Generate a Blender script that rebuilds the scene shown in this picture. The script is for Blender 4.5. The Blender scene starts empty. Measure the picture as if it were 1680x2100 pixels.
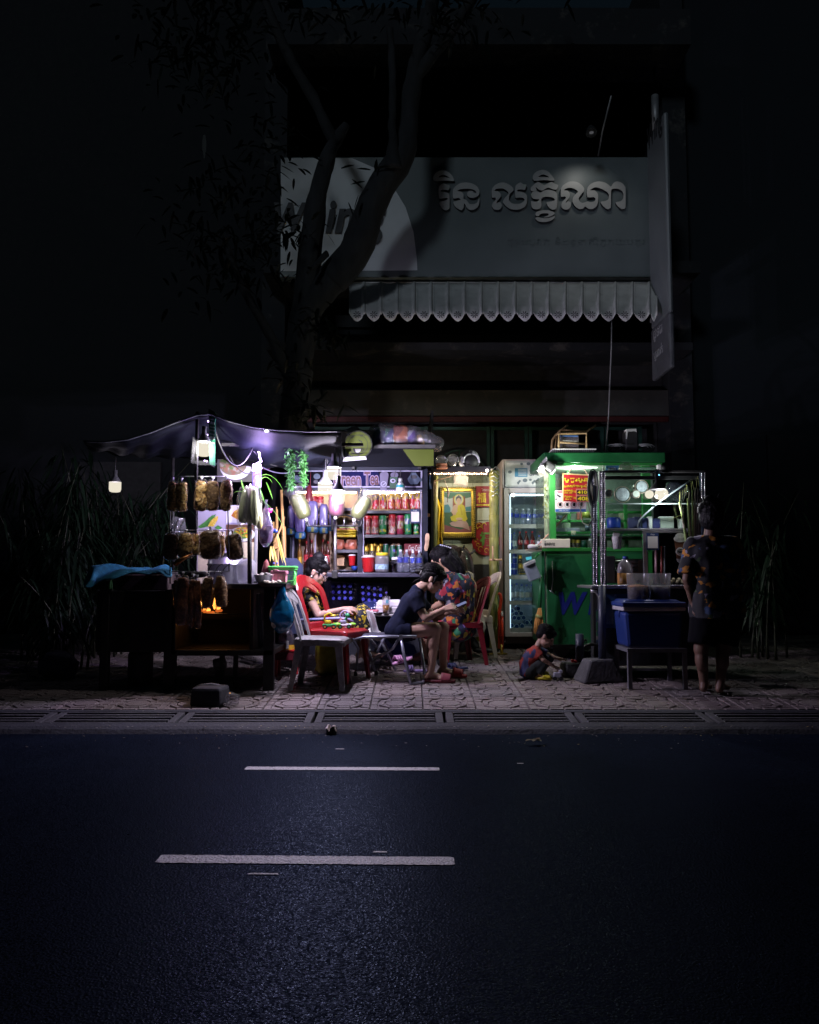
import bpy,bmesh,math,random
from math import sin,cos,pi,sqrt,atan,atan2,radians,hypot
from mathutils import Vector as V,Matrix,Euler,noise
RN=random.Random(11)
SC=bpy.context.scene
COL=SC.collection
# ------------------------------------------------------------------ camera
TH=atan(130/1650.0);CAMZ=1.12;FPX=1650.0
cam=bpy.data.cameras.new('camera');camo=bpy.data.objects.new('camera',cam);COL.objects.link(camo)
camo.location=(0,0,CAMZ);camo.rotation_euler=(pi/2+TH,0,0)
cam.sensor_fit='HORIZONTAL';cam.sensor_width=36;cam.lens=36*FPX/1680;cam.clip_end=300
SC.camera=camo
# ------------------------------------------------------------------ world, street light, exposure
W=bpy.data.worlds.new('World');SC.world=W;W.use_nodes=True
nt=W.node_tree;bg=nt.nodes['Background']
sky=nt.nodes.new('ShaderNodeTexSky');sky.sky_type='NISHITA';sky.sun_disc=False
sky.sun_elevation=radians(-3.0);sky.sun_rotation=radians(200)
hs=nt.nodes.new('ShaderNodeMix');hs.data_type='RGBA';hs.inputs[0].default_value=.97
hs.inputs[7].default_value=(.009,.019,.029,1)
nt.links.new(sky.outputs[0],hs.inputs[6]);nt.links.new(hs.outputs[2],bg.inputs[0]);bg.inputs[1].default_value=.16
sun=bpy.data.lights.new('street_glow','SUN');sun.energy=.22;sun.angle=radians(7);sun.color=(.74,.88,1)
suno=bpy.data.objects.new('street_glow',sun);COL.objects.link(suno)
suno.rotation_euler=V((.43,1.0,-.42)).to_track_quat('-Z','Y').to_euler()
SC.view_settings.view_transform='Standard';SC.view_settings.look='None'
SC.view_settings.exposure=.25;SC.view_settings.gamma=1;SC.view_settings.use_curve_mapping=False
cy=SC.cycles;cy.use_denoising=True;cy.max_bounces=8;cy.diffuse_bounces=3;cy.glossy_bounces=3
cy.transmission_bounces=6;cy.transparent_max_bounces=28;cy.caustics_reflective=False;cy.caustics_refractive=False
cy.sample_clamp_indirect=4.0
# ------------------------------------------------------------------ places: a pixel of the photograph and a distance give a point
def P(px,py,Y):
 u=(px-840)/FPX;v=(1050-py)/FPX
 t=Y/(cos(TH)-v*sin(TH))
 return V((u*t,Y,CAMZ+t*(sin(TH)+v*cos(TH))))
def g(Y):return .12+.05*(Y-6.746)if Y>6.746 else .084+.0865*(Y-6.33)
def G(px,Y):return V((P(px,1300,Y).x,Y,g(Y)))
def m(n,Y):return n*Y/FPX
def rect(x0,y0,x1,y1,Y):
 a=P(x0,y1,Y);b=P(x1,y0,Y);return a.x,b.x,a.z,b.z
# ------------------------------------------------------------------ materials
MATS={}
def nodes(name):
 mt=bpy.data.materials.new(name);mt.use_nodes=True;t=mt.node_tree;t.nodes.clear()
 o=t.nodes.new('ShaderNodeOutputMaterial');return mt,t,o
def N(t,kind,**kw):
 n=t.nodes.new('ShaderNode'+kind)
 for k,v in kw.items():
  if k.startswith('i_'):n.inputs[k[2:].replace('_',' ')].default_value=v
  elif k[0]=='n' and k[1:].isdigit():n.inputs[int(k[1:])].default_value=v
  else:setattr(n,k,v)
 return n
def c4(c):return(c[0],c[1],c[2],1)
def M(name,c=(.5,.5,.5),rough=.5,metal=0.,var=.18,scale=14.,bump=.0,bscale=None,spec=.5,coat=0.,sub=0.,stretch=None,dirt=None,alpha=1.):
 if name in MATS:return MATS[name]
 mt,t,o=nodes(name);L=t.links.new
 b=N(t,'BsdfPrincipled');b.inputs['Roughness'].default_value=rough;b.inputs['Metallic'].default_value=metal
 b.inputs['Specular IOR Level'].default_value=spec;b.inputs['Coat Weight'].default_value=coat
 tc=N(t,'TexCoord');vec=tc.outputs['Object']
 if stretch:
  mp=N(t,'Mapping');mp.inputs['Scale'].default_value=stretch;L(vec,mp.inputs['Vector']);vec=mp.outputs[0]
 nz=N(t,'TexNoise',i_Scale=scale,i_Detail=5.);L(vec,nz.inputs['Vector'])
 mx=N(t,'Mix',data_type='RGBA');mx.inputs[6].default_value=c4([x*(1-var)for x in c]);mx.inputs[7].default_value=c4([min(1,x*(1+var))for x in c])
 rp=N(t,'ValToRGB');rp.color_ramp.elements[0].position=.3;rp.color_ramp.elements[1].position=.7
 L(nz.outputs['Fac'],rp.inputs[0]);L(rp.outputs[0],mx.inputs[0]);out=mx.outputs[2]
 if dirt:
  n2=N(t,'TexNoise',i_Scale=dirt[1],i_Detail=8.,i_Roughness=.7);L(tc.outputs['Object'],n2.inputs['Vector'])
  r2=N(t,'ValToRGB');r2.color_ramp.elements[0].position=dirt[2];r2.color_ramp.elements[1].position=dirt[2]+.12
  L(n2.outputs['Fac'],r2.inputs[0]);m2=N(t,'Mix',data_type='RGBA');m2.inputs[7].default_value=c4(dirt[0])
  L(out,m2.inputs[6]);L(r2.outputs[0],m2.inputs[0]);out=m2.outputs[2]
 L(out,b.inputs['Base Color'])
 rr=N(t,'MapRange');rr.inputs[3].default_value=max(0,rough-.08);rr.inputs[4].default_value=min(1,rough+.1)
 L(nz.outputs['Fac'],rr.inputs[0]);L(rr.outputs[0],b.inputs['Roughness'])
 if bump:
  n3=N(t,'TexNoise',i_Scale=bscale or scale*3,i_Detail=4.);L(vec,n3.inputs['Vector'])
  bp=N(t,'Bump',i_Strength=min(1,bump),i_Distance=.01);L(n3.outputs['Fac'],bp.inputs['Height']);L(bp.outputs[0],b.inputs['Normal'])
 if sub:b.inputs['Subsurface Weight'].default_value=sub;b.inputs['Subsurface Radius'].default_value=(.02,.008,.004);b.inputs['Subsurface Scale'].default_value=.4
 if alpha<1:b.inputs['Alpha'].default_value=alpha
 L(b.outputs[0],o.inputs[0]);MATS[name]=mt;return mt
def clear(name,tint=(.95,.95,.97),gloss=.18,rough=.08,haze=0.,hcol=(.8,.8,.8),bump=.0,bscale=30):
 """thin clear plastic or glass: lets light through, glints at the edges"""
 if name in MATS:return MATS[name]
 mt,t,o=nodes(name);L=t.links.new
 tr=N(t,'BsdfTransparent');tr.inputs[0].default_value=c4(tint)
 gl=N(t,'BsdfGlossy',i_Roughness=rough);gl.inputs[0].default_value=(.9,.9,.95,1)
 lw=N(t,'LayerWeight',i_Blend=.35);mr=N(t,'MapRange');mr.inputs[3].default_value=gloss*.3;mr.inputs[4].default_value=min(1,gloss*2.2)
 L(lw.outputs['Facing'],mr.inputs[0]);ms=N(t,'MixShader');L(mr.outputs[0],ms.inputs[0]);L(tr.outputs[0],ms.inputs[1]);L(gl.outputs[0],ms.inputs[2])
 out=ms.outputs[0]
 tc=N(t,'TexCoord')
 if bump:
  nz=N(t,'TexNoise',i_Scale=bscale,i_Detail=3.);L(tc.outputs['Object'],nz.inputs['Vector'])
  bp=N(t,'Bump',i_Strength=bump,i_Distance=.02);L(nz.outputs['Fac'],bp.inputs['Height']);L(bp.outputs[0],gl.inputs['Normal']);L(bp.outputs[0],lw.inputs['Normal'])
 if haze:
  d=N(t,'BsdfDiffuse');d.inputs[0].default_value=c4(hcol);tl=N(t,'BsdfTranslucent');tl.inputs[0].default_value=c4(hcol)
  ad=N(t,'MixShader',n0=.5);L(d.outputs[0],ad.inputs[1]);L(tl.outputs[0],ad.inputs[2])
  mh=N(t,'MixShader',n0=haze);L(out,mh.inputs[1]);L(ad.outputs[0],mh.inputs[2]);out=mh.outputs[0]
 L(out,o.inputs[0]);MATS[name]=mt;return mt
def emit(name,c,s,see=0.):
 """a lit surface; see > 0 makes it a translucent shell round a lamp"""
 if name in MATS:return MATS[name]
 mt,t,o=nodes(name);L=t.links.new
 e=N(t,'Emission',i_Strength=s);e.inputs[0].default_value=c4(c);out=e.outputs[0]
 if see:
  tr=N(t,'BsdfTransparent');tr.inputs[0].default_value=(see,see,see,1);a=N(t,'AddShader');L(out,a.inputs[0]);L(tr.outputs[0],a.inputs[1]);out=a.outputs[0]
 L(out,o.inputs[0]);MATS[name]=mt;return mt
def leafm(name,c,var=.4,rough=.45):
 if name in MATS:return MATS[name]
 mt,t,o=nodes(name);L=t.links.new
 b=N(t,'BsdfPrincipled',i_Roughness=rough);tl=N(t,'BsdfTranslucent');b.inputs['Specular IOR Level'].default_value=.2
 tc=N(t,'TexCoord');nz=N(t,'TexNoise',i_Scale=6.,i_Detail=4.);L(tc.outputs['Object'],nz.inputs['Vector'])
 mx=N(t,'Mix',data_type='RGBA');mx.inputs[6].default_value=c4([x*(1-var)for x in c]);mx.inputs[7].default_value=c4([x*(1+var)for x in c])
 L(nz.outputs['Fac'],mx.inputs[0]);L(mx.outputs[2],b.inputs['Base Color']);L(mx.outputs[2],tl.inputs[0])
 ms=N(t,'MixShader',n0=.3);L(b.outputs[0],ms.inputs[1]);L(tl.outputs[0],ms.inputs[2]);L(ms.outputs[0],o.inputs[0]);MATS[name]=mt;return mt
def printed(name,cols,scale=20.,rough=.6,stretch=(1,1,1),dist=.0,kind='voronoi',bump=.15,trans=0.):
 """printed cloth or packaging: flat colours in irregular patches"""
 if name in MATS:return MATS[name]
 mt,t,o=nodes(name);L=t.links.new
 b=N(t,'BsdfPrincipled',i_Roughness=rough);tc=N(t,'TexCoord');mp=N(t,'Mapping');mp.inputs['Scale'].default_value=stretch
 L(tc.outputs['Object'],mp.inputs['Vector']);vec=mp.outputs[0]
 if dist:
  nz=N(t,'TexNoise',i_Scale=scale*.5,i_Detail=2.);L(vec,nz.inputs['Vector'])
  ma=N(t,'VectorMath',operation='MULTIPLY_ADD');L(nz.outputs['Color'],ma.inputs[0]);ma.inputs[1].default_value=(dist,)*3;L(vec,ma.inputs[2]);vec=ma.outputs[0]
 rp=N(t,'ValToRGB');cr=rp.color_ramp;cr.interpolation='CONSTANT'
 while len(cr.elements)<len(cols):cr.elements.new(.5)
 tot=sum(w for _,w in cols);p=0
 for e,(c,w)in zip(cr.elements,cols):e.position=p/tot;e.color=c4(c);p+=w
 if kind=='voronoi':
  vo=N(t,'TexVoronoi',i_Scale=scale);L(vec,vo.inputs['Vector']);sp=N(t,'SeparateColor');L(vo.outputs['Color'],sp.inputs[0]);L(sp.outputs[0],rp.inputs[0])
 else:
  nn=N(t,'TexNoise',i_Scale=scale,i_Detail=3.);L(vec,nn.inputs['Vector']);mr=N(t,'MapRange');mr.inputs[1].default_value=.28;mr.inputs[2].default_value=.72
  L(nn.outputs['Fac'],mr.inputs[0]);L(mr.outputs[0],rp.inputs[0])
 L(rp.outputs[0],b.inputs['Base Color'])
 if bump:
  n3=N(t,'TexNoise',i_Scale=40.,i_Detail=4.);L(tc.outputs['Object'],n3.inputs['Vector']);bp=N(t,'Bump',i_Strength=bump,i_Distance=.01)
  L(n3.outputs['Fac'],bp.inputs['Height']);L(bp.outputs[0],b.inputs['Normal'])
 out=b.outputs[0]
 if trans:
  tl=N(t,'BsdfTranslucent');L(rp.outputs[0],tl.inputs[0]);ms=N(t,'MixShader',n0=trans);L(out,ms.inputs[1]);L(tl.outputs[0],ms.inputs[2]);out=ms.outputs[0]
 L(out,o.inputs[0]);MATS[name]=mt;return mt
# ------------------------------------------------------------------ mesh building
OFF={}
def frame(a,b):
 d=(b-a);l=d.length or 1e-6;d=d/l
 up=V((0,0,1))if abs(d.z)<.95 else V((1,0,0))
 x=up.cross(d).normalized();y=d.cross(x);return d,x,y,l
class MB:
 def __init__(s):s.v=[];s.f=[];s.mi=[];s.sm=[]
 def add(s,vs,fs,mi=0,sm=False):
  n=len(s.v);s.v+=[V(p)for p in vs]
  for f in fs:s.f.append([n+i for i in f]);s.mi.append(mi);s.sm.append(sm)
  return s
 def box(s,c,size,rot=None,mi=0,bev=0.,taper=(1,1)):
  c=V(c);hx,hy,hz=size[0]/2,size[1]/2,size[2]/2;Rm=Euler(rot).to_matrix()if rot else Matrix.Identity(3)
  if bev:
   bm=bmesh.new();bmesh.ops.create_cube(bm,size=1)
   for v in bm.verts:
    k=1 if v.co.z<0 else 0
    v.co=V((v.co.x*size[0]*(1 if k else taper[0]),v.co.y*size[1]*(1 if k else taper[1]),v.co.z*size[2]))
   bmesh.ops.bevel(bm,geom=bm.edges[:],offset=min(bev,.45*min(size)),segments=2,affect='EDGES',profile=.5)
   bm.verts.index_update();s.add([c+Rm@v.co for v in bm.verts],[[v.index for v in f.verts]for f in bm.faces],mi);bm.free();return s
  vs=[]
  for z in(-1,1):
   tx,ty=(1,1)if z<0 else taper
   for x,y in((-1,-1),(1,-1),(1,1),(-1,1)):vs.append(c+Rm@V((x*hx*tx,y*hy*ty,z*hz)))
  return s.add(vs,[(3,2,1,0),(4,5,6,7),(0,1,5,4),(1,2,6,5),(2,3,7,6),(3,0,4,7)],mi)
 def pan(s,x0,y0,x1,y1,Y,d=.02,mi=0,bev=0.):
  a,b,z0,z1=rect(x0,y0,x1,y1,Y);return s.box(((a+b)/2,Y+d/2,(z0+z1)/2),(b-a,d,z1-z0),mi=mi,bev=bev)
 def cyl(s,a,b,r0,r1=None,n=10,mi=0,caps=True):
  a=V(a);b=V(b);r1=r0 if r1 is None else r1;d,x,y,l=frame(a,b)
  vs=[a+(x*cos(2*pi*i/n)+y*sin(2*pi*i/n))*r0 for i in range(n)]+[b+(x*cos(2*pi*i/n)+y*sin(2*pi*i/n))*r1 for i in range(n)]
  s.add(vs,[(i,(i+1)%n,n+(i+1)%n,n+i)for i in range(n)],mi,True)
  if caps:k=len(s.v)-2*n;s.f+=[[k+i for i in range(n-1,-1,-1)],[k+n+i for i in range(n)]];s.mi+=[mi,mi];s.sm+=[False,False]
  return s
 def tube(s,pts,r,n=8,mi=0,closed=False,flat=1.):
  pts=[V(p)for p in pts];K=len(pts);rs=r if isinstance(r,(list,tuple))else[r]*K;vs=[];x=None
  for i,p in enumerate(pts):
   d=(pts[(i+1)%K]-pts[i-1])if closed else(pts[min(i+1,K-1)]-pts[max(i-1,0)])
   d=d.normalized()if d.length>1e-9 else V((0,0,1))
   if x is None:
    up=V((0,0,1))if abs(d.z)<.9 else V((1,0,0));x=up.cross(d).normalized()
   else:
    x=x-d*x.dot(d);x=x.normalized()if x.length>1e-6 else V((1,0,0))
   y=d.cross(x)
   vs+=[p+(x*cos(2*pi*j/n)+y*sin(2*pi*j/n)*flat)*rs[i]for j in range(n)]
  E=K if closed else K-1
  fs=[(i*n+j,i*n+(j+1)%n,((i+1)%K)*n+(j+1)%n,((i+1)%K)*n+j)for i in range(E)for j in range(n)]
  if not closed:fs+=[list(range(n-1,-1,-1)),[(K-1)*n+j for j in range(n)]]
  return s.add(vs,fs,mi,True)
 def lathe(s,prof,c=(0,0,0),n=14,mi=0,rot=None,capb=True,capt=True,sq=(1,1)):
  c=V(c);Rm=rot or Matrix.Identity(3);K=len(prof)
  vs=[c+Rm@V((r*cos(2*pi*j/n)*sq[0],r*sin(2*pi*j/n)*sq[1],z))for r,z in prof for j in range(n)]
  fs=[(i*n+j,i*n+(j+1)%n,(i+1)*n+(j+1)%n,(i+1)*n+j)for i in range(K-1)for j in range(n)]
  s.add(vs,fs,mi,True);k=len(s.v)-K*n
  if capb:s.f.append([k+j for j in range(n-1,-1,-1)]);s.mi.append(mi);s.sm.append(False)
  if capt:s.f.append([k+(K-1)*n+j for j in range(n)]);s.mi.append(mi);s.sm.append(False)
  return s
 def ell(s,c,r,rot=None,nu=14,nv=9,mi=0):
  c=V(c);r=(r,r,r)if isinstance(r,(int,float))else r;Rm=rot or Matrix.Identity(3);vs=[c+Rm@V((0,0,-r[2]))]
  for i in range(1,nv):
   a=-pi/2+pi*i/nv
   vs+=[c+Rm@V((r[0]*cos(a)*cos(2*pi*j/nu),r[1]*cos(a)*sin(2*pi*j/nu),r[2]*sin(a)))for j in range(nu)]
  vs.append(c+Rm@V((0,0,r[2])));T=len(vs)-1
  fs=[(0,1+(j+1)%nu,1+j)for j in range(nu)]
  for i in range(nv-2):fs+=[(1+i*nu+j,1+i*nu+(j+1)%nu,1+(i+1)*nu+(j+1)%nu,1+(i+1)*nu+j)for j in range(nu)]
  fs+=[(1+(nv-2)*nu+j,1+(nv-2)*nu+(j+1)%nu,T)for j in range(nu)]
  return s.add(vs,fs,mi,True)
 def cap(s,a,b,ra,rb,n=12,k=4,mi=0):
  """rounded tapered limb"""
  a=V(a);b=V(b);d,x,y,l=frame(a,b);Rm=Matrix((x,y,d)).transposed()
  pr=[(ra*cos(t),ra*sin(t))for t in[-pi/2*(1-i/k)+.02 for i in range(k+1)]]+[(rb*cos(t),l+rb*sin(t))for t in[pi/2*i/k-(.02 if i==k else 0)for i in range(k+1)]]
  return s.lathe(pr,a,n,mi,Rm)
 def sweep(s,pts,w,th,side,mi=0,sm=False):
  """a flat bar along a path"""
  pts=[V(p)for p in pts];K=len(pts);side=V(side).normalized();vs=[]
  ws=w if isinstance(w,(list,tuple))else[w]*K;ts=th if isinstance(th,(list,tuple))else[th]*K
  for i,p in enumerate(pts):
   d=(pts[min(i+1,K-1)]-pts[max(i-1,0)]).normalized();n=d.cross(side).normalized()
   a=side*ws[i]/2;b=n*ts[i]/2;vs+=[p-a-b,p+a-b,p+a+b,p-a+b]
  fs=[(i*4+j,i*4+(j+1)%4,i*4+4+(j+1)%4,i*4+4+j)for i in range(K-1)for j in range(4)]+[(3,2,1,0),tuple((K-1)*4+j for j in range(4))]
  return s.add(vs,fs,mi,sm)
 def grid(s,fn,nu,nv,mi=0,th=0.,sm=True):
  vs=[V(fn(i/nu,j/nv))for j in range(nv+1)for i in range(nu+1)];q=nu+1
  fs=[(j*q+i,j*q+i+1,(j+1)*q+i+1,(j+1)*q+i)for j in range(nv)for i in range(nu)]
  if th:
   ns=[V()for _ in vs]
   for f in fs:
    n=(vs[f[1]]-vs[f[0]]).cross(vs[f[3]]-vs[f[0]])
    for i in f:ns[i]+=n
   k=len(vs);vs=vs+[p-(n.normalized()if n.length else V((0,0,1)))*th for p,n in zip(vs,ns)]
   b=[tuple(k+i for i in reversed(f))for f in fs]
   e=[i for i in range(q)]+[j*q+nu for j in range(1,nv+1)]+[nv*q+i for i in range(nu-1,-1,-1)]+[j*q for j in range(nv-1,0,-1)]
   fs=fs+b+[(e[i],e[i-1],k+e[i-1],k+e[i])for i in range(len(e))]
  return s.add(vs,fs,mi,sm)
 def prism(s,poly,Y,d,mi=0):
  """outline in the vertical plane at distance Y, as (x, z), thickness d away from the street"""
  n=len(poly);A=sum(poly[i-1][0]*poly[i][1]-poly[i][0]*poly[i-1][1]for i in range(n))
  if A<0:poly=poly[::-1]
  vs=[V((x,Y,z))for x,z in poly]+[V((x,Y+d,z))for x,z in poly]
  return s.add(vs,[list(range(n)),list(range(2*n-1,n-1,-1))]+[((i+1)%n,i,n+i,n+(i+1)%n)for i in range(n)],mi)
 def art(s,pts,Y,d=.0012,mi=0):
  q=[P(x,y,Y)for x,y in pts];return s.prism([(p.x,p.z)for p in q],Y,d,mi)
 def disc(s,cx,cy_,rx,ry,Y,d=.0012,mi=0,n=20):
  return s.art([(cx+rx*cos(2*pi*i/n),cy_+ry*sin(2*pi*i/n))for i in range(n)],Y,d,mi)
 def leaf(s,p,d,w,l,up=None,droop=.3,mi=0,seg=3):
  """one leaf blade"""
  d=V(d).normalized();side=d.cross(V((0,0,1))if up is None else V(up));side=side.normalized()if side.length>1e-4 else V((1,0,0));vs=[];p=V(p)
  for i in range(seg+1):
   t=i/seg;q=p+d*l*t+V((0,0,-droop*l*t*t));ww=w*(sin(pi*min(1,.12+t*.88))**.8)*.5
   vs+=[q-side*ww,q+V((0,0,-ww*.25)),q+side*ww]
  fs=[]
  for i in range(seg):k=i*3;fs+=[(k,k+1,k+4,k+3),(k+1,k+2,k+5,k+4)]
  return s.add(vs,fs,mi,True)
 def wob(s,amp,sc,seed=0.,k0=0):
  for i in range(k0,len(s.v)):
   p=s.v[i];s.v[i]=p+noise.noise_vector(p*sc+V((seed,seed*1.7,seed*.3)))*amp
  return s
 def mesh(s,name,mats,off=V()):
  me=bpy.data.meshes.new(name);me.from_pydata([p-off for p in s.v],[],s.f)
  me.polygons.foreach_set('material_index',s.mi);me.polygons.foreach_set('use_smooth',s.sm)
  for x in(mats if isinstance(mats,(list,tuple))else[mats]):me.materials.append(x)
  me.update();return me
 def build(s,name,mats,parent=None,**kw):
  off=OFF.get(parent,V())if parent else V()
  if parent is None and s.v and kw.get('base',True):
   xs=[p.x for p in s.v];ys=[p.y for p in s.v];zs=[p.z for p in s.v];off=V(((min(xs)+max(xs))/2,(min(ys)+max(ys))/2,min(zs)))
  o=bpy.data.objects.new(name,s.mesh(name,mats,off));COL.objects.link(o)
  if parent:o.parent=parent;OFF[o]=off
  else:o.location=off;OFF[o]=off
  return o
def tag(o,label=None,cat=None,group=None,kind=None):
 if label:o['label']=label
 if cat:o['category']=cat
 if group:o['group']=group
 if kind:o['kind']=kind
 return o
def thing(name,label,cat,loc=(0,0,0),group=None,rz=0.):
 o=bpy.data.objects.new(name,None);COL.objects.link(o);o.location=loc;o.rotation_euler=(0,0,rz);o.empty_display_size=.1
 OFF[o]=V(loc)if rz==0 else V();return tag(o,label,cat,group)
def local(name,label,cat,group=None):
 """a thing modelled round its own origin and placed afterwards"""
 o=thing(name,label,cat,(0,0,0),group);return o
def dup(root,loc,rz=0.,label=None,group=None,rot=None,scale=None):
 r=root.copy();COL.objects.link(r);r.location=loc;r.rotation_euler=rot or(0,0,rz)
 if scale:r.scale=(scale,)*3 if isinstance(scale,(int,float))else scale
 if label:r['label']=label
 if group:r['group']=group
 def rec(a,b):
  for ch in KIDS(a):
   c=ch.copy();COL.objects.link(c);c.parent=b;rec(ch,c)
 rec(root,r);return r
def KIDS(o):return list(o.children)
def place(root,loc,rz=0.,rot=None,scale=None):
 root.location=loc;root.rotation_euler=rot or(0,0,rz)
 if scale:root.scale=(scale,)*3 if isinstance(scale,(int,float))else scale
 return root
ORD=['first','second','third','fourth','fifth','sixth','seventh','eighth','ninth','tenth','eleventh','twelfth','thirteenth','fourteenth']
TMP=bpy.data.scenes.new('scratch')
def evaluated(o):
 """finished mesh of an object, worked out in a scratch scene (quick, whatever the size of the real one)"""
 TMP.collection.objects.link(o);vl=TMP.view_layers[0];vl.update();dg=vl.depsgraph
 me=bpy.data.meshes.new_from_object(o.evaluated_get(dg));TMP.collection.objects.unlink(o);return me
def remeshed(mb,name,mat,parent,vox=.007,sm=4,wr=0.,wsc=14.):
 """melt overlapping volumes into one continuous surface"""
 off=OFF.get(parent,V());me=mb.mesh(name,mat,off);o=bpy.data.objects.new(name,me)
 r=o.modifiers.new('r','REMESH');r.mode='VOXEL';r.voxel_size=vox;r.use_smooth_shade=True
 q=o.modifiers.new('s','SMOOTH');q.factor=.5;q.iterations=sm
 nm=evaluated(o);o.modifiers.clear();o.data=nm;nm.name=name;COL.objects.link(o)
 if not nm.materials:nm.materials.append(mat)
 if wr:
  k=len(nm.vertices);co=[0.]*(3*k);no=[0.]*(3*k);nm.vertices.foreach_get('co',co);nm.vertices.foreach_get('normal',no)
  for i in range(0,3*k,3):
   x,y,z=co[i]*wsc,co[i+1]*wsc,co[i+2]*wsc;a=wr*(noise.noise((x,y,z))+.5*noise.noise((x*2.3,y*2.3,z*1.1)))
   co[i]+=no[i]*a;co[i+1]+=no[i+1]*a;co[i+2]+=no[i+2]*a
  nm.vertices.foreach_set('co',co);nm.update()
 nm.polygons.foreach_set('use_smooth',[True]*len(nm.polygons))
 if parent:o.parent=parent;OFF[o]=off
 return o
def text(body,x0,y0,x1,y1,Y,mat,name,parent,d=.0012,bold=0.,shear=0.,mid=None):
 """lettering fitted into a box of the vertical plane at distance Y (given by photo pixels)"""
 a,b,z0,z1=rect(x0,y0,x1,y1,Y);return textw(body,a,b,z0,z1,Y,mat,name,parent,d,bold,shear)
def textw(body,a,b,z0,z1,Y,mat,name,parent,d=.0012,bold=0.,shear=0.,mtx=None):
 cu=bpy.data.curves.new('t','FONT');cu.body=body;cu.size=1;cu.extrude=.5;cu.offset=bold;cu.shear=shear;cu.resolution_u=3
 o=bpy.data.objects.new('t',cu);me=evaluated(o);bpy.data.objects.remove(o)
 if not me.vertices:return None
 xs=[v.co.x for v in me.vertices];ys=[v.co.y for v in me.vertices];w=(max(xs)-min(xs))or 1;h=(max(ys)-min(ys))or 1;off=OFF.get(parent,V())
 for v in me.vertices:
  x=a+(v.co.x-min(xs))/w*(b-a);z=z0+(v.co.y-min(ys))/h*(z1-z0);p=V((x,Y-v.co.z*d,z))
  v.co=(mtx@p if mtx else p)-off
 me.materials.clear();me.materials.append(mat);ob=bpy.data.objects.new(name,me);COL.objects.link(ob)
 if parent:ob.parent=parent;OFF[ob]=off
 return ob
def lamp(name,loc,w,color,r=0.0,parent=None):
 l=bpy.data.lights.new(name,'POINT');l.energy=w;l.color=color;l.shadow_soft_size=r
 o=bpy.data.objects.new(name,l);COL.objects.link(o);o.location=V(loc)-(OFF.get(parent,V())if parent else V())
 if parent:o.parent=parent
 return o
def arc(c,r,a0,a1,n,ax='xz'):
 c=V(c);out=[]
 for i in range(n+1):
  t=a0+(a1-a0)*i/n;u,v=r*cos(t),r*sin(t)
  out.append(c+(V((u,0,v))if ax=='xz' else V((u,v,0))if ax=='xy' else V((0,u,v))))
 return out
def cat(a,b,n=8,sag=.1):
 a=V(a);b=V(b);return[a.lerp(b,i/n)+V((0,0,-sag*4*(i/n)*(1-i/n)))for i in range(n+1)]
# ================================================================== SETTING
def groundmat():
 mt,t,o=nodes('asphalt');L=t.links.new
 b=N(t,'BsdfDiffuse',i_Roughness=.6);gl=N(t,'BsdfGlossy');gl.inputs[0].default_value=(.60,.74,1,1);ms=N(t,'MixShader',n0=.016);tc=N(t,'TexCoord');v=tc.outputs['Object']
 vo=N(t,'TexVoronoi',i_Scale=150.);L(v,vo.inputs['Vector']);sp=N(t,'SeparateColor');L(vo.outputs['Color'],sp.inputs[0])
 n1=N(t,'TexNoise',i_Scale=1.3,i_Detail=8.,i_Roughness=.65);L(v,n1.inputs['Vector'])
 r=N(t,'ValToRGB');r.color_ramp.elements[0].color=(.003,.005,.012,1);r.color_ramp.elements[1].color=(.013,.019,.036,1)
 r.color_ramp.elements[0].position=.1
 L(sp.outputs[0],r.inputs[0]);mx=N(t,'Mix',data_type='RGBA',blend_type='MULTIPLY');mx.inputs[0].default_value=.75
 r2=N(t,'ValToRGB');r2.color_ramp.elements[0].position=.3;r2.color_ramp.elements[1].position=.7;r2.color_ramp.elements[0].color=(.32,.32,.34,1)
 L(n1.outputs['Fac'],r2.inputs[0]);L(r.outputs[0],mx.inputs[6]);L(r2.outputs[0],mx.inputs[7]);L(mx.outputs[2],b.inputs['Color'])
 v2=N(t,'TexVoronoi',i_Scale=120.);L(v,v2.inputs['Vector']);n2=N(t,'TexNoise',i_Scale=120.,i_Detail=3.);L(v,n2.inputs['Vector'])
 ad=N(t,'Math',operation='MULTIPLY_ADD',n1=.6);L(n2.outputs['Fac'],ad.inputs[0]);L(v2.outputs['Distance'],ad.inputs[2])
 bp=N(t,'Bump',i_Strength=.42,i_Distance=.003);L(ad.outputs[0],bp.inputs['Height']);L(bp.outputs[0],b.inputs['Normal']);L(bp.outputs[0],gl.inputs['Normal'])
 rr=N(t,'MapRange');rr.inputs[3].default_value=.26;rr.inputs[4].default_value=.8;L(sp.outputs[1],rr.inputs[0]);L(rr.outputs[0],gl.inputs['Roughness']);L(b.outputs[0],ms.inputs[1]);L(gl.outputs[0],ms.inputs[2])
 L(ms.outputs[0],o.inputs[0]);return mt
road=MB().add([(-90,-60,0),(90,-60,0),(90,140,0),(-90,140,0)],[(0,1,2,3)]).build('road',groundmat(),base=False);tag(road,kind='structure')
paint=M('road_paint',(.62,.60,.62),.55,var=.15,scale=9,dirt=((.03,.03,.04),38,.545),bump=.6,bscale=90)
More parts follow.
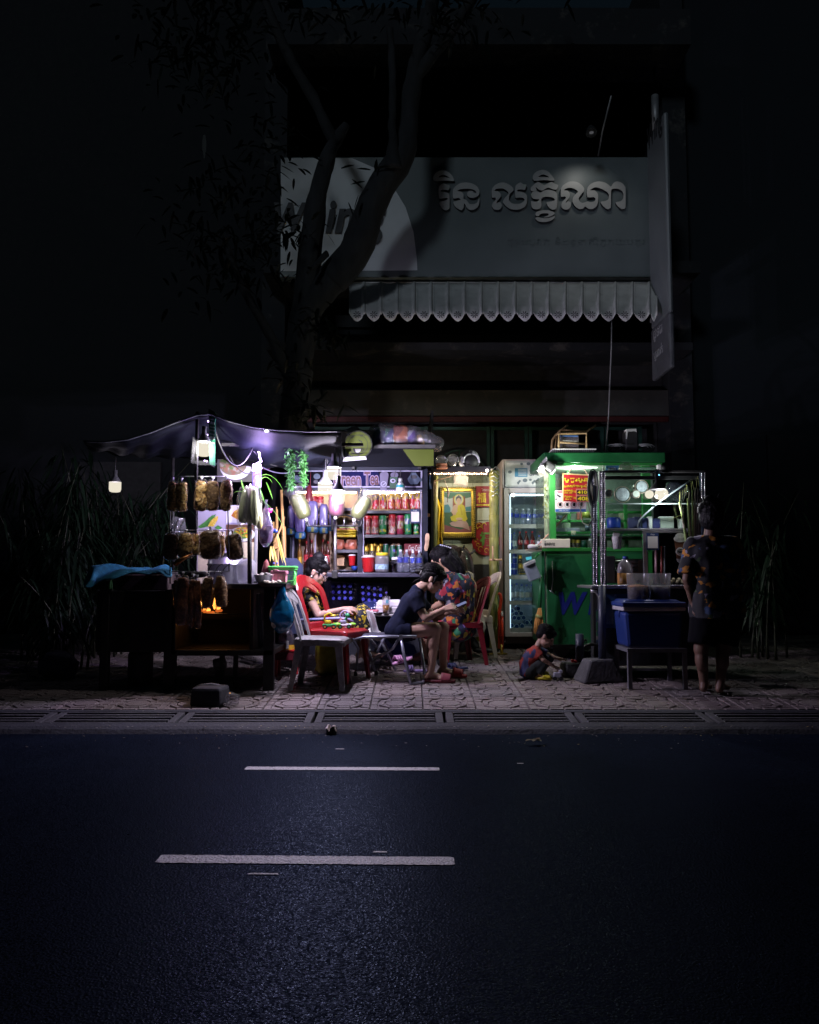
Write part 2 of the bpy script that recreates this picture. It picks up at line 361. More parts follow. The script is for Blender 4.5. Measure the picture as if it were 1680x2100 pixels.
for(x0,x1,Y,w,dz)in((-.995,.176,3.268,.088,-.026),(-.954,.173,4.77,.072,-.02)):
 n=90;mb=MB();vs=[]
 for i in range(n+1):
  x=x0+(x1-x0)*i/n;y=Y+dz*.5*(1-2*i/n)*-1;e=RN.uniform(-.0025,.0025)
  k=.86 if i in(0,n)else 1
  vs+=[(x,y-w/2*k+e,.003),(x,y+w/2*k+RN.uniform(-.003,.003),.003)]
 mb.add(vs,[(2*i,2*i+2,2*i+3,2*i+1)for i in range(n)]);mb.build('lane_marking',paint,road)
mb=MB()
for(x,y,w)in((-.55,3.12,.06),(-.12,3.36,.03),(-.45,5.3,.03),(.66,4.9,.02)):
 mb.add([(x-w,y-.006,.003),(x+w,y-.008,.003),(x+w*.9,y+.004,.003),(x-w*.8,y+.008,.003)],[(0,1,2,3)])
mb.build('paint_fleck',paint,road)
conc=M('kerb_concrete',(.034,.036,.045),.85,var=.3,scale=5,bump=.7,bscale=45,dirt=((.05,.05,.05),7,.56))
concd=M('drain_concrete',(.055,.055,.062),.85,var=.3,scale=9,bump=.6,bscale=60,dirt=((.05,.05,.05),12,.55))
blackpit=M('drain_pit',(.01,.01,.01),.95,bump=.2)
# kerb: broken gutter lip, drain channel
n=240;mb=MB();vs=[]
for i in range(n+1):
 x=-9+18*i/n;e=noise.noise(V((x*2.3,0,0)))*.03+noise.noise(V((x*11,3,0)))*.012
 vs+=[(x,5.80+e,.0),(x,5.835+e,.026),(x,5.88+e*.5,.040),(x,5.955,.050),(x,5.956,-.12)]
mb.add(vs,[(5*i+j,5*i+5+j,5*i+6+j,5*i+j+1)for i in range(n)for j in range(4)])
mb.add([(-9,5.955,-.1),(9,5.955,-.1),(9,6.315,-.1),(-9,6.315,-.1)],[(0,1,2,3)],1)
mb.add([(-9,6.27,.0775),(9,6.27,.0775),(9,6.335,.0815),(-9,6.335,.0815),(-9,6.27,-.1),(9,6.27,-.1)],[(0,1,2,3),(4,5,1,0)])
kerb=mb.build('kerb',[conc,blackpit],base=False);tag(kerb,kind='structure')
def zg(y):return .051+(y-5.955)*.085
xs=[P(px,1467,6.11).x for px in(-435,-165,104,372,645,912,1183,1457,1728,1998)]
for a,b in zip(xs[:-1],xs[1:]):
 a+=.012;b-=.012;mb=MB();sl=.085
 def pl(x0,x1,y0,y1,h=.05,dz=0.):
  ym=(y0+y1)/2;z=zg(ym)+dz;return((x0+x1)/2,ym,z-h/2),(x1-x0,y1-y0,h),(atan(sl),0,0)
 for q in((a,a+.055,5.96,6.265),(b-.055,b,5.96,6.265)):
  c,s,r=pl(*q);mb.box(c,s,r,bev=.006)
 for q in((a+.055,b-.055,5.96,5.985),(a+.055,b-.055,6.24,6.265)):
  c,s,r=pl(*q);mb.box(c,s,r,bev=.005)
 cov=mb.build('drain_cover',concd,kerb)
 for k in range(3):
  y0=6.022+k*.075;c,s,r=pl(a+.058,b-.058,y0,y0+.036,.045,RN.uniform(-.004,.002))
  MB().box(c,s,r,bev=.008).build('bar',concd,cov)
# pavement bed and patterned tiles
bed=M('pavement_bed',(.09,.085,.08),.9,var=.3,scale=8,bump=.4)
mb=MB();ys=[6.335,6.746,10.6,11.5];zs=[.062,.098,g(10.6)-.022,g(10.6)-.02]
for i in range(3):mb.add([(-30,ys[i],zs[i]),(30,ys[i],zs[i]),(30,ys[i+1],zs[i+1]),(-30,ys[i+1],zs[i+1])],[(0,1,2,3)])
mb.add([(-30,6.335,.062),(30,6.335,.062),(30,6.335,-.1),(-30,6.335,-.1)],[(3,2,1,0)])
pave=mb.build('pavement',bed,base=False);tag(pave,kind='structure')
def tilemat(nm,c,d):
 return M(nm,c,.38,var=.62,scale=170,bump=.9,bscale=190,dirt=(d,5,.60),spec=.6)
tms=[tilemat('tile_a',(.25,.205,.20),(.08,.07,.065)),tilemat('tile_b',(.235,.195,.185),(.10,.08,.06)),tilemat('tile_c',(.20,.175,.175),(.06,.055,.055))]
T=.4155
def tile_mesh(nm):
 mb=MB();h=T/2-.004
 mb.box((0,0,-.024),(2*h,2*h,.022))
 def pad(poly,z=0.):
  A=sum(poly[i-1][0]*poly[i][1]-poly[i][0]*poly[i-1][1]for i in range(len(poly)))
  if A<0:poly=poly[::-1]
  cx=sum(p[0]for p in poly)/len(poly);cy0=sum(p[1]for p in poly)/len(poly);n=len(poly);vs=[]
  for x,y in poly:vs.append((x,y,-.014))
  for x,y in poly:
   dx,dy=cx-x,cy0-y;l=hypot(dx,dy)or 1;vs.append((x+dx/l*.0055,y+dy/l*.0055,z))
  mb.add(vs,[list(range(n,2*n))]+[(i,(i+1)%n,n+(i+1)%n,n+i)for i in range(n)])
 def octo(r,rot=pi/8):return[(r*cos(rot+k*pi/4),r*sin(rot+k*pi/4))for k in range(8)]
 pad(octo(.098));i0=octo(.106);o0=octo(.152);o1=octo(.160)
 for k in range(0,8,2): # the ring round the centre, in four bent pieces
  ks=[(k+j)%8 for j in range(3)];gp=.004
  pad([o0[ks[0]],o0[ks[1]],i0[ks[1]],i0[ks[0]]]);pad([o0[ks[1]],o0[ks[2]],i0[ks[2]],i0[ks[1]]])
 e=h-.001;q=o1[0][1]-.0
 for sx,sy in((1,0),(0,1),(-1,0),(0,-1)): # side blocks
  def tr(x,y):return(x*sx-y*sy,x*sy+y*sx)
  b0=.1475;pad([tr(b0+.005,-.056),tr(e,-.056),tr(e,.056),tr(b0+.005,.056)])
  c0=.062;pad([tr(e,c0),tr(e,e),tr(.125,e*1.0)if False else tr(e-.055,e),tr(b0+.006,c0+.03),tr(b0+.006,c0)])
  pad([tr(c0,e),tr(e-.062,e),tr(.118,.118+.01),tr(c0,b0+.006)])
 return mb
TMESH=[tile_mesh('t').mesh('tile',x)for x in tms]
row=0;y=6.333
while y<10.4:
 yc=y+T/2;sl=atan(.0865)if row==0 else atan(.05);zc=g(yc)if row else .084+.0865*(yc-6.33)
 for k in range(-11,12):
  x=.107+(k-.5)*T
  if abs(x)>yc*.60:continue
  o=bpy.data.objects.new('tile',RN.choice(TMESH));COL.objects.link(o);o.parent=pave
  o.location=(x,yc,zc+RN.uniform(-.003,.002));o.rotation_euler=(Matrix.Rotation(sl+RN.uniform(-.004,.004),3,'X')@Matrix.Rotation(RN.uniform(-.006,.006),3,'Y')@Matrix.Rotation(RN.choice((0,1,2,3))*pi/2,3,'Z')).to_euler()
 y+=T;row+=1
# ------------------------------------------------------------------ the shophouse
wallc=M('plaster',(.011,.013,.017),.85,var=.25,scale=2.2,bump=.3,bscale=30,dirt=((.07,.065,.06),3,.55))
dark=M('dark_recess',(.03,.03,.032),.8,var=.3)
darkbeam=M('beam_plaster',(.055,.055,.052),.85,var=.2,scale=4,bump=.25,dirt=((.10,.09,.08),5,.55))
greensteel=M('green_gate_paint',(.015,.06,.045),.5,var=.3,scale=9)
redpaint=M('red_trim_paint',(.06,.008,.008),.5)
house=thing('shophouse','dark narrow shophouse with plastered beam and green folding gate behind the stalls','house',(.6,11.2,0))
YB=11.0
def B(name,mats,fn,par=None):
 mb=MB();fn(mb);return mb.build(name,mats,par or house)
xl,xr=P(560,800,YB).x,P(1395,800,YB).x
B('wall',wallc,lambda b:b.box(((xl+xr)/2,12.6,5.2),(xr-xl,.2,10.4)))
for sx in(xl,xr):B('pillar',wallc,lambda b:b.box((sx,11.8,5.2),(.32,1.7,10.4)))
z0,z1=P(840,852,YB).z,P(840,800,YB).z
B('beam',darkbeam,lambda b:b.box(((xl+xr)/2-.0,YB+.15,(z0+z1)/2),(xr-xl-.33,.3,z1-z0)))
B('red_trim',redpaint,lambda b:b.box(((xl+xr)/2,YB+.03,z0-.05),(xr-xl-.34,.06,.07)))
zt=P(840,770,YB).z
B('shutter_box',dark,lambda b:b.box(((xl+xr)/2,YB+.5,4.05),(xr-xl-.34,.5,1.0)))
zu=P(840,712,YB-.5).z
B('ledge',wallc,lambda b:b.box(((xl+xr)/2,YB-.1,zu),(xr-xl,.9,.10)))
zb=P(840,562,10.2).z
B('balcony_slab',wallc,lambda b:b.box(((xl+xr)/2,10.95,zb+.06),(xr-xl,1.7,.16)))
zc=P(840,120,10.5).z
B('upper_slab',wallc,lambda b:b.box(((xl+xr)/2,11.3,zc+.25),(xr-xl,2.2,.5)))
for(a0,a1)in((690,790),(1075,1165),(1205,1300)):
 q0,q1,r0,r1=rect(a0,190,a1,330,12.47)
 B('upper_door',[dark,wallc],lambda b:(b.box(((q0+q1)/2,12.47,(zb+r1)/2),(q1-q0,.06,r1-zb)),b.box((q0-.05,12.46,(zb+r1)/2),(.07,.09,r1-zb),mi=1),b.box((q1+.05,12.46,(zb+r1)/2),(.07,.09,r1-zb),mi=1)))
# folding gate with arched grilles
gd=B('gate_backing',dark,lambda b:b.box(((xl+xr)/2,YB+.55,1.8),(xr-xl-.34,.04,3.4)))
gx=[P(x,900,YB).x for x in(640,720,800,880,1010,1090,1170,1250,1330)]
gz0=g(10.6);gz1=z0-.1
for k in range(len(gx)-1):
 a,b_=gx[k]+.01,gx[k+1]-.01
 def leafp(b):
  for x in(a+.02,b_-.02):b.box((x,YB+.3,(gz0+gz1)/2),(.045,.045,gz1-gz0))
  for z in(gz0+.03,gz0+1.1,gz1-.03,gz1-.75):b.box(((a+b_)/2,YB+.3,z),(b_-a-.08,.04,.045))
  cx=(a+b_)/2;r=(b_-a)/2-.05
  b.tube(arc((cx,YB+.29,gz1-.72),r,0,pi,12),.012,6)
  for t in(pi*.3,pi*.5,pi*.7):b.tube([(cx,YB+.29,gz1-.72),(cx+r*cos(t),YB+.29,gz1-.72+r*sin(t))],.010,5)
  b.box((cx,YB+.31,gz0+.55),(b_-a-.1,.012,1.0))
 B('gate_leaf',greensteel,leafp)
nb=thing('neighbour_house','unlit plain house front to the right of the tall blade sign','house',(6.6,11.5,0))
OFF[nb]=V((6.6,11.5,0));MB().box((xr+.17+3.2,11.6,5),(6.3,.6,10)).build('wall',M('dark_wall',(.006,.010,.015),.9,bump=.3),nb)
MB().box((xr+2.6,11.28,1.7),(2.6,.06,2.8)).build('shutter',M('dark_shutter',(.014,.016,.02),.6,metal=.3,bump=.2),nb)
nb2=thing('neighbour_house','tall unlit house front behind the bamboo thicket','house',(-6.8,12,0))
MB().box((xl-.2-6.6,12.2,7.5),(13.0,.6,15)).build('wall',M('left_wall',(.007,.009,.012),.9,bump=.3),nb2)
MB().box((xl-2.4,11.88,1.6),(1.2,.06,2.4)).build('door',dark,nb2)
opp=thing('unseen_shade_row','unseen row of houses added across the street to shade the stalls','house',(-4,-12,0));OFF[opp]=V((-4,-12,0))  # block out of view, added and sized to keep street glow off the stalls
MB().box((-4,-12,5.95),(70,4,11.9)).build('wall',M('shade_row_wall',(.03,.03,.032),.9,bump=.2),opp)
# power cable and drop wire in front of the gate
wirem=M('grey_wire',(.42,.42,.42),.6)
pts=[P(x,y,Yq)for x,y,Yq in((1255,655,9.5),(1254,720,9.4),(1251,790,9.2),(1249,840,9.0),(1246,890,8.9),(1241,930,8.75),(1237,962,8.55),(1232,985,8.3))]
tag(MB().tube(pts,.0075,6).build('power_cord',wirem),'thin pale cord dropping from the awning to the green kiosk roof','cord')
# ------------------------------------------------------------------ sign board
YS=10.0
panel=M('sign_panel',(.125,.15,.155),.42,var=.1,scale=2,bump=.03);signwhite=M('sign_white',(.62,.64,.66),.5,var=.06,scale=3)
lettm=M('letter_face',(.40,.40,.39),.45,var=.05);lettd=M('letter_side',(.03,.03,.035),.5)
sign=thing('shop_sign','wide dark shop sign board with raised script letters above the awning','sign',((P(960,450,YS).x),YS,P(840,570,YS).z))
x0s,x1s,zs0,zs1=rect(574,322,1342,568,YS)
MB().box(((x0s+x1s)/2,YS+.09,(zs0+zs1)/2),(x1s-x0s,.18,zs1-zs0),bev=.006).build('board',panel,sign)
pts=[(576,324),(722,324),(770,345),(805,380),(832,425),(848,475),(855,530),(856,554),(576,556)]
MB().art(pts,YS-.006,.005).build('white_field',signwhite,sign)
for body,bx in(('W',(562,416,630,480)),('i',(668,412,690,478)),('n',(687,428,730,478)),('g',(752,428,792,502))):
 text(body,*bx,YS-.018,lettd,'letter',sign,.03,.035,.22)
# raised letters, each traced as an outline and cut from thick sheet
def cut_letter(par,loops,ox,oy,Y,th):
 cu=bpy.data.curves.new('t','CURVE');cu.dimensions='2D';cu.fill_mode='BOTH';cu.extrude=th/2
 for lp in loops:
  q=[P(ox+x/4.667,oy+y/4.667,Y)for x,y in lp];n=len(q);pts=[]
  for i in range(n):
   p0,p1,p2,p3=q[i-1],q[i],q[(i+1)%n],q[(i+2)%n]
   for k in range(3):
    t=k/3;c=.5*((2*p1)+(p2-p0)*t+(2*p0-5*p1+4*p2-p3)*t*t+(3*p1-p0-3*p2+p3)*t**3);pts.append(p1.lerp(p2,t).lerp(c,.8))
  s=cu.splines.new('POLY');s.points.add(len(pts)-1);s.use_cyclic_u=True
  for a,p in zip(s.points,pts):a.co=(p.x,p.z,0,1)
 o=bpy.data.objects.new('t',cu);me=evaluated(o);bpy.data.objects.remove(o);off=OFF.get(par,V())
 for v in me.vertices:v.co=V((v.co.x,Y-v.co.z,v.co.y))-off
 me.materials.clear();me.materials.append(lettm);me.materials.append(lettd);me.update()
 for f in me.polygons:f.material_index=0 if abs(f.normal.y)>.7 else 1
 ob=bpy.data.objects.new('letter',me);COL.objects.link(ob);ob.parent=par;OFF[ob]=off
def pairs(s):n=[int(x)for x in s.split()];return list(zip(n[::2],n[1::2]))
for ox,loops in(
(880,['40 140 42 105 70 68 130 46 185 66 220 100 238 140 228 152 150 146 70 154','90 115 120 95 150 95 190 115 195 122 150 114']),
(880,['92 215 115 185 140 172 165 184 196 194 186 238 150 234 118 236 112 252 150 256 185 270 195 300 196 395 188 420 160 432 125 415 105 385 98 352 130 345 160 335 178 325 170 315 130 318 95 316']),
(880,['230 235 255 200 300 172 360 165 420 178 465 210 482 255 470 290 430 310 390 310 365 290 365 262 385 246 415 246 425 262 447 268 448 250 420 232 370 225 310 228 270 243 310 255 330 280 330 320 355 332 375 355 390 372 430 372 460 355 480 312 480 360 465 400 430 425 390 427 360 405 348 380 335 365 332 400 312 430 275 415 245 390 232 350 270 340 300 330 285 312 232 316']),
(880,['600 235 625 195 670 170 720 166 765 185 800 215 805 240 770 280 765 330 785 360 820 370 870 368 905 345 912 325 895 312 865 308 826 308 825 205 845 180 875 165 900 182 932 186 915 235 885 232 850 234 845 250 890 255 925 275 938 310 935 360 910 400 870 420 820 426 770 415 730 385 705 350 720 320 750 285 760 262 720 228 680 222 640 228 625 246 655 248 682 270 684 300 650 345 648 365 665 352 685 360 696 385 680 420 650 427 620 420 602 390 610 360 640 325 630 308 602 308']),
(1080,['58 130 62 95 95 60 155 44 205 60 240 100 262 130 255 148 160 142 80 150','112 110 145 90 175 92 215 115 160 112']),
(1080,['40 215 75 180 108 160 145 178 170 190 200 175 235 160 270 178 302 192 285 232 250 230 210 215 185 222 150 242 115 232 100 220 85 210 95 235 90 245 50 248 40 240']),
(1080,['42 280 60 252 95 248 130 262 170 240 215 236 260 247 290 275 290 390 275 420 240 424 205 395 190 355 240 345 265 335 265 320 235 305 180 302 140 318 140 385 125 415 85 422 50 405 42 345 75 350 105 345 120 325 90 325 55 315']),
(1080,['84 470 95 445 150 432 210 432 268 455 240 485 190 498 160 498 205 480 205 462 160 460 125 470 118 486 90 484']),(1080,['85 502 110 497 160 507 220 502 268 484 265 505 230 530 180 543 120 540 90 520']),
(1080,['328 225 350 190 400 160 450 155 500 170 540 205 550 240 520 280 497 315 505 345 530 360 560 355 580 345 610 352 645 345 658 325 640 305 580 305 578 230 600 190 640 165 690 155 745 165 785 190 805 205 830 170 865 155 910 170 940 205 945 240 945 390 935 415 905 418 870 390 850 355 895 345 920 320 925 280 910 245 870 225 830 225 806 245 805 390 790 416 765 418 725 385 708 350 750 342 780 325 785 280 760 250 700 220 650 212 605 238 650 242 680 275 682 350 665 395 630 418 590 416 560 395 535 415 500 418 460 390 437 345 445 305 475 270 490 250 455 225 410 215 370 225 358 240 395 245 412 275 405 310 378 345 375 360 395 345 420 355 422 390 400 420 365 424 335 405 332 375 345 345 375 315 365 298 328 300'])):
 cut_letter(sign,[pairs(s)for s in loops],ox,340,YS-.022,.036)
faint=M('faint_print',(.115,.14,.145),.5)
text('ផ្ទេរប្រាក់ និងទូទាត់វិក្កយបត្រ',1040,486,1322,506,YS-.004,faint,'small_print',sign,.002)
# lamp arm over the sign
brkt=M('bracket_steel',(.35,.35,.36),.5,metal=.6)
sl=thing('sign_lamp','small spot lamp on a thin rod above the right half of the shop sign','lamp',P(1235,250,9.7))
MB().tube([P(1227,320,10.02),P(1236,268,9.7),P(1254,196,9.35)],.011,6).build('rod',brkt,sl)
hd=P(1213,272,9.45)
MB().lathe([(.03,.10),(.05,.07),(.07,0),(.072,-.005)],hd,12,rot=Euler((-.35,0,0)).to_matrix(),capb=False).build('lamp_head',M('lamp_black',(.03,.03,.03),.5),sl)
MB().ell(hd+V((0,.0,-.0)),(.03,.03,.012)).build('lens',emit('sign_lens',(.9,.92,1),.05,.9),sl)
sp=bpy.data.lights.new('sign_lamp_light','SPOT');sp.energy=4;sp.spot_size=radians(110);sp.spot_blend=.75;sp.color=(1,.98,.92);sp.shadow_soft_size=.02
so=bpy.data.objects.new('sign_lamp_light',sp);COL.objects.link(so);so.parent=sl;so.location=hd+V((0,.01,-.04))-OFF[sl];so.rotation_euler=V((0,.62,-1)).to_track_quat('-Z','Y').to_euler()
# ------------------------------------------------------------------ blade sign
bl=thing('blade_sign','tall white blade sign standing out from the wall right of the shop sign','sign',(3.07,9.6,P(1380,750,9.2).z))
XB=3.035;zt,zb2=P(1377,228,9.2).z,P(1385,752,9.2).z
bw=M('blade_white',(.15,.165,.18),.45,var=.12,scale=2);bdk=M('blade_dark',(.10,.105,.12),.45,var=.2)
zk=P(1383,640,9.2).z
b=MB();b.box((XB+.03,9.55,(zt+zk)/2),(.06,.70,zt-zk),bev=.03);b.build('light_box',bw,bl)
b=MB();b.box((XB+.03,9.55,(zk+zb2)/2-.004),(.062,.702,zk-zb2),bev=.02);b.build('lower_panel',bdk,bl)
b=MB();b.cyl((XB+.03,9.61,zt),(XB+.03,9.61,zt+.45),.045,n=10);b.build('pole',brkt,bl)
b=MB()
for z in(zt-.5,zk+.2):b.box((XB+.09,10.05,z),(.05,.2,.05))
b.build('bracket',brkt,bl)
for k,(ch,z_,h)in enumerate((('W',5.0,.34),('i',5.0,.36),('n',5.0,.30),('g',5.0,.36))):
 pass
RT=Matrix(((0,1,0),(-1,0,0),(0,0,1))) # lettering on the side that faces left
def side_text(body,y_far,y_near,z0,z1,mt,par,nm='letter'):
 # plane x = XB, reading from far to near
 return textw(body,-y_far,-y_near,z0,z1,XB-.004,mt,nm,par,.003,.012,0,Matrix(((0,1,0),(-1,0,0),(0,0,1))))
zw=P(1360,250,9.6).z
side_text('Wing',9.86,9.26,zw-.36,zw+.05,lettd,bl)
zz=P(1360,695,9.6).z;lgt=M('blade_print',(.35,.36,.38),.5)
side_text('ផ្ទេរ',9.8,9.45,zz,zz+.16,lgt,bl);side_text('ប្រាក់',9.8,9.45,zz-.24,zz-.08,lgt,bl)
# ------------------------------------------------------------------ awning
awm=M('awning_metal',(.60,.60,.60),.55,var=.15,scale=6,bump=.15,dirt=((.30,.30,.30),4,.6))
aw=thing('awning','white corrugated metal awning with scalloped edge and flower cut-outs','awning',(P(1030,620,9.5).x,9.6,P(1030,655,9.4).z))
MB().box((P(1030,560,9.95).x,10.12,P(1030,578,10).z),(P(1346,578,9.95).x-P(716,578,9.95).x,.08,.06)).build('rail',brkt,aw)
pw=(1348-716)/18.4
Yt,Yf=9.98,9.42
flm=MB()
def aw_pt(px,s):
 # s 0 at the wall, 1 at the lip; a convex curve
 y=Yt+(Yf-Yt)*(s**.75);py=581+62*s;q=P(px,py,y);return q
for k in range(19):
 a=716+pw*k;b_=min(a+pw,1348);mb=MB()
 if b_-a<8:continue
 def fn(u,v,a=a,b_=b_):
  px=a+(b_-a)*u;s=v
  q=aw_pt(px,s);rib=math.exp(-((u-.88)/.07)**2)*.03+math.exp(-((u-.02)/.05)**2)*.012
  q=q+V((0,-rib,rib*.5))
  if v>.86:q.z-=(v-.86)/.14*.085*max(0,1-abs(2*u-1)**1.6)*1.15
  return q
 mb.grid(fn,18,12,th=.004);pn=mb.build('awning_panel',awm,aw)
 if b_-a>20:
  fm=MB();cx=(a+b_)/2-.8;cyq=645
  for j in range(8):
   t=j*pi/4+pi/8
   if j in(2,):pass
   pt=[(cx+r_*8.2*cos(t+e),cyq+r_*7.6*sin(t+e))for r_,e in((.22,-.3),(.9,-.16),(1.0,0),(.9,.16),(.22,.3))]
   fm.art(pt,Yf-.017,.002)
  fm.build('flower_hole',lettd,pn)
# ================================================================== TREE AND BAMBOO
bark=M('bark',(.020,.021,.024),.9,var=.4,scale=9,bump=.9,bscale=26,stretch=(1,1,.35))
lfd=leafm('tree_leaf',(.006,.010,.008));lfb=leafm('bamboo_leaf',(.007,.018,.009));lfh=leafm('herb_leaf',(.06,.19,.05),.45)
tree=thing('street_tree','gnarled forked street tree leaning past the shop sign','tree',(P(585,1100,9.3).x,9.3,g(9.3)))
def limb(px,Yv,rr,nm):
 pts=[P(x,y,Yv[i]if isinstance(Yv,(list,tuple))else Yv)for i,(x,y)in enumerate(px)];q=[];r2=[]
 for i in range(len(pts)-1):
  p0,p1,p2,p3=pts[max(i-1,0)],pts[i],pts[i+1],pts[min(i+2,len(pts)-1)]
  for k in range(5):
   t=k/5;q.append(.5*((2*p1)+(p2-p0)*t+(2*p0-5*p1+4*p2-p3)*t*t+(3*p1-p0-3*p2+p3)*t**3));r2.append(rr[i]+(rr[i+1]-rr[i])*t)
 q.append(pts[-1]);r2.append(rr[-1]);k0=0;mb=MB().tube(q,r2,12);mb.wob(.022,5,3).wob(.009,18,1);return mb.build(nm,bark,tree)
trunk=limb([(588,1340),(586,1180),(580,1060),(590,950),(604,830),(616,720),(632,630),(690,566)],9.25,[.26,.20,.165,.16,.165,.17,.19,.18],'trunk')
limb([(628,650),(634,540),(649,415),(672,325),(696,276),(710,256)],[9.25,9.2,9.15,9.1,9.1,9.1],[.17,.15,.125,.09,.06,.045],'limb')
limb([(680,576),(732,510),(758,430),(790,370),(825,318),(838,262),(842,205),(855,130),(880,40),(900,-80)],[9.25,9.2,9.2,9.15,9.1,9.1,9.1,9.1,9.1,9.2],[.20,.19,.175,.165,.15,.115,.105,.10,.09,.07],'limb')
limb([(806,345),(806,290),(804,235),(806,170),(800,60)],[9.0,8.95,8.95,8.95,8.9],[.10,.055,.045,.045,.04],'limb')
limb([(850,160),(905,90),(960,10),(1020,-90)],[9.1,9.0,8.9,8.8],[.085,.07,.06,.04],'limb')
limb([(690,300),(640,200),(580,90),(520,-60)],[9.1,9.0,8.8,8.6],[.07,.065,.06,.04],'limb')
limb([(608,800),(560,700),(500,590),(450,470)],[9.25,9.1,8.9,8.8],[.09,.06,.05,.03],'limb')
limb([(672,520),(645,545),(632,560)],[9.05,8.95,8.9],[.04,.03,.02],'limb')
mb=MB();rn=random.Random(5)
def spray(c,n,r,lw=.045,ll=.16):
 for _ in range(n):
  d=V((rn.gauss(0,1),rn.gauss(0,1),rn.gauss(-.25,.7))).normalized();p=c+V((rn.gauss(0,r),rn.gauss(0,r),rn.gauss(0,r*.7)))
  mb.leaf(p,d,lw*rn.uniform(.7,1.2),ll*rn.uniform(.7,1.3),droop=.35)
for x,y,Y,n,r in((600,-60,8.9,160,.5),(760,-90,8.8,180,.6),(900,-60,8.9,160,.5),(1020,-80,8.7,120,.5),(500,20,8.7,160,.45),(430,120,8.6,120,.4),(480,400,8.8,120,.35),(520,520,8.9,90,.3),(430,520,8.7,110,.35),
     (380,60,8.6,120,.4),(560,300,9.0,60,.22),(655,660,8.8,50,.12),(690,690,8.8,25,.08),(640,840,9.0,60,.16),(560,470,9.0,30,.12),(920,60,8.9,60,.25),(600,480,9.1,20,.1),(610,760,8.9,40,.15)):
 spray(P(x,y,Y),n,r)
for(x,y,dx,dz)in((770,352,.1,1),(760,348,-1,.15),(772,345,.9,.2),(748,372,-1,-.15),(742,385,-.6,.6),(700,345,.9,.3),(578,340,.8,-.4),(574,352,.9,-.6),(690,440,-.2,-1),(672,480,.5,-.7),(735,400,-.3,-1),(715,415,.3,-.8),(650,470,-.6,-.6),(660,330,-.7,.4)):
 mb.leaf(P(x,y,8.95),V((dx,-.15,dz)),.05,.17,droop=.15)
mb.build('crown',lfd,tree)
# bamboo thicket on the left
def bamboo(name,lab,px,Y,n,hgt,spread,rs,leaves=60):
 rn=random.Random(rs);base=G(px,Y);r=thing(name,lab,'bamboo',base,'bamboo clumps beside the left cart');sm=MB();lm=MB()
 for k in range(n):
  a=rn.uniform(0,2*pi);lean=rn.uniform(.05,spread);p0=base+V((rn.gauss(0,.12),rn.gauss(0,.12),0));h=hgt*rn.uniform(.6,1.05);pts=[]
  for i in range(9):
   t=i/8;pts.append(p0+V((cos(a)*lean*t**1.8*h,sin(a)*lean*t**1.8*h,h*(t-.18*lean*t**3))))
  sm.tube(pts,[.014*(1-.8*i/8)for i in range(9)],6)
  for _ in range(leaves):
   t=rn.uniform(.25,1)**.8;q=pts[int(t*7.99)].lerp(pts[min(8,int(t*7.99)+1)],(t*8)%1);b=rn.uniform(0,2*pi);ro=rn.uniform(.02,.28)
   d=V((cos(b),sin(b),rn.uniform(-1.6,-.1)));lm.leaf(q+V((cos(b)*ro,sin(b)*ro,rn.uniform(-.1,.05))),d,rn.uniform(.018,.034),rn.uniform(.14,.30),droop=.45)
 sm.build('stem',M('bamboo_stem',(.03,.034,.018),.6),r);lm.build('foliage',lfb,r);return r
bamboo('bamboo_clump','bushy bamboo clump behind the hanging far left bulb',215,9.0,15,2.3,.45,3,75)
bamboo('bamboo_clump','tall dark bamboo clump at the far left edge',70,8.7,13,2.2,.5,4,70)
bamboo('bamboo_clump','thin bamboo clump standing right behind the cart bags',330,9.4,10,2.0,.35,5,60)
bamboo('bamboo_clump','low leaning bamboo clump in front of the dark house wall',130,8.0,10,1.5,.55,8,55)
bamboo('bamboo_clump','dark leafy clump behind the standing customer on the right',1560,8.8,9,2.1,.45,9,45)
# bundle of canes and cut stalks leaning by the trunk
canem=M('cane',(.42,.24,.09),.55,var=.3,scale=20,stretch=(1,1,.2));caneg=M('cane_green',(.30,.50,.08),.5);strawm=M('dry_blade',(.48,.38,.08),.6)
cb=thing('cane_bundle','bundle of brown canes leaning between the left cart and the drinks stall','canes',G(572,8.0))
for k,(xa,ya,xb,yb,r,mt)in enumerate(((566,1190,561,1070,.012,canem),(571,1190,568,1045,.013,canem),(576,1190,578,1075,.011,canem),(588,1180,577,1005,.018,canem),(583,1190,584,1080,.014,canem),(578,1180,578,1039,.009,caneg),(560,1190,567,1040,.008,canem),(561,1115,584,1060,.011,canem),(563,1125,572,1122,.009,canem))):
 a,b=P(xa,ya+(120 if ya>1170 else 0),8.05),P(xb,yb,8.2);MB().tube([a,a.lerp(b,.5)+V((.008,0,0)),b],[r,r*.95,r*.8],7).build('cane',mt,cb)
mb=MB()
for xa,ya,xb,yb,sg in((571,1100,588,1163,.05),(569,1095,580,1160,-.05),(557,1122,561,1150,.02),(560,1120,572,1165,.03),(573,1110,583,1150,.04),(556,1120,554,1152,.02)):
 p=P(xa,ya,7.75);q=P(xb,yb,7.7);d=q-p;mb.leaf(p,d,.022,d.length,droop=sg,seg=4)
mb.build('dry_leaf',strawm,cb)
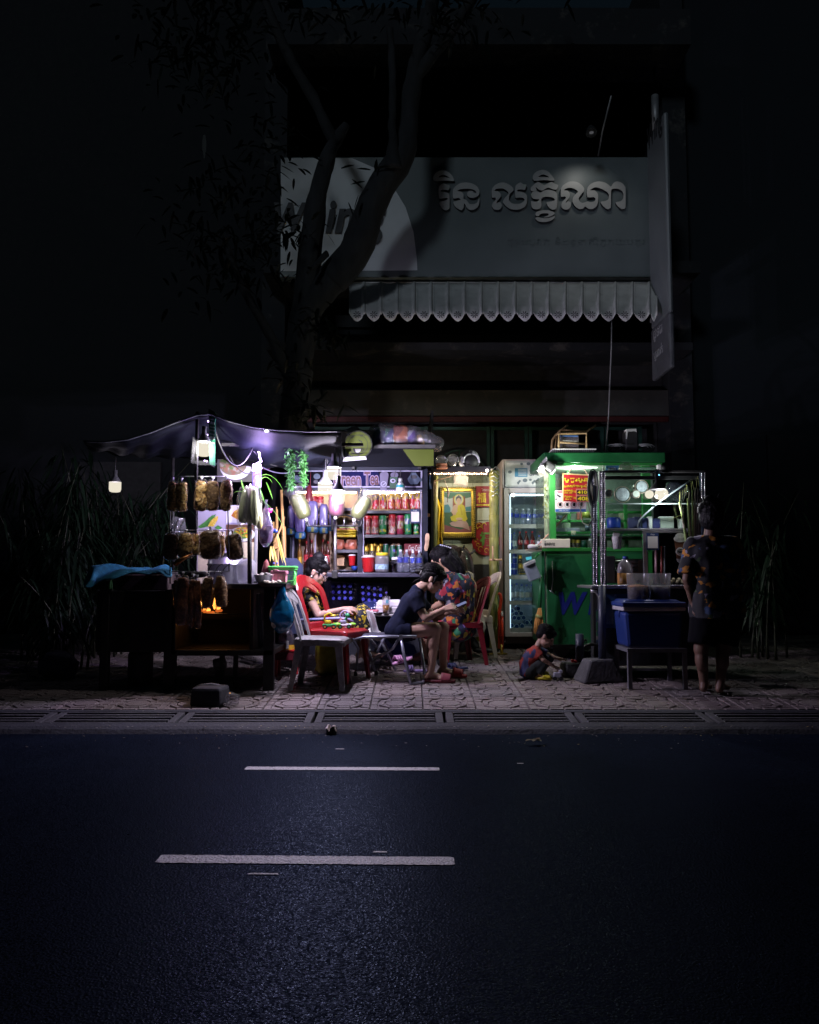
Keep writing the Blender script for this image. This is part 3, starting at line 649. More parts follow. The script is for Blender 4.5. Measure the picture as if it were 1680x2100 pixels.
# ================================================================== SHARED MATERIALS AND GOODS
black=M('black_paint',(.02,.02,.022),.5);navy=M('navy_paint',(.008,.011,.026),.5,spec=.3,var=.15);steel=M('steel',(.55,.55,.58),.32,metal=.9,var=.08,scale=20)
alu=M('aluminium',(.62,.62,.66),.38,metal=.7,var=.08);white=M('white_plastic',(.72,.71,.70),.45,var=.06);offw=M('offwhite_board',(.70,.68,.64),.55,var=.05)
redp=M('red_plastic',(.42,.012,.018),.32,var=.12,scale=6);yel=M('yellow_plastic',(.70,.52,.02),.4,var=.08);bluep=M('blue_plastic',(.02,.06,.36),.35,var=.15)
clr=clear('clear_plastic',(.94,.94,.96),.22,.06);bagm=clear('plastic_film',(.90,.90,.93),.30,.12,haze=.10,hcol=(.75,.74,.78),bump=.9,bscale=34)
glass=clear('glass_sheet',(.90,.95,.93),.10,.03);rope=M('twine',(.55,.42,.30),.8);gold=M('gold_paint',(.65,.42,.06),.35,metal=.55,var=.2)
ink=M('ink',(.02,.02,.03),.5,var=0);cream=M('cream_card',(.72,.66,.52),.55,var=.08);pink=M('pink_plastic',(.62,.25,.32),.45)
dkred=M('dark_red_card',(.16,.01,.02),.45,var=.2);brown=M('cardboard',(.48,.32,.18),.8,var=.12,bump=.2);green=M('kiosk_green',(.011,.115,.034),.42,var=.22,scale=5,dirt=((.06,.09,.05),5,.62))
PROTO={}
KINDS={
'snack_jar':[('body',clr,[(.44,0),(.46,.03),(.46,.88),(.40,.93)]),('label',printed('jar_label_red',[((.46,.015,.03),6),((.30,.01,.02),2),((.55,.45,.42),2),((.5,.3,.06),1)],7,.4),[(.475,.06),(.475,.55)]),('contents',printed('snack_fill',[((.62,.42,.05),3),((.16,.07,.25),2),((.68,.58,.25),2)],5),[(.40,.55),(.42,.60),(.40,.86)]),('lid',clr,[(.47,.90),(.47,.98),(.44,1)])],
'red_jar':[('body',printed('jar_pink_label',[((.46,.06,.07),5),((.38,.03,.05),3),((.55,.36,.33),1.5)],8,.4),[(.42,0),(.47,.03),(.47,.74),(.40,.82)]),('label',printed('jar_label_pale',[((.50,.38,.34),4),((.42,.06,.07),2),((.50,.34,.08),1.5),((.16,.12,.2),1)],9,.45),[(.476,.06),(.476,.40)]),('lid',redp,[(.47,.80),(.48,.82),(.48,.97),(.45,1)])],
'green_jar':[('body',M('jar_green',(.015,.22,.07),.35,var=.1),[(.42,0),(.47,.03),(.47,.93),(.44,1)]),('label',printed('jar_patch',[((.50,.54,.46),3),((.02,.16,.06),3),((.05,.08,.3),1)],6,.45),[(.476,.50),(.476,.78)]),('band',printed('jar_yellow',[((.55,.46,.04),3),((.03,.15,.30),1.5),((.03,.2,.07),2)],7,.45),[(.476,.12),(.476,.28)])],
'maroon_jar':[('body',M('jar_maroon',(.24,.02,.05),.38,var=.35,scale=4),[(.42,0),(.47,.03),(.47,.86),(.42,.90)]),('label',printed('jar_leaf',[((.30,.22,.08),2),((.42,.40,.36),2),((.15,.015,.04),3),((.2,.24,.05),1)],6,.45),[(.476,.3),(.476,.7)]),('lid',M('lid_cerise',(.45,.03,.12),.4),[(.46,.87),(.46,.97),(.42,1)])],
'gold_can':[('body',gold,[(.38,0),(.47,.05),(.47,.9),(.38,.97),(.38,1)]),('label',printed('can_black',[((.03,.025,.02),5),((.35,.28,.14),1.5),((.08,.06,.04),2)],9,.4),[(.476,.12),(.476,.62)])],
'green_can':[('body',M('can_green',(.01,.10,.05),.35,var=.15),[(.38,0),(.47,.05),(.47,.9),(.40,.96)]),('lid',alu,[(.40,.95),(.42,.97),(.38,1)])],
'blue_can':[('body',M('can_blue',(.02,.04,.28),.35,var=.15),[(.38,0),(.47,.04),(.47,.94),(.40,.97)]),('label',M('can_silver',(.5,.5,.58),.35,metal=.5),[(.476,.42),(.476,.56)]),('lid',alu,[(.40,.96),(.42,.98),(.38,1)])],
'cola_bottle':[('body',M('cola',(.05,.008,.006),.12,var=.1),[(.40,0),(.46,.04),(.44,.3),(.47,.5),(.44,.62),(.30,.74),(.15,.84),(.14,.93)]),('label',printed('cola_label',[((.38,.015,.025),6),((.5,.42,.42),1),((.25,.01,.02),2)],6,.4),[(.476,.28),(.480,.52)]),('cap',redp,[(.19,.92),(.19,1)])],
'amber_bottle':[('body',M('amber',(.16,.07,.012),.12),[(.40,0),(.46,.04),(.46,.55),(.22,.72),(.16,.9)]),('label',gold,[(.468,.2),(.468,.42)]),('cap',gold,[(.19,.9),(.19,1)])],
'water_bottle':[('body',clear('water_pet',(.80,.87,.94),.30,.05,haze=.26,hcol=(.66,.68,.80)),[(.40,0),(.46,.03),(.45,.18),(.47,.36),(.46,.62),(.34,.76),(.17,.86),(.16,.92)]),('label',printed('water_label',[((.02,.045,.40),7),((.06,.10,.5),2),((.45,.48,.6),1)],7,.4),[(.474,.42),(.474,.66)]),('cap',M('cap_white',(.62,.64,.70),.4),[(.20,.91),(.20,1)])],
'plain_bottle':[('body',clear('clear_pet',(.80,.88,.93),.32,.05,haze=.10,hcol=(.55,.66,.76)),[(.40,0),(.46,.03),(.45,.18),(.47,.36),(.46,.62),(.34,.76),(.17,.86),(.16,.92)]),('label',M('pale_label',(.55,.57,.60),.5,var=.2,scale=6),[(.474,.2),(.474,.52)]),('cap',bluep,[(.20,.91),(.20,1)])],
'candy_jar':[('body',clear('cloudy_jar',(.80,.80,.84),.22,.1,haze=.42,hcol=(.62,.60,.64)),[(.42,0),(.48,.04),(.49,.7),(.42,.86)]),('label',M('sticker_blue',(.30,.45,.62),.5,var=.5,scale=8),[(.492,.14),(.492,.40)]),('lid',yel,[(.44,.84),(.44,.97),(.40,1)])],
'red_bucket':[('body',M('bucket_red',(.50,.015,.02),.35,var=.1),[(.36,0),(.38,.02),(.47,.84),(.49,.86)]),('lid',M('lid_grey',(.55,.50,.52),.4),[(.50,.85),(.50,.9),(.40,.94),(.36,1)])],
'flask':[('body',alu,[(.42,0),(.46,.03),(.46,.8),(.34,.9)]),('lid',steel,[(.34,.88),(.34,.98),(.28,1)])],
'soda_bottle':[('body',clr,[(.40,0),(.46,.04),(.44,.3),(.47,.5),(.44,.62),(.30,.74),(.15,.84),(.14,.93)]),('label',M('soda_white',(.60,.58,.60),.45,var=.2),[(.476,.55),(.43,.66)]),('cap',M('cap_violet',(.10,.08,.42),.4),[(.19,.92),(.19,1)])],
}
def goods(kind,name,label,cat,px,py,Y,w,h,group=None,rz=None,rot=None):
 """stand one bottle, can or jar with its foot at a photo point; w and h in photo pixels"""
 k=RN.uniform(.95,1.04);loc=P(px+RN.uniform(-.7,.7),py,Y+RN.uniform(-.015,.015));sc=(m(w,Y),m(w,Y),m(h*k,Y));rot=rot or(RN.uniform(-.02,.02),RN.uniform(-.025,.025),RN.uniform(0,6));rz=RN.uniform(0,6)if rz is None else rz
 key=(kind,name)
 if key in PROTO:
  src=PROTO[key];r=src.copy();COL.objects.link(r)
  for ch in src.children:c=ch.copy();COL.objects.link(c);c.parent=r
  if group is None and 'group' in r:del r['group']
 else:
  r=local(name,label,cat)
  for pn,mt,pr in KINDS[kind]:
   full=pn in('body','contents','lid','cap')
   MB().lathe(pr,(0,0,0),16,capb=full,capt=full).build(pn,mt,r)
  PROTO[key]=r
 place(r,loc,rz,rot,sc);tag(r,label,cat,group);return r
# ================================================================== DRINKS STALL (centre)
YC=8.55;YCb=9.05
stall=thing('drinks_stall','dark navy drinks stall with glowing shelves and a green tea banner','stall',G(735,8.8))
def part(name,mats,fn,par):mb=MB();fn(mb);return mb.build(name,mats,par)
for xa,xb in((594,606),(733,744),(866,877)):part('post',navy,lambda b:b.pan(xa,958,xb,1180,YC,.04),stall)
part('top_rail',navy,lambda b:(b.pan(594,957,877,966,YC-.004,.05),b.pan(594,998,877,1007,YC-.004,.05)),stall)
part('counter',M('counter_edge',(.05,.05,.08),.35,var=.2),lambda b:b.box(((P(670,1177,YC).x+P(878,1177,YC).x)/2-.0,YC+.16,P(700,1179,YC).z),(m(215,YC),.70,m(9,YC)),bev=.008),stall)
part('back_panel',M('stall_back',(.50,.36,.26),.7,var=.1),lambda b:b.pan(606,1005,868,1178,YCb+.03,.02),stall)
part('side_panel',navy,lambda b:b.box((P(870,1100,YC).x+.015,YC+.29,(P(870,960,YC).z+.22)/2),(.02,.5,P(870,960,YC).z-.22)),stall)
part('side_panel',navy,lambda b:b.box((P(597,1100,YC).x-.005,YC+.29,(P(597,960,YC).z+.22)/2),(.02,.5,P(597,960,YC).z-.22)),stall)
part('skirt',M('skirt_dark',(.012,.014,.024),.6),lambda b:b.pan(610,1190,870,1345,YCb+.02,.02),stall)
part('partition',navy,lambda b:b.box((P(739,1090,YC).x,YC+.28,(P(739,1005,YC).z+P(739,1176,YC).z)/2),(.02,.44,P(739,1005,YC).z-P(739,1176,YC).z)),stall)
shelf=M('shelf_dark',(.05,.05,.07),.4)
for y,xa,xb in((1047,744,866),(1097,744,866),(1042,606,733),(1128,687,733)):
 part('shelf',shelf,lambda b:b.box(((P(xa,y,YC).x+P(xb,y,YC).x)/2,YC+.26,P(700,y+2,YC).z),(P(xb,y,YC).x-P(xa,y,YC).x-.005,.44,m(6,YC))),stall)
trim=M('white_trim',(.30,.29,.42),.4)
for q in((744,1007,747,1176),(862,1007,865,1135),(600,1007,603,1172),(645,1090,648,1140),(744,1004.5,866,1006.8)):
 part('white_trim',trim,lambda b:b.pan(*q,YC-.010,.008),stall)
part('shelf_lamp',emit('warm_tube',(1,.78,.48),34),lambda b:b.cyl(P(752,1010,YC+.25),P(860,1010,YC+.25),.012,n=8),stall)
part('shelf_lamp',emit('warm_tube2',(1,.55,.28),24),lambda b:b.cyl(P(690,1132,YC+.30),P(732,1132,YC+.30),.010,n=8),stall)
part('shelf_lamp',emit('warm_tube',(1,.78,.48),34),lambda b:b.cyl(P(612,1010,YC+.34),P(730,1010,YC+.34),.010,n=8),stall)
part('shelf_lamp',emit('warm_tube3',(1,.72,.40),18),lambda b:b.cyl(P(752,1102,YC+.36),P(860,1102,YC+.36),.008,n=8),stall)
# banner
ban=thing('tea_banner','long drinks banner lettered Green Tea above the stall shelves','banner',P(735,1000,YC-.02))
YB1=YC-.02;bdark=M('banner_dark',(.0045,.0035,.008),.85,spec=.1,var=.4,scale=3)
part('sheet',bdark,lambda b:b.pan(600,966,866,999,YB1,.01),ban)
part('border',trim,lambda b:(b.pan(598,965,866,967,YB1-.003,.003),b.pan(598,997,866,999.5,YB1-.003,.003),b.pan(863,967,866,997,YB1-.003,.003),b.pan(598,967,600.5,997,YB1-.003,.003)),ban)
part('blue_print',M('banner_blue',(.005,.006,.045),.7,spec=.1,var=.4,scale=6),lambda b:b.art([(688,968),(776,968),(782,996),(684,996)],YB1-.0015,.001),ban)
lil=M('lettering_lilac',(.20,.14,.26),.5,var=0);mar=M('lettering_maroon',(.055,.004,.010),.5,var=0)
for body,bx in(('Green',(684,968.5,740,996.5)),('Tea',(747,967.5,777,995))):
 text(body,bx[0]-1.2,bx[1]-1.2,bx[2]+1.2,bx[3]+1.2,YB1-.003,lil,'lettering_edge',ban,.001,.075);text(body,*bx,YB1-.005,mar,'lettering',ban,.001,.018)
cupl=M('cup_lilac',(.09,.08,.14),.5,var=.15);cupg=M('cup_green',(.006,.055,.022),.5,var=.2);cupb=M('cup_blue',(.05,.075,.12),.5,var=.15);cupd=M('cup_dark',(.03,.03,.04),.5)
part('cup_picture',[cupl,trim,cupd],lambda b:(b.art([(779,974),(797,974),(793,1004),(780,1004)],YB1-.005),b.disc(788,973,9,6,YB1-.006),b.disc(787,993,6,6,YB1-.0075,mi=1,n=16),b.disc(787,993,4.8,4.8,YB1-.009,mi=0,n=16),b.art([(784,995),(790,990),(791,991),(785,996)],YB1-.0105,mi=1)),ban)
part('cup_picture',[cupg,trim,cupd,cupl],lambda b:(b.art([(800,978),(816,978),(812,1001),(799,1001)],YB1-.005),b.disc(809,974,8,6,YB1-.004,mi=3),b.disc(806,986,5.5,4.5,YB1-.0075,mi=1,n=16),b.disc(806,986,3,2.4,YB1-.009,mi=2,n=12),b.art([(811,966),(812.5,966),(809,980),(807.5,980)],YB1-.0065,mi=2)),ban)
part('cup_picture',[cupb,cupd],lambda b:(b.art([(836,982),(842,973),(844,969),(853,969),(855,973),(861,980),(860,988),(856,993),(842,993),(838,988)],YB1-.005),b.disc(849,978,7,4,YB1-.0065,mi=1),b.disc(863,984,3,4,YB1-.004)),ban)
part('cup_picture',[cupb,cupd],lambda b:(b.disc(609,982,7.5,7.5,YB1-.005),b.disc(619,985,7,8,YB1-.004),b.disc(650,977,7,6,YB1-.005),b.disc(648,988,5,4,YB1-.004,mi=1)),ban)
# board on top of the stall
hb=thing('stall_header','dark header board with a lime green corner on top of the drinks stall','board',P(800,956,8.35))
lime=M('lime_paint',(.085,.112,.010),.5,var=.12,scale=4);hdk=M('header_dark',(.004,.0045,.008),.75,spec=.12,var=.2)
part('board',hdk,lambda b:b.pan(700,919,891,956,8.35,.06),hb)
part('lime_corner',lime,lambda b:b.art([(826,921.5),(889.5,921.5),(889.5,955.5),(851,955.5)],8.347,.002),hb)
part('top_board',M('header_top',(.08,.078,.08),.55),lambda b:b.box(((P(700,915,8.3).x+P(894,915,8.3).x)/2,8.58,P(800,915,8.3).z),(m(194,8.3),.56,m(7,8.3))),hb)
part('prop',black,lambda b:[b.box((P(x,940,8.8).x,8.6,(P(x,956,8.6).z+P(x,958,8.5).z)/2-.02),(.03,.4,.05))for x in(730,860)],hb)
# round coffee sign
rs=thing('round_sign','round lime green coffee sign with a cup drawing beside the header board','sign',P(734,940,8.1))
YR=8.1
def ringfn(b,cx,cy0,r0,r1,Y,mi=0,n=36,d=.0012):
 for i in range(n):
  a,c=2*pi*i/n,2*pi*(i+1)/n;b.art([(cx+r0*cos(a),cy0+r0*sin(a)),(cx+r1*cos(a),cy0+r1*sin(a)),(cx+r1*cos(c),cy0+r1*sin(c)),(cx+r0*cos(c),cy0+r0*sin(c))],Y,d,mi)
part('disc',[lime,ink],lambda b:(b.disc(734.5,912,28,28,YR,.03,n=40),b.disc(734.5,912,29.2,29.2,YR+.004,.024,mi=1,n=40)),rs)
part('ring',ink,lambda b:(ringfn(b,734.5,912,19.4,20.4,YR-.002),ringfn(b,734.5,912,26.8,27.6,YR-.002)),rs)
part('cup_drawing',[ink,M('cup_white_print',(.5,.5,.48),.5)],lambda b:(b.art([(724,919.5),(742,919.5),(740,926),(736,929),(729,929),(725,925)],YR-.002),b.art([(728,920.5),(741,920.5),(739,926),(734,928.4),(730,927.5)],YR-.0035,mi=1),b.art([(719,929.5),(746,929.5),(742,931.5),(724,931.5)],YR-.002),ringfn(b,743.5,923,2.2,3.4,YR-.002,n=14),b.art([(734,900),(738,903),(743,905),(742,911),(740,911),(741,906),(737,904.5)],YR-.002)),rs)
text('កាហ្វេ',715,892,727,899,YR-.002,ink,'lettering',rs,.001,.02);text('ស្រស់',737,888,751,896,YR-.002,ink,'lettering',rs,.001,.02)
text('Coffee',722,933,746,938,YR-.002,ink,'lettering',rs,.001,.02)
# goods bagged on the header
pk=[printed('pack_%d'%i,[(a,3),(b_,2),(c_,1)],9,.35)for i,(a,b_,c_)in enumerate((((.03,.04,.16),(.02,.10,.12),(.1,.1,.3)),((.05,.05,.20),(.03,.12,.09),(.12,.1,.3)),((.45,.14,.06),(.20,.06,.05),(.5,.35,.3)),((.16,.10,.36),(.35,.35,.42),(.6,.55,.2)),((.55,.28,.03),(.5,.18,.02),(.6,.4,.1))))]
def pillow(b,c,sx,sy,sz,rot=(0,0,0),seed=0,amp=.012,mi=0):
 Rm=Euler(rot).to_matrix();k0=len(b.v)
 def fn(u,v):
  a=2*pi*u;p=-pi/2+pi*v
  f=lambda t,e:math.copysign(abs(t)**e,t)
  return V(c)+Rm@V((f(cos(p),.45)*f(cos(a),.6)*sx/2,f(cos(p),.45)*f(sin(a),.6)*sy/2,f(sin(p),.7)*sz/2))
 b.grid(fn,18,12,mi=mi);b.wob(amp,18,seed,k0);return b
for(x,y,w,h,k,rot,lab)in((778,898,30,34,0,.35,'dark blue packet leaning leftmost on the stall header'),(798,896,22,38,1,.15,'violet and green packet second from left on the stall header'),(822,893,34,44,2,.05,'orange crinkled bag standing on the stall header'),(846,898,20,34,3,-.1,'lilac framed packet right of the orange bag on the header'),(862,903,14,24,4,-.25,'small amber packet at the right of the packets on the header')):
 o=pillow(MB(),P(x,y,8.5),m(w,8.5),.14,m(h,8.5),(0,rot,0),x).build('snack_packet',pk[k]);tag(o,lab,'packet','bagged goods on the stall header')
b=MB();pillow(b,P(812,897,8.5),m(118,8.5),.26,m(50,8.5),(0,.05,0),3,.03);pillow(b,P(880,905,8.45),m(62,8.5),.22,m(30,8.5),(0,.35,0),9,.03)
tag(b.build('plastic_sack',bagm),'clear crinkled plastic sack over the packets on the header board','bag')
b=MB().cyl(P(704,900,8.3),P(728,888,8.6),.075,n=14);tag(b.build('cloth_roll',M('roll_grey',(.32,.31,.30),.8,bump=.3)),'grey rolled tarpaulin behind the round coffee sign','roll')
# shelves of the stall: upper right
YS1=YC+.10
for i,x in enumerate((771,787,803,818,833,846,858)):
 goods('snack_jar','snack_jar','tall clear jar of snacks with red label, %s from left on the top shelf'%ORD[i],'jar',x,1046,YS1+(i%2)*.03,15.5,41-(i<2)*4,'snack jars on the top shelf of the drinks stall')
for i,(x,k,nm,lab)in enumerate(((753,'red_jar','sweet_jar','red lidded jar with pale label at the left end of the middle shelf'),(769,'red_jar','sweet_jar','red lidded jar just left of the green tin on the middle shelf'),(786,'green_jar','tea_tin','green tin with white patch between two red lidded jars'),(804,'red_jar','sweet_jar','red lidded jar just right of the green tin on the middle shelf'),(821,'maroon_jar','coffee_jar','maroon jar with cerise lid on the middle shelf'),(838,'green_jar','tea_tin','green tin behind the blue payment card'))):
 goods(k,nm,lab,'jar',x,1096,YS1,16,40,'jars on the middle shelf of the drinks stall')
goods('green_jar','tea_cup_tin','small green tin at the right end of the middle shelf','tin',854,1096,YS1-.03,11,22)
for i,x in enumerate((752,764,777)):goods('gold_can','drink_can','gold can with dark label, %s from left behind the red bucket'%ORD[i],'can',x,1150,YS1,11.5,32,'cans on the lowest shelf of the drinks stall')
for i,x in enumerate((792,806,819)):goods('green_can','beer_can','dark green can, %s from left behind the yellow lidded jar'%ORD[i],'can',x,1150,YS1,12.5,33,'cans on the lowest shelf of the drinks stall')
for i,x in enumerate((750,760,770,781)):goods('amber_bottle','amber_bottle','amber bottle in the back row above the gold cans, %s from left'%ORD[i],'bottle',x,1125,YC+.36,10,29,'amber bottles at the back of the stall')
part('lower_shelf',shelf,lambda b:b.box(((P(744,1152,YC).x+P(866,1152,YC).x)/2,YC+.28,P(700,1153,YC).z),(m(118,YC),.40,m(4,YC))),stall)
b=MB().pan(803,1098,822,1120,YC+.32,.1);tag(b.build('carton',brown),'small plain carton at the back of the drinks stall shelves','box')
b=MB().pan(845,1098,862,1115,YC+.36,.08);tag(b.build('paper_bag',M('paper_pale',(.62,.45,.33),.8)),'pale paper packet at the back above the dark red soda case','packet')
cz=thing('soda_case','dark red soda can case with white script lettering on the shelf','box',P(845,1150,YS1-.03))
part('case',dkred,lambda b:b.pan(829,1115,864,1150,YS1-.03,.2,bev=.004),cz)
text('Coca-Cola',838,1118,862,1129,YS1-.032,white,'lettering',cz,.001,.0,.25)
card=thing('payment_card','navy payment stand card with white panel hanging on the drinks stall','card',P(851,1073,YC-.03))
part('card',M('card_navy',(.012,.03,.10),.5),lambda b:b.pan(842,1044,861,1073,YC-.03,.006),card)
part('panel',offw,lambda b:b.pan(843.5,1049.5,859.5,1070,YC-.0325,.002),card)
text('Pay',848,1045.5,855,1048.5,YC-.0325,white,'lettering',card,.001,.0)
# on the counter
goods('red_bucket','ice_bucket','red bucket with pale lid on the stall counter','bucket',756,1173,YC-.08,29,34)
goods('candy_jar','candy_jar','cloudy plastic jar with yellow lid on the stall counter','jar',784,1173,YC-.08,29,40)
goods('soda_bottle','soda_bottle','clear soda bottle with violet cap beside the water pack','bottle',809,1173,YC-.08,13,47)
for j in range(2):
 for i,x in enumerate((822,834,847,860)):
  goods('water_bottle','water_bottle','%s clear water bottle with blue band from left in the %s row on the counter'%(ORD[i],('front','back')[j]),'bottle',x,1173,YC-.09+j*.075,13.2,44,'water bottles packed on the stall counter')
b=MB();b.box(((P(821,1173,YC).x+P(861,1173,YC).x)/2,YC-.05,P(840,1156,YC).z),(m(54,YC),.16,m(33,YC)),bev=.02);tag(b.build('shrink_wrap',clear('wrap_film',(.88,.88,.92),.35,.1,haze=.06,hcol=(.72,.72,.82),bump=.8,bscale=26)),'clear shrink wrap round the water bottle pack on the counter','wrap')
# left half of the stall
for i,(x,w,h)in enumerate(((615,10.5,54),(627,10.5,54),(639,10.5,54))):goods('cola_bottle' if i else 'amber_bottle','cola_bottle' if i else 'amber_bottle','cola bottle behind the left glass of the stall, %s from left'%ORD[i]if i else 'amber bottle at the left end of the bottles behind the glass','bottle',x,1168,YC+.12,w,h+6,'bottles behind the left glass')
for i,x in enumerate((660,672)):goods('cola_bottle','cola_bottle','cola bottle %s of the rack pole behind the seated woman'%('left','just left')[i],'bottle',x,1168,YC+.12,10.5,60,'bottles behind the left glass')
goods('flask','steel_flask','grey steel flask on the counter behind the seated woman','flask',668,1178,YC-.03,11,38)
lj=M('lolly_white',(.6,.5,.48),.5,var=.3,scale=8)
for i,x in enumerate((643,657)):
 goods('red_jar','lolly_jar','jar with broad red lid %s on the left top shelf'%('leftmost','beside its twin')[i],'jar',x,1040,YC+.08,15,22,'red lidded jars on the left shelf')
hpk=printed('lilac_packet',[((.085,.07,.19),5),((.12,.10,.25),4),((.04,.035,.09),1)],3,.3);hbt=M('packet_blue_foot',(.008,.06,.15),.35);hsq=M('packet_olive',(.13,.13,.015),.4)
for i,(x,y,w,h,dY)in enumerate(((597,1065,16,58,0),(616,1066,22,72,-.05),(641,1058,24,64,-.04),(664,1062,18,60,-.02),(682,1060,14,52,.0))):
 t=thing('hanging_packet','lilac packet with blue foot, %s from left in the hanging row'%ORD[i],'packet',P(x,y-h/2,YC-.06+dY),'lilac packets hanging at the stall front')
 Yq=YC-.06+dY;part('packet',hpk,lambda b:pillow(b,P(x,y-4,Yq),m(w,Yq),.05,m(h-10,Yq),(0,0,0),x,.004),t)
 part('foot',hbt,lambda b:pillow(b,P(x,y+h/2-4,Yq-.002),m(w+1,Yq),.054,m(15,Yq),(0,0,0),x,.004),t)
 part('badge',hsq,lambda b:b.pan(x-2.6,y+h/2-9,x+2.6,y+h/2+1,Yq-.036,.006),t)
t=thing('yellow_tray_stack','stack of ribbed yellow trays on the stall counter window','trays',P(709,1102,YC-.02))
for k,(a,c)in enumerate(((1086,1091),(1091.6,1096.4),(1097,1102))):part('tray',yel,lambda b:b.box(((P(686,a,YC).x+P(731,a,YC).x)/2,YC+.05,(P(700,a,YC).z+P(700,c,YC).z)/2),(m(45-k,YC),.2,m(c-a,YC)),bev=.010),t)
part('top_tray',M('lime_tray',(.30,.45,.05),.4),lambda b:b.pan(696,1079,726,1084,YC+.02,.16,bev=.006),t)
part('rim',redp,lambda b:b.pan(690,1083.5,729,1086,YC+.0,.17,bev=.004),t)
for i,(x,w)in enumerate(((697,22),(720,26))):
 o=pillow(MB(),P(x,1117,YC+.1),m(w,YC),.10,m(22,YC),(0,0,0),x,.012).build('noodle_packet',printed('salmon_packet',[((.52,.16,.10),4),((.62,.36,.28),2),((.42,.08,.05),2)],11,.25));tag(o,('left','right')[i]+' salmon coloured packet on the shelf under the yellow trays','packet','salmon packets under the yellow trays')
b=MB().pan(691,1145,706,1160,YC+.12,.08);tag(b.build('carton',brown),'small open carton in the lit serving window','box')
goods('red_bucket','red_cup','red cup with pale rim in the lit serving window','cup',722,1160,YC+.08,16,24)
b=MB()
for _ in range(9):pillow(b,P(RN.uniform(690,730),RN.uniform(1137,1143),YC+RN.uniform(.2,.3)),.06,.05,.05,(0,RN.uniform(-.5,.5),0),_,.01)
tag(b.build('bun_pile',M('bun',(.62,.40,.20),.7,bump=.3)),'pile of pale bagged snacks at the back of the serving window','snacks')
b=MB().lathe([(.05,0),(.09,.01),(.10,.02),(.098,.022),(.06,.012)],P(707,1173,YC+.02),18);tag(b.build('plate',steel),'shallow steel plate lying in the serving window','plate')
b=MB().lathe([(.02,0),(.035,.03),(.036,.045)],P(727,1170,YC+.05),12);tag(b.build('blue_cup',bluep),'small blue cup at the right of the serving window','cup')
b=MB();b.tube([P(637,968,YC-.05),P(636.5,1000,YC-.05)],.004,6);b.lathe([(.012,.24),(.030,.20),(.042,.10),(.050,0),(.03,-.005)],P(634,1040,YC-.05),12);tag(b.build('squash',M('dark_red_skin',(.16,.02,.03),.35)),'dark red long-necked bottle hanging beside the left bulb','bottle')
b=MB();b.tube(arc(P(706,1088,YC-.07),m(32,YC),.1,pi*.72,14),.011,8);tag(b.build('hose_loop',black),'black hose loop curving over the yellow trays','hose')
# water packs lying in the dark bay under the counter
wb=clear('blue_pet',(.45,.5,.9),.34,.06,haze=.42,hcol=(.10,.13,.60));wcap=M('cap_royal',(.05,.05,.42),.35)
for nm,x0,y0,nx,ny,sx,lab in(('water_pack',683,1202,4,3,11.8,'left wrapped pack of blue topped water bottles lying under the stall counter'),('water_pack',744,1204,4,3,12.0,'right wrapped pack of blue topped water bottles lying under the stall counter')):
 t=thing(nm,lab,'water pack',P(x0+18,y0+30,8.6),'water packs under the stall counter')
 for j in range(ny):
  for i in range(nx):
   c=P(x0+i*sx+j*.5,y0+j*12.5+(i*1.6 if x0>700 else 0),8.55)
   MB().lathe([(.026,0),(.030,.02),(.030,.13),(.018,.18),(.012,.20),(.012,.22)][::-1],c+V((0,.22,0)),12,rot=Euler((pi/2,0,0)).to_matrix()).build('bottle',wb,t)
   MB().cyl(c+V((0,-.004,0)),c+V((0,.018,0)),.0165,n=12).build('cap',wcap,t)
 part('wrap',clear('pack_film',(.92,.92,.97),.16,.1,bump=.8,bscale=24),lambda b:b.box(P(x0+sx*1.7+2,y0+14,8.68),(m(60,8.6),.22,m(46,8.6)),bev=.03),t)
b=MB();pillow(b,P(775,1249,8.5),m(70,8.5),.3,m(30,8.5),(0,0,0),4,.03);tag(b.build('blue_sack',clear('blue_film',(.35,.42,.8),.4,.1,haze=.35,hcol=(.10,.14,.45),bump=1.,bscale=20)),'crumpled blue plastic sack behind the folding table','bag')
# ================================================================== LEFT CART (grill and corn)
YL=7.0
cart=thing('food_cart','black street food cart with a steel counter and open fire box','cart',G(400,7.4))
iron=M('black_iron',(.022,.021,.022),.55,metal=.3,var=.3,bump=.3);soot=M('soot',(.012,.011,.011),.9)
ct=P(450,1197,YL).z
def bx(par,nm,mt,x0,x1,y0,y1,z0,z1,bev=.006):
 return part(nm,mt,lambda b:b.box(((x0+x1)/2,(y0+y1)/2,(z0+z1)/2),(x1-x0,y1-y0,z1-z0),bev=bev),par)
XA,XM,XR=P(196,1250,YL).x,P(352,1250,YL).x,P(566,1250,YL).x
bx(cart,'counter',M('counter_black',(.03,.03,.035),.35,var=.3),XM,P(588,1197,YL).x,YL-.03,YL+.85,ct-.045,ct)
bx(cart,'left_bay',iron,XA,XM,YL+.02,YL+.8,P(0,1338,YL).z,P(0,1212,YL).z)
zsh=P(0,1345,YL).z
bx(cart,'fire_shelf',iron,XM,XR-.02,YL,YL+.8,zsh,zsh+.05)
bx(cart,'back_plate',soot,XM,XR,YL+.78,YL+.80,zsh,ct-.05)
bx(cart,'side_plate',iron,XM-.0,XM+.03,YL+.0,YL+.78,zsh,ct-.05);bx(cart,'side_plate',iron,P(512,1250,YL).x,P(512,1250,YL).x+.03,YL+.02,YL+.78,zsh,ct-.05)
for x0,x1,y in((540,562,YL),(336,360,YL),(205,222,YL),(545,562,YL+.7),(336,354,YL+.7)):
 a,c=P(x0,1300,y).x,P(x1,1300,y).x;bx(cart,'leg',iron,a,c,y,y+.07,g(y)-.0,ct-.05)
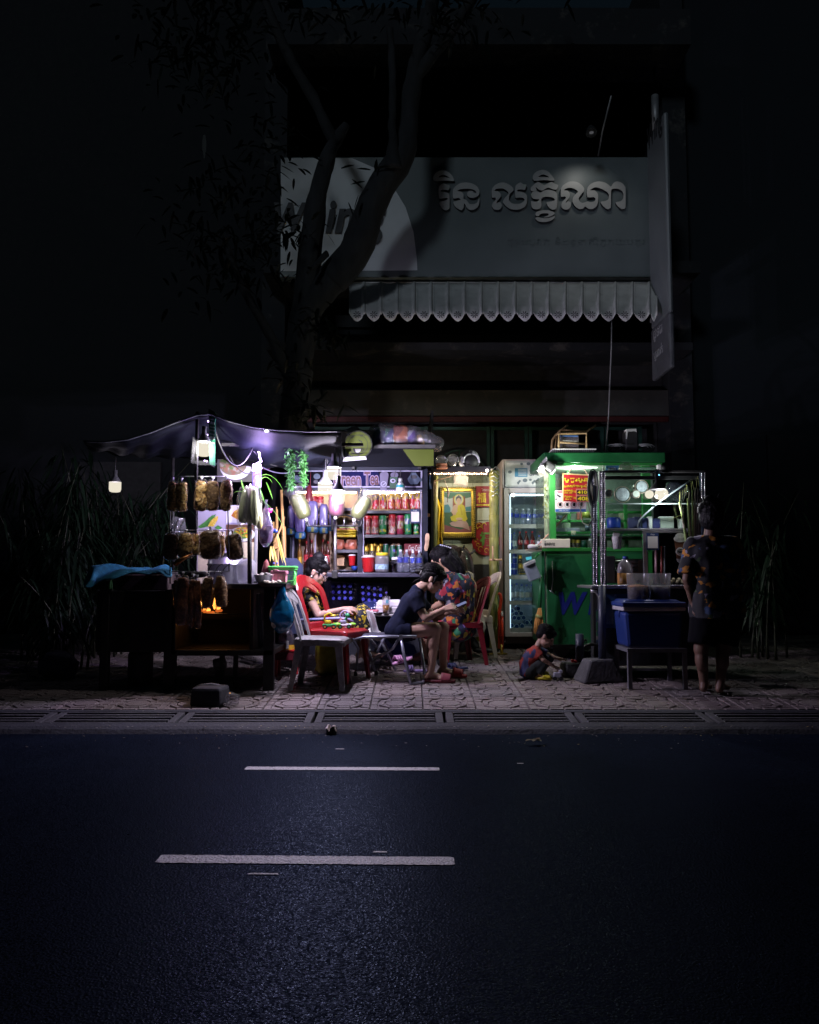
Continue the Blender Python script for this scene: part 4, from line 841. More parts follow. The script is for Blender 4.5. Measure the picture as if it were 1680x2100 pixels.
for x in(450,478):bx(cart,'brace',iron,P(x,1360,YL+.1).x,P(x,1360,YL+.1).x+.04,YL+.1,YL+.14,g(YL+.1),zsh)
# fire
fl=thing('fire','orange flames and glowing coals in the fire box behind the hanging bags','fire',P(435,1262,7.3))
part('flame',emit('flame',(1,.32,.05),2.2),lambda b:[b.lathe([(.004,0),(w*.9,h*.15),(w,h*.35),(w*.5,h*.7),(.002,h)],P(x,y,7.3),8,rot=Euler((0,t,0)).to_matrix(),sq=(1,.5))for x,y,w,h,t in((440,1250,.016,.145,.05),(412,1246,.013,.11,-.12),(447,1252,.018,.07,.25),(428,1255,.020,.05,-.15),(419,1254,.012,.07,.1))],fl)
part('coal',emit('ember',(1,.20,.03),.5),lambda b:[b.ell(P(x,y,7.3),(.02,.02,.014))for x,y in((420,1254),(428,1256),(436,1256),(446,1253),(452,1252),(412,1252))],fl)
part('grate',iron,lambda b:[b.cyl(P(405,1259,7.2+k*.05),P(515,1259,7.2+k*.05),.006,n=6)for k in range(8)],fl)
lamp('fire_light',P(434,1240,7.22),1.6,(1,.40,.10),.03,fl)
ashm=M('charcoal',(.03,.03,.03),.9,var=.6,bump=.6)
b=MB();rn=random.Random(3)
for _ in range(30):b.ell(P(rn.uniform(400,505),1337-rn.uniform(0,5),YL+rn.uniform(.05,.5)),(rn.uniform(.015,.04),rn.uniform(.015,.03),rn.uniform(.01,.025)),nu=6,nv=4)
tag(b.build('charcoal',ashm),'heap of charcoal lumps on the fire shelf','charcoal')
b=MB().cyl(P(456,1350,7.15),P(448,1395,7.2),.02,.045,n=12);b.cyl(P(440,1364,7.15),P(462,1358,7.15),.05,n=12);tag(b.build('blower',M('blower_grey',(.16,.16,.17),.5,metal=.4)),'grey ribbed blower hose hanging under the fire shelf','blower')
b=MB().lathe([(.10,0),(.11,.02),(.11,.26),(.10,.28)],G(290,7.35),16);tag(b.build('metal_drum',M('drum_grey',(.10,.10,.11),.5,metal=.5)),'dull grey metal drum standing under the left bay of the cart','drum')
# display rack with bags
rack=thing('bag_rack','thin wire rack along the cart front with three rows of bags','rack',P(402,1195,YL+.05));YK=YL+.05
for xa,ya,xb,yb in((350,977,466,977),(344,1087,492,1087),(352,1172,470,1172),(402,955,402,1197),(349,977,349,1197),(466,977,470,1172)):
 part('wire',steel if ya==yb else iron,lambda b:b.cyl(P(xa,ya,YL-.08 if ya==1172 else YK),P(xb,yb,YL-.08 if yb==1172 else YK),.006 if ya!=yb else .0045,n=6),rack)
GR=[printed('grain_tan',[((.60,.37,.12),3),((.42,.23,.07),3),((.72,.52,.24),2),((.20,.10,.04),2)],75,.45),printed('grain_dark',[((.16,.09,.04),3),((.25,.15,.07),2),((.40,.26,.13),1)],80,.4,trans=.3),printed('grain_red',[((.26,.09,.04),3),((.16,.06,.03),2),((.38,.18,.08),1)],80,.4)]
film=clear('bag_film',(.96,.96,.95),.20,.07,haze=.012,bump=.8,bscale=40)
def snackbag(lab,x0,y0,x1,y1,Y,k,rot=0.,grp=None,lumps=.008,flat=.5):
 cx,cyq=(x0+x1)/2,(y0+y1)/2;w,h=m(x1-x0,Y),m(y1-y0,Y);c=P(cx,cyq,Y);Rm=Matrix.Rotation(rot,3,'Y')
 t=thing('snack_bag',lab,'bag',P(cx,y1,Y),grp)
 def sup(b,w,h,d,z0=0.,nu=26,nv=34):
  k0=len(b.v);f=lambda q,e:math.copysign(abs(q)**e,q)
  def fn(u,v):
   a=2*pi*u;p=-pi/2+pi*v;r=abs(cos(p))**.30
   return V((f(cos(a),.75)*r*w/2,f(sin(a),.9)*r*d/2,f(sin(p),.8)*h/2+z0))
  b.grid(fn,nu,nv);return k0
 b=MB();k0=sup(b,w*.92,h*.94,w*flat,-h*.01)
 for i in range(k0,len(b.v)):
  p=b.v[i];q=p+noise.noise_vector((p+c)*60)*lumps+noise.noise_vector((p+c)*11)*.012;b.v[i]=c+Rm@q
 b.build('contents',GR[k],t)
 b=MB();k0=sup(b,w,h,w*flat*1.12,0,20,18)
 for i in range(k0,len(b.v)):
  p=b.v[i];tz=max(0,p.z/h-.25);q=p+noise.noise_vector((p+c)*16)*.012
  if p.z<-h*.40:q.x*=1.08
  b.v[i]=c+Rm@q
 b.build('film',film,t)
 b=MB();top=c+Rm@V((0,0,h*.5))
 b.lathe([(.004,0),(.006,.012),(.016,.026),(.012,.032)],top+V((0,0,-.004)),8,sq=(1,.6));b.wob(.003,90,x0);b.build('knot',M('knot_film',(.62,.62,.66),.3),t);return t
g1='snack bags in the top row of the cart rack';g2='snack bags in the middle row of the cart rack';g3='long snack bags in the bottom row of the cart rack'
for q in(('tan snack bag at the left end of the top row',342,985,364,1049,0,.02),('tan snack bag second from left in the top row',360,986,385,1050,0,-.02),('tan snack bag right of the dark rod in the top row',398,984,426,1049,0,.04),('dark snack bag second from right in the top row',424,984,450,1048,1,-.01),('dark snack bag at the right end of the top row',451,982,477,1048,1,0)):
 snackbag(q[0],*q[1:5],YK-.03,q[5],q[6],g1)
for q in(('dark snack bag at the left end of the middle row',335,1092,366,1149,1,.02),('tan topped snack bag second from left in the middle row',364,1092,398,1147,0,0),('small tan snack bag behind the biggest bag in the middle row',392,1092,414,1140,0,0),('biggest dark snack bag in the middle row',408,1086,455,1148,1,-.03),('narrow tan snack bag behind the right of the biggest bag',448,1095,462,1140,0,.05),('dark tilted snack bag at the right end of the middle row',463,1094,499,1148,1,-.18)):
 snackbag(q[0],*q[1:5],YK-.03+(.05 if 'behind' in q[0]else 0),q[5],q[6],g2,.006,.55)
for q in(('longest brown snack bag at the left of the bottom row',360,1180,389,1284,2,.0),('slim brown snack bag second from left in the bottom row',386,1184,400,1290,2,.03),('slim brown snack bag third from left in the bottom row',397,1186,413,1290,2,-.03),('short dark snack bag left of the flame in the bottom row',413,1182,438,1248,1,.0),('short dark snack bag right of the flame in the bottom row',440,1179,466,1246,1,-.06),('brown snack bag half hidden at the far left of the bottom row',355,1186,370,1250,2,0)):
 snackbag(q[0],*q[1:5],YL-.08+(.03 if 'hidden' in q[0]else 0),q[5],q[6],g3,.005,.6)
# cart lamp box with banner strip
lbx=thing('lamp_box','clear panelled lamp box with a lit bulb on the cart front post','lamp',P(415,955,7.0))
YB2=6.88
part('post',iron,lambda b:b.cyl(P(405,845,YB2+.05),P(402,985,YB2),.016,n=8),lbx)
bulbm=emit('bulb_shell',(.84,.77,.62),.47,.80)
acr=clear('acrylic',(.95,.95,.97),.14,.06,haze=.015,hcol=(.8,.8,.85))
part('panel',acr,lambda b:b.box(P(399,925,YB2-.02),(.004,.16,m(52,7)),(0,.06,0)),lbx);part('panel',acr,lambda b:b.box(P(434,928,YB2-.02),(.004,.16,m(56,7)),(0,-.08,0)),lbx);part('panel',acr,lambda b:b.pan(398,945,436,949,YB2-.08,.15),lbx)
strip=part('banner_strip',M('strip_green',(.02,.16,.09),.5,var=.5,scale=20),lambda b:b.art([(428,838),(442,846),(441,955),(430,952)],YB2+.02,.004),lbx)
part('banner_print',M('strip_print',(.4,.5,.45),.5),lambda b:[b.art([(430,y),(440,y+2),(440,y+2+h),(430,y+h)],YB2+.016,.002)for y,h in((850,3),(858,2),(864,5),(874,2),(880,3),(888,2),(894,6),(906,2))],lbx)
def bulb(par,px,py,Y,wpx,hpx,wt,colr,neck=.06,capm=None,energy=True):
 c=P(px,py,Y);r=m(wpx,Y)/2;h=m(hpx,Y)
 MB().lathe([(r*.55,-h*.5),(r*.86,-h*.44),(r,-h*.22),(r*1.0,h*.5)],c,18).build('shell',bulbm,par)
 MB().lathe([(r*.98,h*.5),(r*.9,h*.62),(r*.45,h*1.0),(r*.34,h*1.1),(r*.34,h*1.1+neck)],c,16).build('socket',capm or M('socket_grey',(.09,.09,.10),.6),par)
 lamp('lamp_light',c,wt,colr,.012,par)
COOL=(.85,.77,1.0);NEUT=(1,.95,.92)
bulb(lbx,418,921,YB2-.02,29,30,17,NEUT)
def hanging(name,lab,px,py,Y,w,h,wt,colr,cord_y,grp=None):
 t=thing(name,lab,'bulb',P(px,py,Y),grp);bulb(t,px,py,Y,w,h,wt,colr);part('cord',black,lambda b:b.tube([P(px,py-h*1.2,Y),P(px+1,(py+cord_y)/2,Y),P(px+3,cord_y,Y+.02)],.005,6),t);return t
hanging('hanging_bulb','lone lit bulb hanging far left in front of the bamboo',236,999,7.9,24,21,.9,COOL,905)
hanging('hanging_bulb','upper lit bulb of the cluster in front of the tea banner',685,971,7.18,30,25,74,COOL,905,'lit bulb cluster before the drinks stall')
hanging('hanging_bulb','lower left lit bulb of the cluster in front of the tea banner',667,1002,7.5,30,23,60,COOL,905,'lit bulb cluster before the drinks stall')
hanging('hanging_bulb','lowest lit bulb glowing behind the middle fruit bag',694,1020,7.1,26,28,74,COOL,930,'lit bulb cluster before the drinks stall')
t=thing('unlit_bulb','unlit white bulb with teal band hanging before the top shelf','bulb',P(821,1010,8.3))
c=P(821,1000,8.3);part('shell',M('bulb_white',(.55,.52,.58),.4),lambda b:b.lathe([(.012,-.055),(.035,-.045),(.045,-.02),(.043,0)],c,16),t);part('band',M('bulb_teal',(.02,.22,.26),.4),lambda b:b.lathe([(.044,0),(.042,.028)],c,16),t)
part('socket',alu,lambda b:b.lathe([(.040,.028),(.024,.052),(.018,.06),(.022,.08),(.018,.10)],c,12),t);part('cord',black,lambda b:b.cyl(c+V((0,0,.10)),P(821,960,8.3),.004,n=6),t)
# tarpaulin canopy
tarpm=M('tarp_grey',(.003,.0038,.0075),.65,spec=.10,var=.15,scale=3,bump=.3,bscale=12);tarp=thing('tarpaulin','dark sagging tarpaulin canopy over the cart and stall front','canopy',P(430,850,7.8))
fpts=[(172,905),(215,909),(262,905),(310,889),(360,866),(405,848),(432,845),(470,862),(520,877),(570,885),(630,888),(700,886)]
rpts=[(185,914),(225,920),(270,924),(320,930),(370,936),(410,938),(440,945),(480,950),(520,950),(570,948),(630,950),(705,948)]
def along(pts,u):
 t=u*(len(pts)-1);i=min(int(t),len(pts)-2);f=t-i;return pts[i][0]+(pts[i+1][0]-pts[i][0])*f,pts[i][1]+(pts[i+1][1]-pts[i][1])*f
def tfn(u,v):
 fx,fy=along(fpts,u);rx,ry=along(rpts,u);a=P(fx,fy,6.85);b_=P(rx,ry,8.35);q=a.lerp(b_,v);q.z-=(.05+.11*min(1,u*1.6))*sin(pi*v)*(.5+.5*abs(sin(6*u)))-.0
 q.z+=.02*sin(u*60+v*5)*sin(pi*v)+.015*sin(v*26+u*9);return q
part('sheet',tarpm,lambda b:b.grid(tfn,72,22,th=.004),tarp)
part('hem',M('tarp_hem',(.09,.095,.12),.45),lambda b:b.tube([tfn(i/60,0)for i in range(61)],.009,6),tarp)
cf=thing('canopy_frame','black pipe frame holding the canopy over cart and stall','frame',P(520,912,7.2))
part('bar',iron,lambda b:b.box((P(600,912,7.2).x,7.2,P(600,912,7.2).z),(P(745,912,7.2).x-P(455,912,7.2).x,.03,m(6,7.2))),cf)
for x,y0,y1,Y in((512,1076,1197,7.02),(355,915,1195,7.8),(668,905,950,7.9)):part('upright',iron,lambda b:b.cyl(P(x,y0,Y),P(x,y1,Y),m(4.6 if x==512 else 3,Y),n=10),cf)
part('upright',alu,lambda b:b.pan(521,940,529,1192,7.62,.05),cf)
part('stay',iron,lambda b:(b.cyl(P(630,935,7.9),P(690,900,7.7),.007,n=6),b.cyl(P(640,950,7.9),P(694,912,7.6),.007,n=6),b.cyl(P(667,905,7.6),P(667,948,7.55),.006,n=6),b.cyl(P(672,905,7.6),P(672,950,7.55),.005,n=6),b.cyl(P(696,908,7.6),P(696,952,7.55),.005,n=6)),cf)
part('cable',black,lambda b:(b.tube(cat(P(436,862,6.98),P(520,915,7.2),12,.28),.007,6),b.tube(cat(P(520,925,7.3),P(595,948,8.0),12,.08),.006,6),b.tube(cat(P(470,935,7.2),P(535,960,7.2),10,.1),.005,6)),cf)
# violet LED strip
led=thing('led_strip','glaring violet white light strip coiled on the post by the corn','light',P(530,985,7.3));ledm=emit('led_violet',(.62,.42,1),16)
pts=[P(x,y,7.3)for x,y in((524,915),(528,921),(532,929),(533,938),(536,946),(529,950),(523,954),(521,962))]
part('strip',ledm,lambda b:b.tube(pts,.0085,7),led)
for k in range(4):part('strip',ledm,lambda b:b.tube([P(519+k*4.4,966,7.28),P(521+k*4.4,952,7.28),P(525+k*3.6,957+k*1.5,7.28)],.010,6),led)
part('wire',emit('led_wire',(.5,.42,.9),.7),lambda b:b.tube(cat(P(538,958,7.32),P(600,968,7.7),12,.03),.005,6),led)
lamp('led_light',P(527,945,7.08),36.0,(.60,.42,1),.02,led)
part('sleeve',clear('sleeve',(.8,.75,1),.5,.1,haze=.35,hcol=(.5,.42,.85),bump=.8),lambda b:b.lathe([(.040,0),(.045,.1),(.035,.2)],P(527,1000,7.28),12,capb=False,capt=False),led)
bulbled=emit('led_dot',(.72,.50,1),6);o=part('led_dot',bulbled,lambda b:[b.ell(P(x,y,6.95),.008)for x,y in((427,864),(425,892),(420,945),(424,946))],lbx)
part('led_glow',emit('led_glow',(.8,.75,1),4),lambda b:b.ell(P(547,884,6.86),(.02,.01,.012)),led)
# second light fitting by the round sign: slanted lit panels
lt=thing('panel_lamp','tilted white lit panel lamp under the canopy beside the round sign','lamp',P(690,945,7.9))
part('diffuser',emit('panel_lit',(.92,.86,1),1.1),lambda b:b.art([(672,914),(683,912),(693,938),(690,950)],7.9,.01),lt);part('housing',alu,lambda b:(b.art([(684,886),(698,890),(706,940),(694,938)],7.92,.02),b.art([(700,938),(750,936),(752,942),(700,946)],7.9,.03)),lt)
part('reflector',emit('panel_lit2',(.75,.68,.95),.42),lambda b:b.art([(687,889),(696,892),(703,936),(695,934)],7.915,.004),lt)
b=MB();pillow(b,P(545,938,7.75),m(34,7.7),.2,m(48,7.7),(0,.5,0),7,.025);tag(b.build('magenta_bag',clear('magenta_film',(.62,.10,.42),.3,.15,haze=.55,hcol=(.32,.02,.20),bump=.8)),'dark magenta bag hanging beside the violet light strip','bag')
# posters behind the counter
YPo=7.78
po=thing('corn_poster','white food poster with an ear of corn and dishes behind the counter','poster',P(470,1195,YPo))
part('sheet',M('poster_white',(.36,.34,.44),.5,var=.06,scale=3),lambda b:b.pan(403,1046,521,1196,YPo,.012),po)
cgn=M('print_leaf',(.05,.20,.04),.5,var=.4,scale=30);cyl_=printed('print_corn',[((.60,.42,.05),3),((.50,.32,.03),2),((.68,.55,.15),1)],70,.5);pbr=M('print_brown',(.12,.05,.03),.5);plw=M('print_plate',(.62,.64,.66),.5);pdish=printed('print_dish',[((.50,.38,.02),3),((.42,.08,.02),2),((.08,.22,.03),2),((.55,.45,.10),1)],70,.5);pcr=M('print_cream',(.58,.50,.36),.5)
part('corn_print',[cgn,cyl_],lambda b:(b.art([(405,1081),(420,1070),(437,1055),(431,1067),(425,1080),(412,1083)],YPo-.002),b.art([(418,1082),(428,1062),(443,1054),(440,1062),(430,1078)],YPo-.003),b.art([(426,1080),(433,1067),(443,1059),(448,1058),(446,1067),(438,1080)],YPo-.0045,mi=1),b.art([(440,1082),(447,1077),(456,1082),(450,1088)],YPo-.003)),po)
part('divider',M('print_violet',(.35,.33,.55),.5),lambda b:(b.pan(462,1036,464,1196,YPo-.002,.002),b.pan(464,1072,521,1074,YPo-.002,.002)),po)
part('dish_print',[plw,printed('print_grill',[((.50,.25,.02),3),((.40,.15,.01),2),((.60,.40,.05),1)],50,.5)],lambda b:(b.pan(464,1036,521,1072,YPo-.001,.001),b.disc(492,1056,24,14,YPo-.003),b.art([(474,1058),(480,1048),(505,1036),(512,1046),(508,1064),(488,1066)],YPo-.0045,mi=1)),po)
part('dish_print',[pbr,plw,pdish],lambda b:(b.pan(463,1076,521,1112,YPo-.002,.001),b.disc(496,1096,27,15,YPo-.0035,mi=1),b.disc(497,1093,21,12,YPo-.005,mi=2)),po)
part('cream_field',pcr,lambda b:(b.pan(463,1112,521,1160,YPo-.002,.001),b.pan(405,1090,462,1196,YPo-.0015,.001)),po)
for yy,bd in((1146,'ពោតដុត'),(1152,'៣០០០៛')):text(bd,496,yy-3,506,yy+2,YPo-.004,ink,'lettering',po,.001)
YPu=7.95
pu=thing('dish_poster','dim food poster of a salad plate under the canopy','poster',P(483,988,YPu))
part('sheet',M('poster_dim',(.09,.085,.085),.5,var=.4,scale=6),lambda b:b.pan(445,912,520,988,YPu,.012),pu)
part('plate_print',[plw,printed('print_salad',[((.20,.17,.10),3),((.24,.12,.07),2),((.10,.17,.04),2),((.30,.28,.22),2)],30,.5)],lambda b:(b.disc(483,958,32,26,YPu-.003),b.disc(478,953,28,22,YPu-.0045,mi=1)),pu)
# steel pot, jug and bags on the counter
potm=M('pot_alu',(.55,.56,.60),.3,metal=.85,var=.1)
t=thing('steamer_pot','large dented aluminium steamer pot behind the bags','pot',P(470,1197,7.45));part('body',potm,lambda b:b.lathe([(.155,0),(.16,.01),(.16,.17),(.168,.175),(.168,.185),(.16,.19),(.155,.27)],P(462,1198,7.42),26),t);part('lid',potm,lambda b:b.lathe([(.165,.27),(.14,.30),(.03,.33),(.025,.35)],P(462,1198,7.42),26),t)
b=MB();pillow(b,P(506,1172,7.35),m(36,7.35),.16,m(50,7.35),(0,0,0),2,.02);tag(b.build('clear_bag',clear('white_film',(.8,.8,.84),.4,.1,haze=.45,hcol=(.62,.62,.66),bump=1.,bscale=26)),'crumpled clear bag beside the pole on the cart counter','bag')
b=MB().tube([P(395,1135,7.0),P(372,1148,6.98),P(358,1158,6.98)],[.008,.02,.024],8);tag(b.build('copper_ladle',M('copper',(.45,.18,.06),.35,metal=.8)),'copper coloured ladle hanging behind the bag rack','ladle')
b=MB();[b.tube(cat(P(425+k*14,1178,7.05),P(440+k*18,1158,7.1),8,-.03),.004,5)for k in range(3)];b.ell(P(405,1178,7.1),(.10,.06,.03));tag(b.build('frying_pan',soot),'black pan with curved wire handles on the cart counter','pan')
b=MB();k0=0;b.grid(lambda u,v:P(352+28*u,1062+32*v,7.25+.04*sin(9*u+3*v)),12,12,th=.003);b.wob(.02,14);tag(b.build('hung_bag',clear('dim_film',(.85,.86,.9),.3,.1,haze=.12,bump=.8)),'limp clear bag hanging between the two upper bag rows','bag')
# teal cloth on the left bay
cl=M('teal_cloth',(.008,.12,.20),.85,var=.25,scale=30,bump=.3)
def cfn(u,v):
 top=[(172,1200),(188,1158),(250,1160),(292,1168),(330,1160),(352,1163)];bot=[(176,1206),(205,1196),(248,1180),(296,1176),(328,1176),(352,1186)]
 a=along(top,u);c=along(bot,u);x=a[0]+(c[0]-a[0])*v;y=a[1]+(c[1]-a[1])*v;Yq=6.98+.18*(1-v)+.03*sin(u*17+v*6);return P(x,y,Yq)+V((0,0,.012*sin(u*23+v*9)))
tag(MB().grid(cfn,40,14,th=.006).build('teal_cloth',cl),'rumpled teal cloth thrown over the left bay of the cart','cloth')
t=thing('cart_box','dark boxes under the teal cloth on the left bay','box',P(260,1212,7.2));part('body',M('box_brownblack',(.05,.035,.03),.6),lambda b:b.pan(235,1178,345,1211,7.15,.4,bev=.01),t);part('lid',black,lambda b:b.pan(240,1170,340,1178,7.16,.38),t)
t=thing('green_crate','small dark green plastic crate peeking out below the teal cloth','crate',P(208,1212,7.08));crm=M('crate_green',(.03,.10,.03),.5)
part('side',crm,lambda b:([b.pan(192+3.4*k,1191,193.6+3.4*k,1208,7.06,.01)for k in range(10)],[b.pan(192,1191+4.2*k,226,1192.4+4.2*k,7.058,.012)for k in range(5)]),t);part('tray',crm,lambda b:b.pan(192,1190,226,1209,7.08,.25),t)
# corn ears in a bag on the pole, leaves, hanging bags
husk=M('husk',(.42,.46,.24),.55,var=.45,scale=10,stretch=(6,6,.5),bump=.5,bscale=24)
huskl=M('husk_pale',(.58,.55,.36),.55,var=.3,scale=10,stretch=(6,6,.5),bump=.4)
t=thing('corn_bundle','bundle of pale green husked corn bagged at the pole top','corn',P(512,1080,6.95))
for k,(x,y,w,h,r,mt)in enumerate(((503,1034,24,80,.05,husk),(513,1034,24,86,0,huskl),(522,1037,22,80,-.05,husk),(529,1050,19,70,-.12,M('husk_yellow',(.60,.52,.16),.5,var=.2)),(498,1040,18,64,.08,husk))):
 def cf_(b,x=x,y=y,w=w,h=h,r=r,k=k):
  b.lathe([(.003,.5),(.28,.38),(.42,.15),(.48,-.1),(.40,-.36),(.18,-.5)][::-1],V(),12)
  Rm=Matrix.Rotation(r,3,'Y')
  for i in range(len(b.v)):p=b.v[i];b.v[i]=P(x,y,7.0+.03*(k%2))+Rm@V((p.x*m(w,6.95),p.y*m(w,6.95),p.z*m(h,6.95)))
  b.wob(.006,25,k)
 part('ear',mt,cf_,t)
part('film',film,lambda b:pillow(b,P(512,1042,7.0),m(52,6.93),.16,m(92,6.93),(0,0,0),12,.014),t)
lf2=leafm('corn_leaf',(.10,.32,.03),.4,.35)
t=thing('green_leaves','long bright green leaves arching beside the corn bundle','leaves',P(535,1000,7.2))
for(x,y,dx,dz,w,l,dr,Y)in((530,990,.55,.9,.035,.26,.9,7.1),(536,975,1,.5,.045,.24,1.1,7.15),(532,998,.35,-1,.035,.17,.0,7.1),(524,1010,-.8,-.55,.035,.17,.1,7.1),(502,1012,-.7,.6,.03,.14,.7,7.0),(540,1030,1,-.35,.018,.22,.9,7.1),(495,985,.3,-1,.03,.16,.1,7.05),(546,988,.4,-.9,.035,.16,.1,7.15)):
 part('leaf',lf2,lambda b:b.leaf(P(x,y,Y),V((dx,-.1,dz)),w,l,droop=dr,seg=5),t)
def sack(name,lab,x0,y0,x1,y1,Y,mt,inner=None,seed=0,tie=True,cat_='bag'):
 t=thing(name,lab,cat_,P((x0+x1)/2,y1,Y));c=P((x0+x1)/2,(y0+y1)/2,Y);w,h=m(x1-x0,Y),m(y1-y0,Y)
 def fn(u,v):
  a=2*pi*u;z=-h/2+h*v;r=(sin(pi*min(1,v*1.25+.03))**.55 if v<.45 else(1-(v-.45)/.55*.88)**1.15)*w/2
  r*=1+.10*sin(a*9+v*4)*max(0,v-.3)*2;return c+V((cos(a)*r,sin(a)*r*.62,z))
 part('film',mt,lambda b:(b.grid(fn,30,18),b.wob(.012,16,seed)),t)
 if inner:part('contents',inner,lambda b:(pillow(b,c+V((0,0,-h*.22)),w*.72,w*.4,h*.38,(0,.2,0),seed,.02)),t)
 if tie:part('handle',mt,lambda b:b.tube([c+V((0,0,h*.48)),c+V((.004,0,h*.56))],[.008,.012],8),t)
 return t
sack('lilac_bag','clear lilac tinted bag of onions hanging right of the corn',530,1030,560,1122,7.1,clear('lilac_film',(.80,.76,.90),.4,.12,haze=.28,hcol=(.52,.46,.66),bump=1.,bscale=30),M('onion_violet',(.22,.09,.18),.5),3)
sack('blue_bag','blue plastic bag with pale contents hanging on the cart corner',553,1203,604,1297,6.95,clear('blue_bag_film',(.10,.40,.62),.35,.12,haze=.55,hcol=(.02,.26,.46),bump=1.,bscale=22),M('pale_rubbish',(.50,.50,.46),.6,var=.3,bump=.4),5)
b=MB();b.grid(lambda u,v:P(533+18*u+4*v,1215+58*v,7.05+.02*sin(7*u)),8,10,th=.003);tag(b.build('clear_pouch',clear('pouch_film',(.75,.72,.75),.35,.1,haze=.25,hcol=(.35,.30,.33))),'flat clear pouch hanging left of the blue bag','pouch')
for k in range(2):tag(MB().sweep([P(527+6*k,1218,7.15+.03*k),P(533+5*k,1330,7.15+.03*k)],.026,.01,(1,0,0)).build('spatula',M('grey_blade',(.14,.14,.17),.5)),('left','right')[k]+' long grey spatula hanging at the cart right side','spatula','spatulas hanging on the cart')
b=MB().cyl(P(551,1043,7.3),P(551,1052,7.3),m(9,7.3),m(6,7.3),n=16);tag(b.build('pink_cup',M('magenta_plastic',(.52,.02,.22),.35)),'magenta cup lid behind the lilac bag','cup')
b=MB();b.ell(P(563,1089,7.2),(.028,.02,.02));b.cyl(P(556,1086,7.2),P(552,1082,7.25),.012,n=8);tag(b.build('toy_ball',bluep),'bright blue ball toy between canes and lilac bag','toy')
b=MB().lathe([(.02,0),(.035,.03),(.04,.09),(.02,.16),(.005,.19)],P(546,1190,7.3),12).wob(.006,30);tag(b.build('red_onion_net',M('net_red',(.14,.025,.02),.6,var=.4,bump=.6)),'dark red net of chillies behind the bowl','net')
# counter right end: bowl, baskets, pan
t=thing('steel_bowl','steel bowl with peeled shells at the right end of the cart counter','bowl',P(540,1197,7.05));part('bowl',steel,lambda b:b.lathe([(.05,0),(.07,.02),(.085,.07),(.088,.072),(.08,.066),(.06,.02)],P(541,1196,7.08),20,capt=False),t);part('contents',M('shells',(.30,.27,.24),.6,var=.6,scale=40,bump=.5),lambda b:[b.ell(P(541,1180,7.08)+V((RN.uniform(-.06,.06),RN.uniform(-.04,.04),RN.uniform(-.01,.015))),(.02,.014,.012),nu=7,nv=5)for _ in range(14)],t)
t=thing('flat_pan','dark flat pan with garlic cloves on the counter corner','pan',P(558,1203,6.98));part('pan',M('pan_dark',(.12,.11,.12),.3,metal=.6),lambda b:b.lathe([(.09,0),(.125,.028),(.13,.03),(.12,.026),(.08,.006)],P(558,1203,6.98),24,capt=False),t);part('garlic',M('garlic',(.68,.62,.48),.5),lambda b:[b.ell(P(560,1194,6.98)+V((RN.uniform(-.07,.07),RN.uniform(-.05,.05),RN.uniform(-.004,.012))),(.012,.010,.009),nu=7,nv=5)for _ in range(22)],t)
def basket(nm,lab,x0,y0,x1,y1,Y,d,mt,rimh=4):
 t=thing(nm,lab,'basket',P((x0+x1)/2,y1,Y+d/2))
 a,c,z0,z1=rect(x0,y0,x1,y1,Y);W_,H_=c-a,z1-z0;cx=(a+c)/2;yc=Y+d/2
 part('rim',mt,lambda b:[b.box((cx+sx*W_/2,yc,z1),(.012,d,.03),bev=.004)for sx in(-1,1)]+[b.box((cx,yc+sy*d/2,z1),(W_,.012,.03),bev=.004)for sy in(-1,1)],t)
 def mesh_(b):
  for sy in(-1,1):
   n=int(W_/.014)
   for i in range(n+1):x=-1+2*i/n;b.sweep([(cx+x*W_*.43,yc+sy*d*.42,z0),(cx+x*W_/2,yc+sy*d/2,z1)],.005,.003,(1,0,0))
   for k in range(1,7):q=k/7;b.box((cx,yc+sy*d*(.42+.08*q),z0+H_*q),(W_*(.86+.14*q),.004,.005))
  for sx in(-1,1):b.box((cx+sx*W_*.47,yc,(z0+z1)/2),(.004,d*.9,H_))
  b.box((cx,yc,z0),(W_*.86,d*.84,.006))
 part('lattice',mt,mesh_,t);return t,cx,yc,z1,W_
gp=M('lime_green_plastic',(.10,.62,.12),.35,var=.08)
t,cx,yc,z1,W_=basket('green_basket','bright green lidded plastic basket behind the garlic pan',551,1166,604,1200,7.25,.18,gp);part('lid',gp,lambda b:b.box((cx,yc,z1+.012),(W_+.02,.2,.022),bev=.008),t);part('handle',gp,lambda b:b.tube([P(604,1172,7.25),P(607,1182,7.22),P(603,1191,7.2),P(585,1193,7.2)],.006,7),t)
t,cx,yc,z1,W_=basket('pink_basket','small pink basket with handle in front of the green one',556,1174,586,1194,7.1,.12,pink);part('handle',pink,lambda b:b.tube([P(559,1174,7.1),P(562,1169,7.1),P(571,1170,7.1),P(573,1174,7.1)],.006,7),t)
for i,x in enumerate((559,568)):goods('soda_bottle','violet_cap_bottle','clear bottle with violet cap behind the green basket, %s of two'%('left','right')[i],'bottle',x,1200,7.5,11,48,'violet capped bottles behind the basket')
b=MB();b.art([(572,1300),(572,1148),(578,1144),(608,1145),(621,1160),(621,1300)],7.75,.03);tag(b.build('navy_board',M('navy_board',(.035,.045,.10),.5,var=.2)),'navy board with a cut corner standing behind the green basket','board')
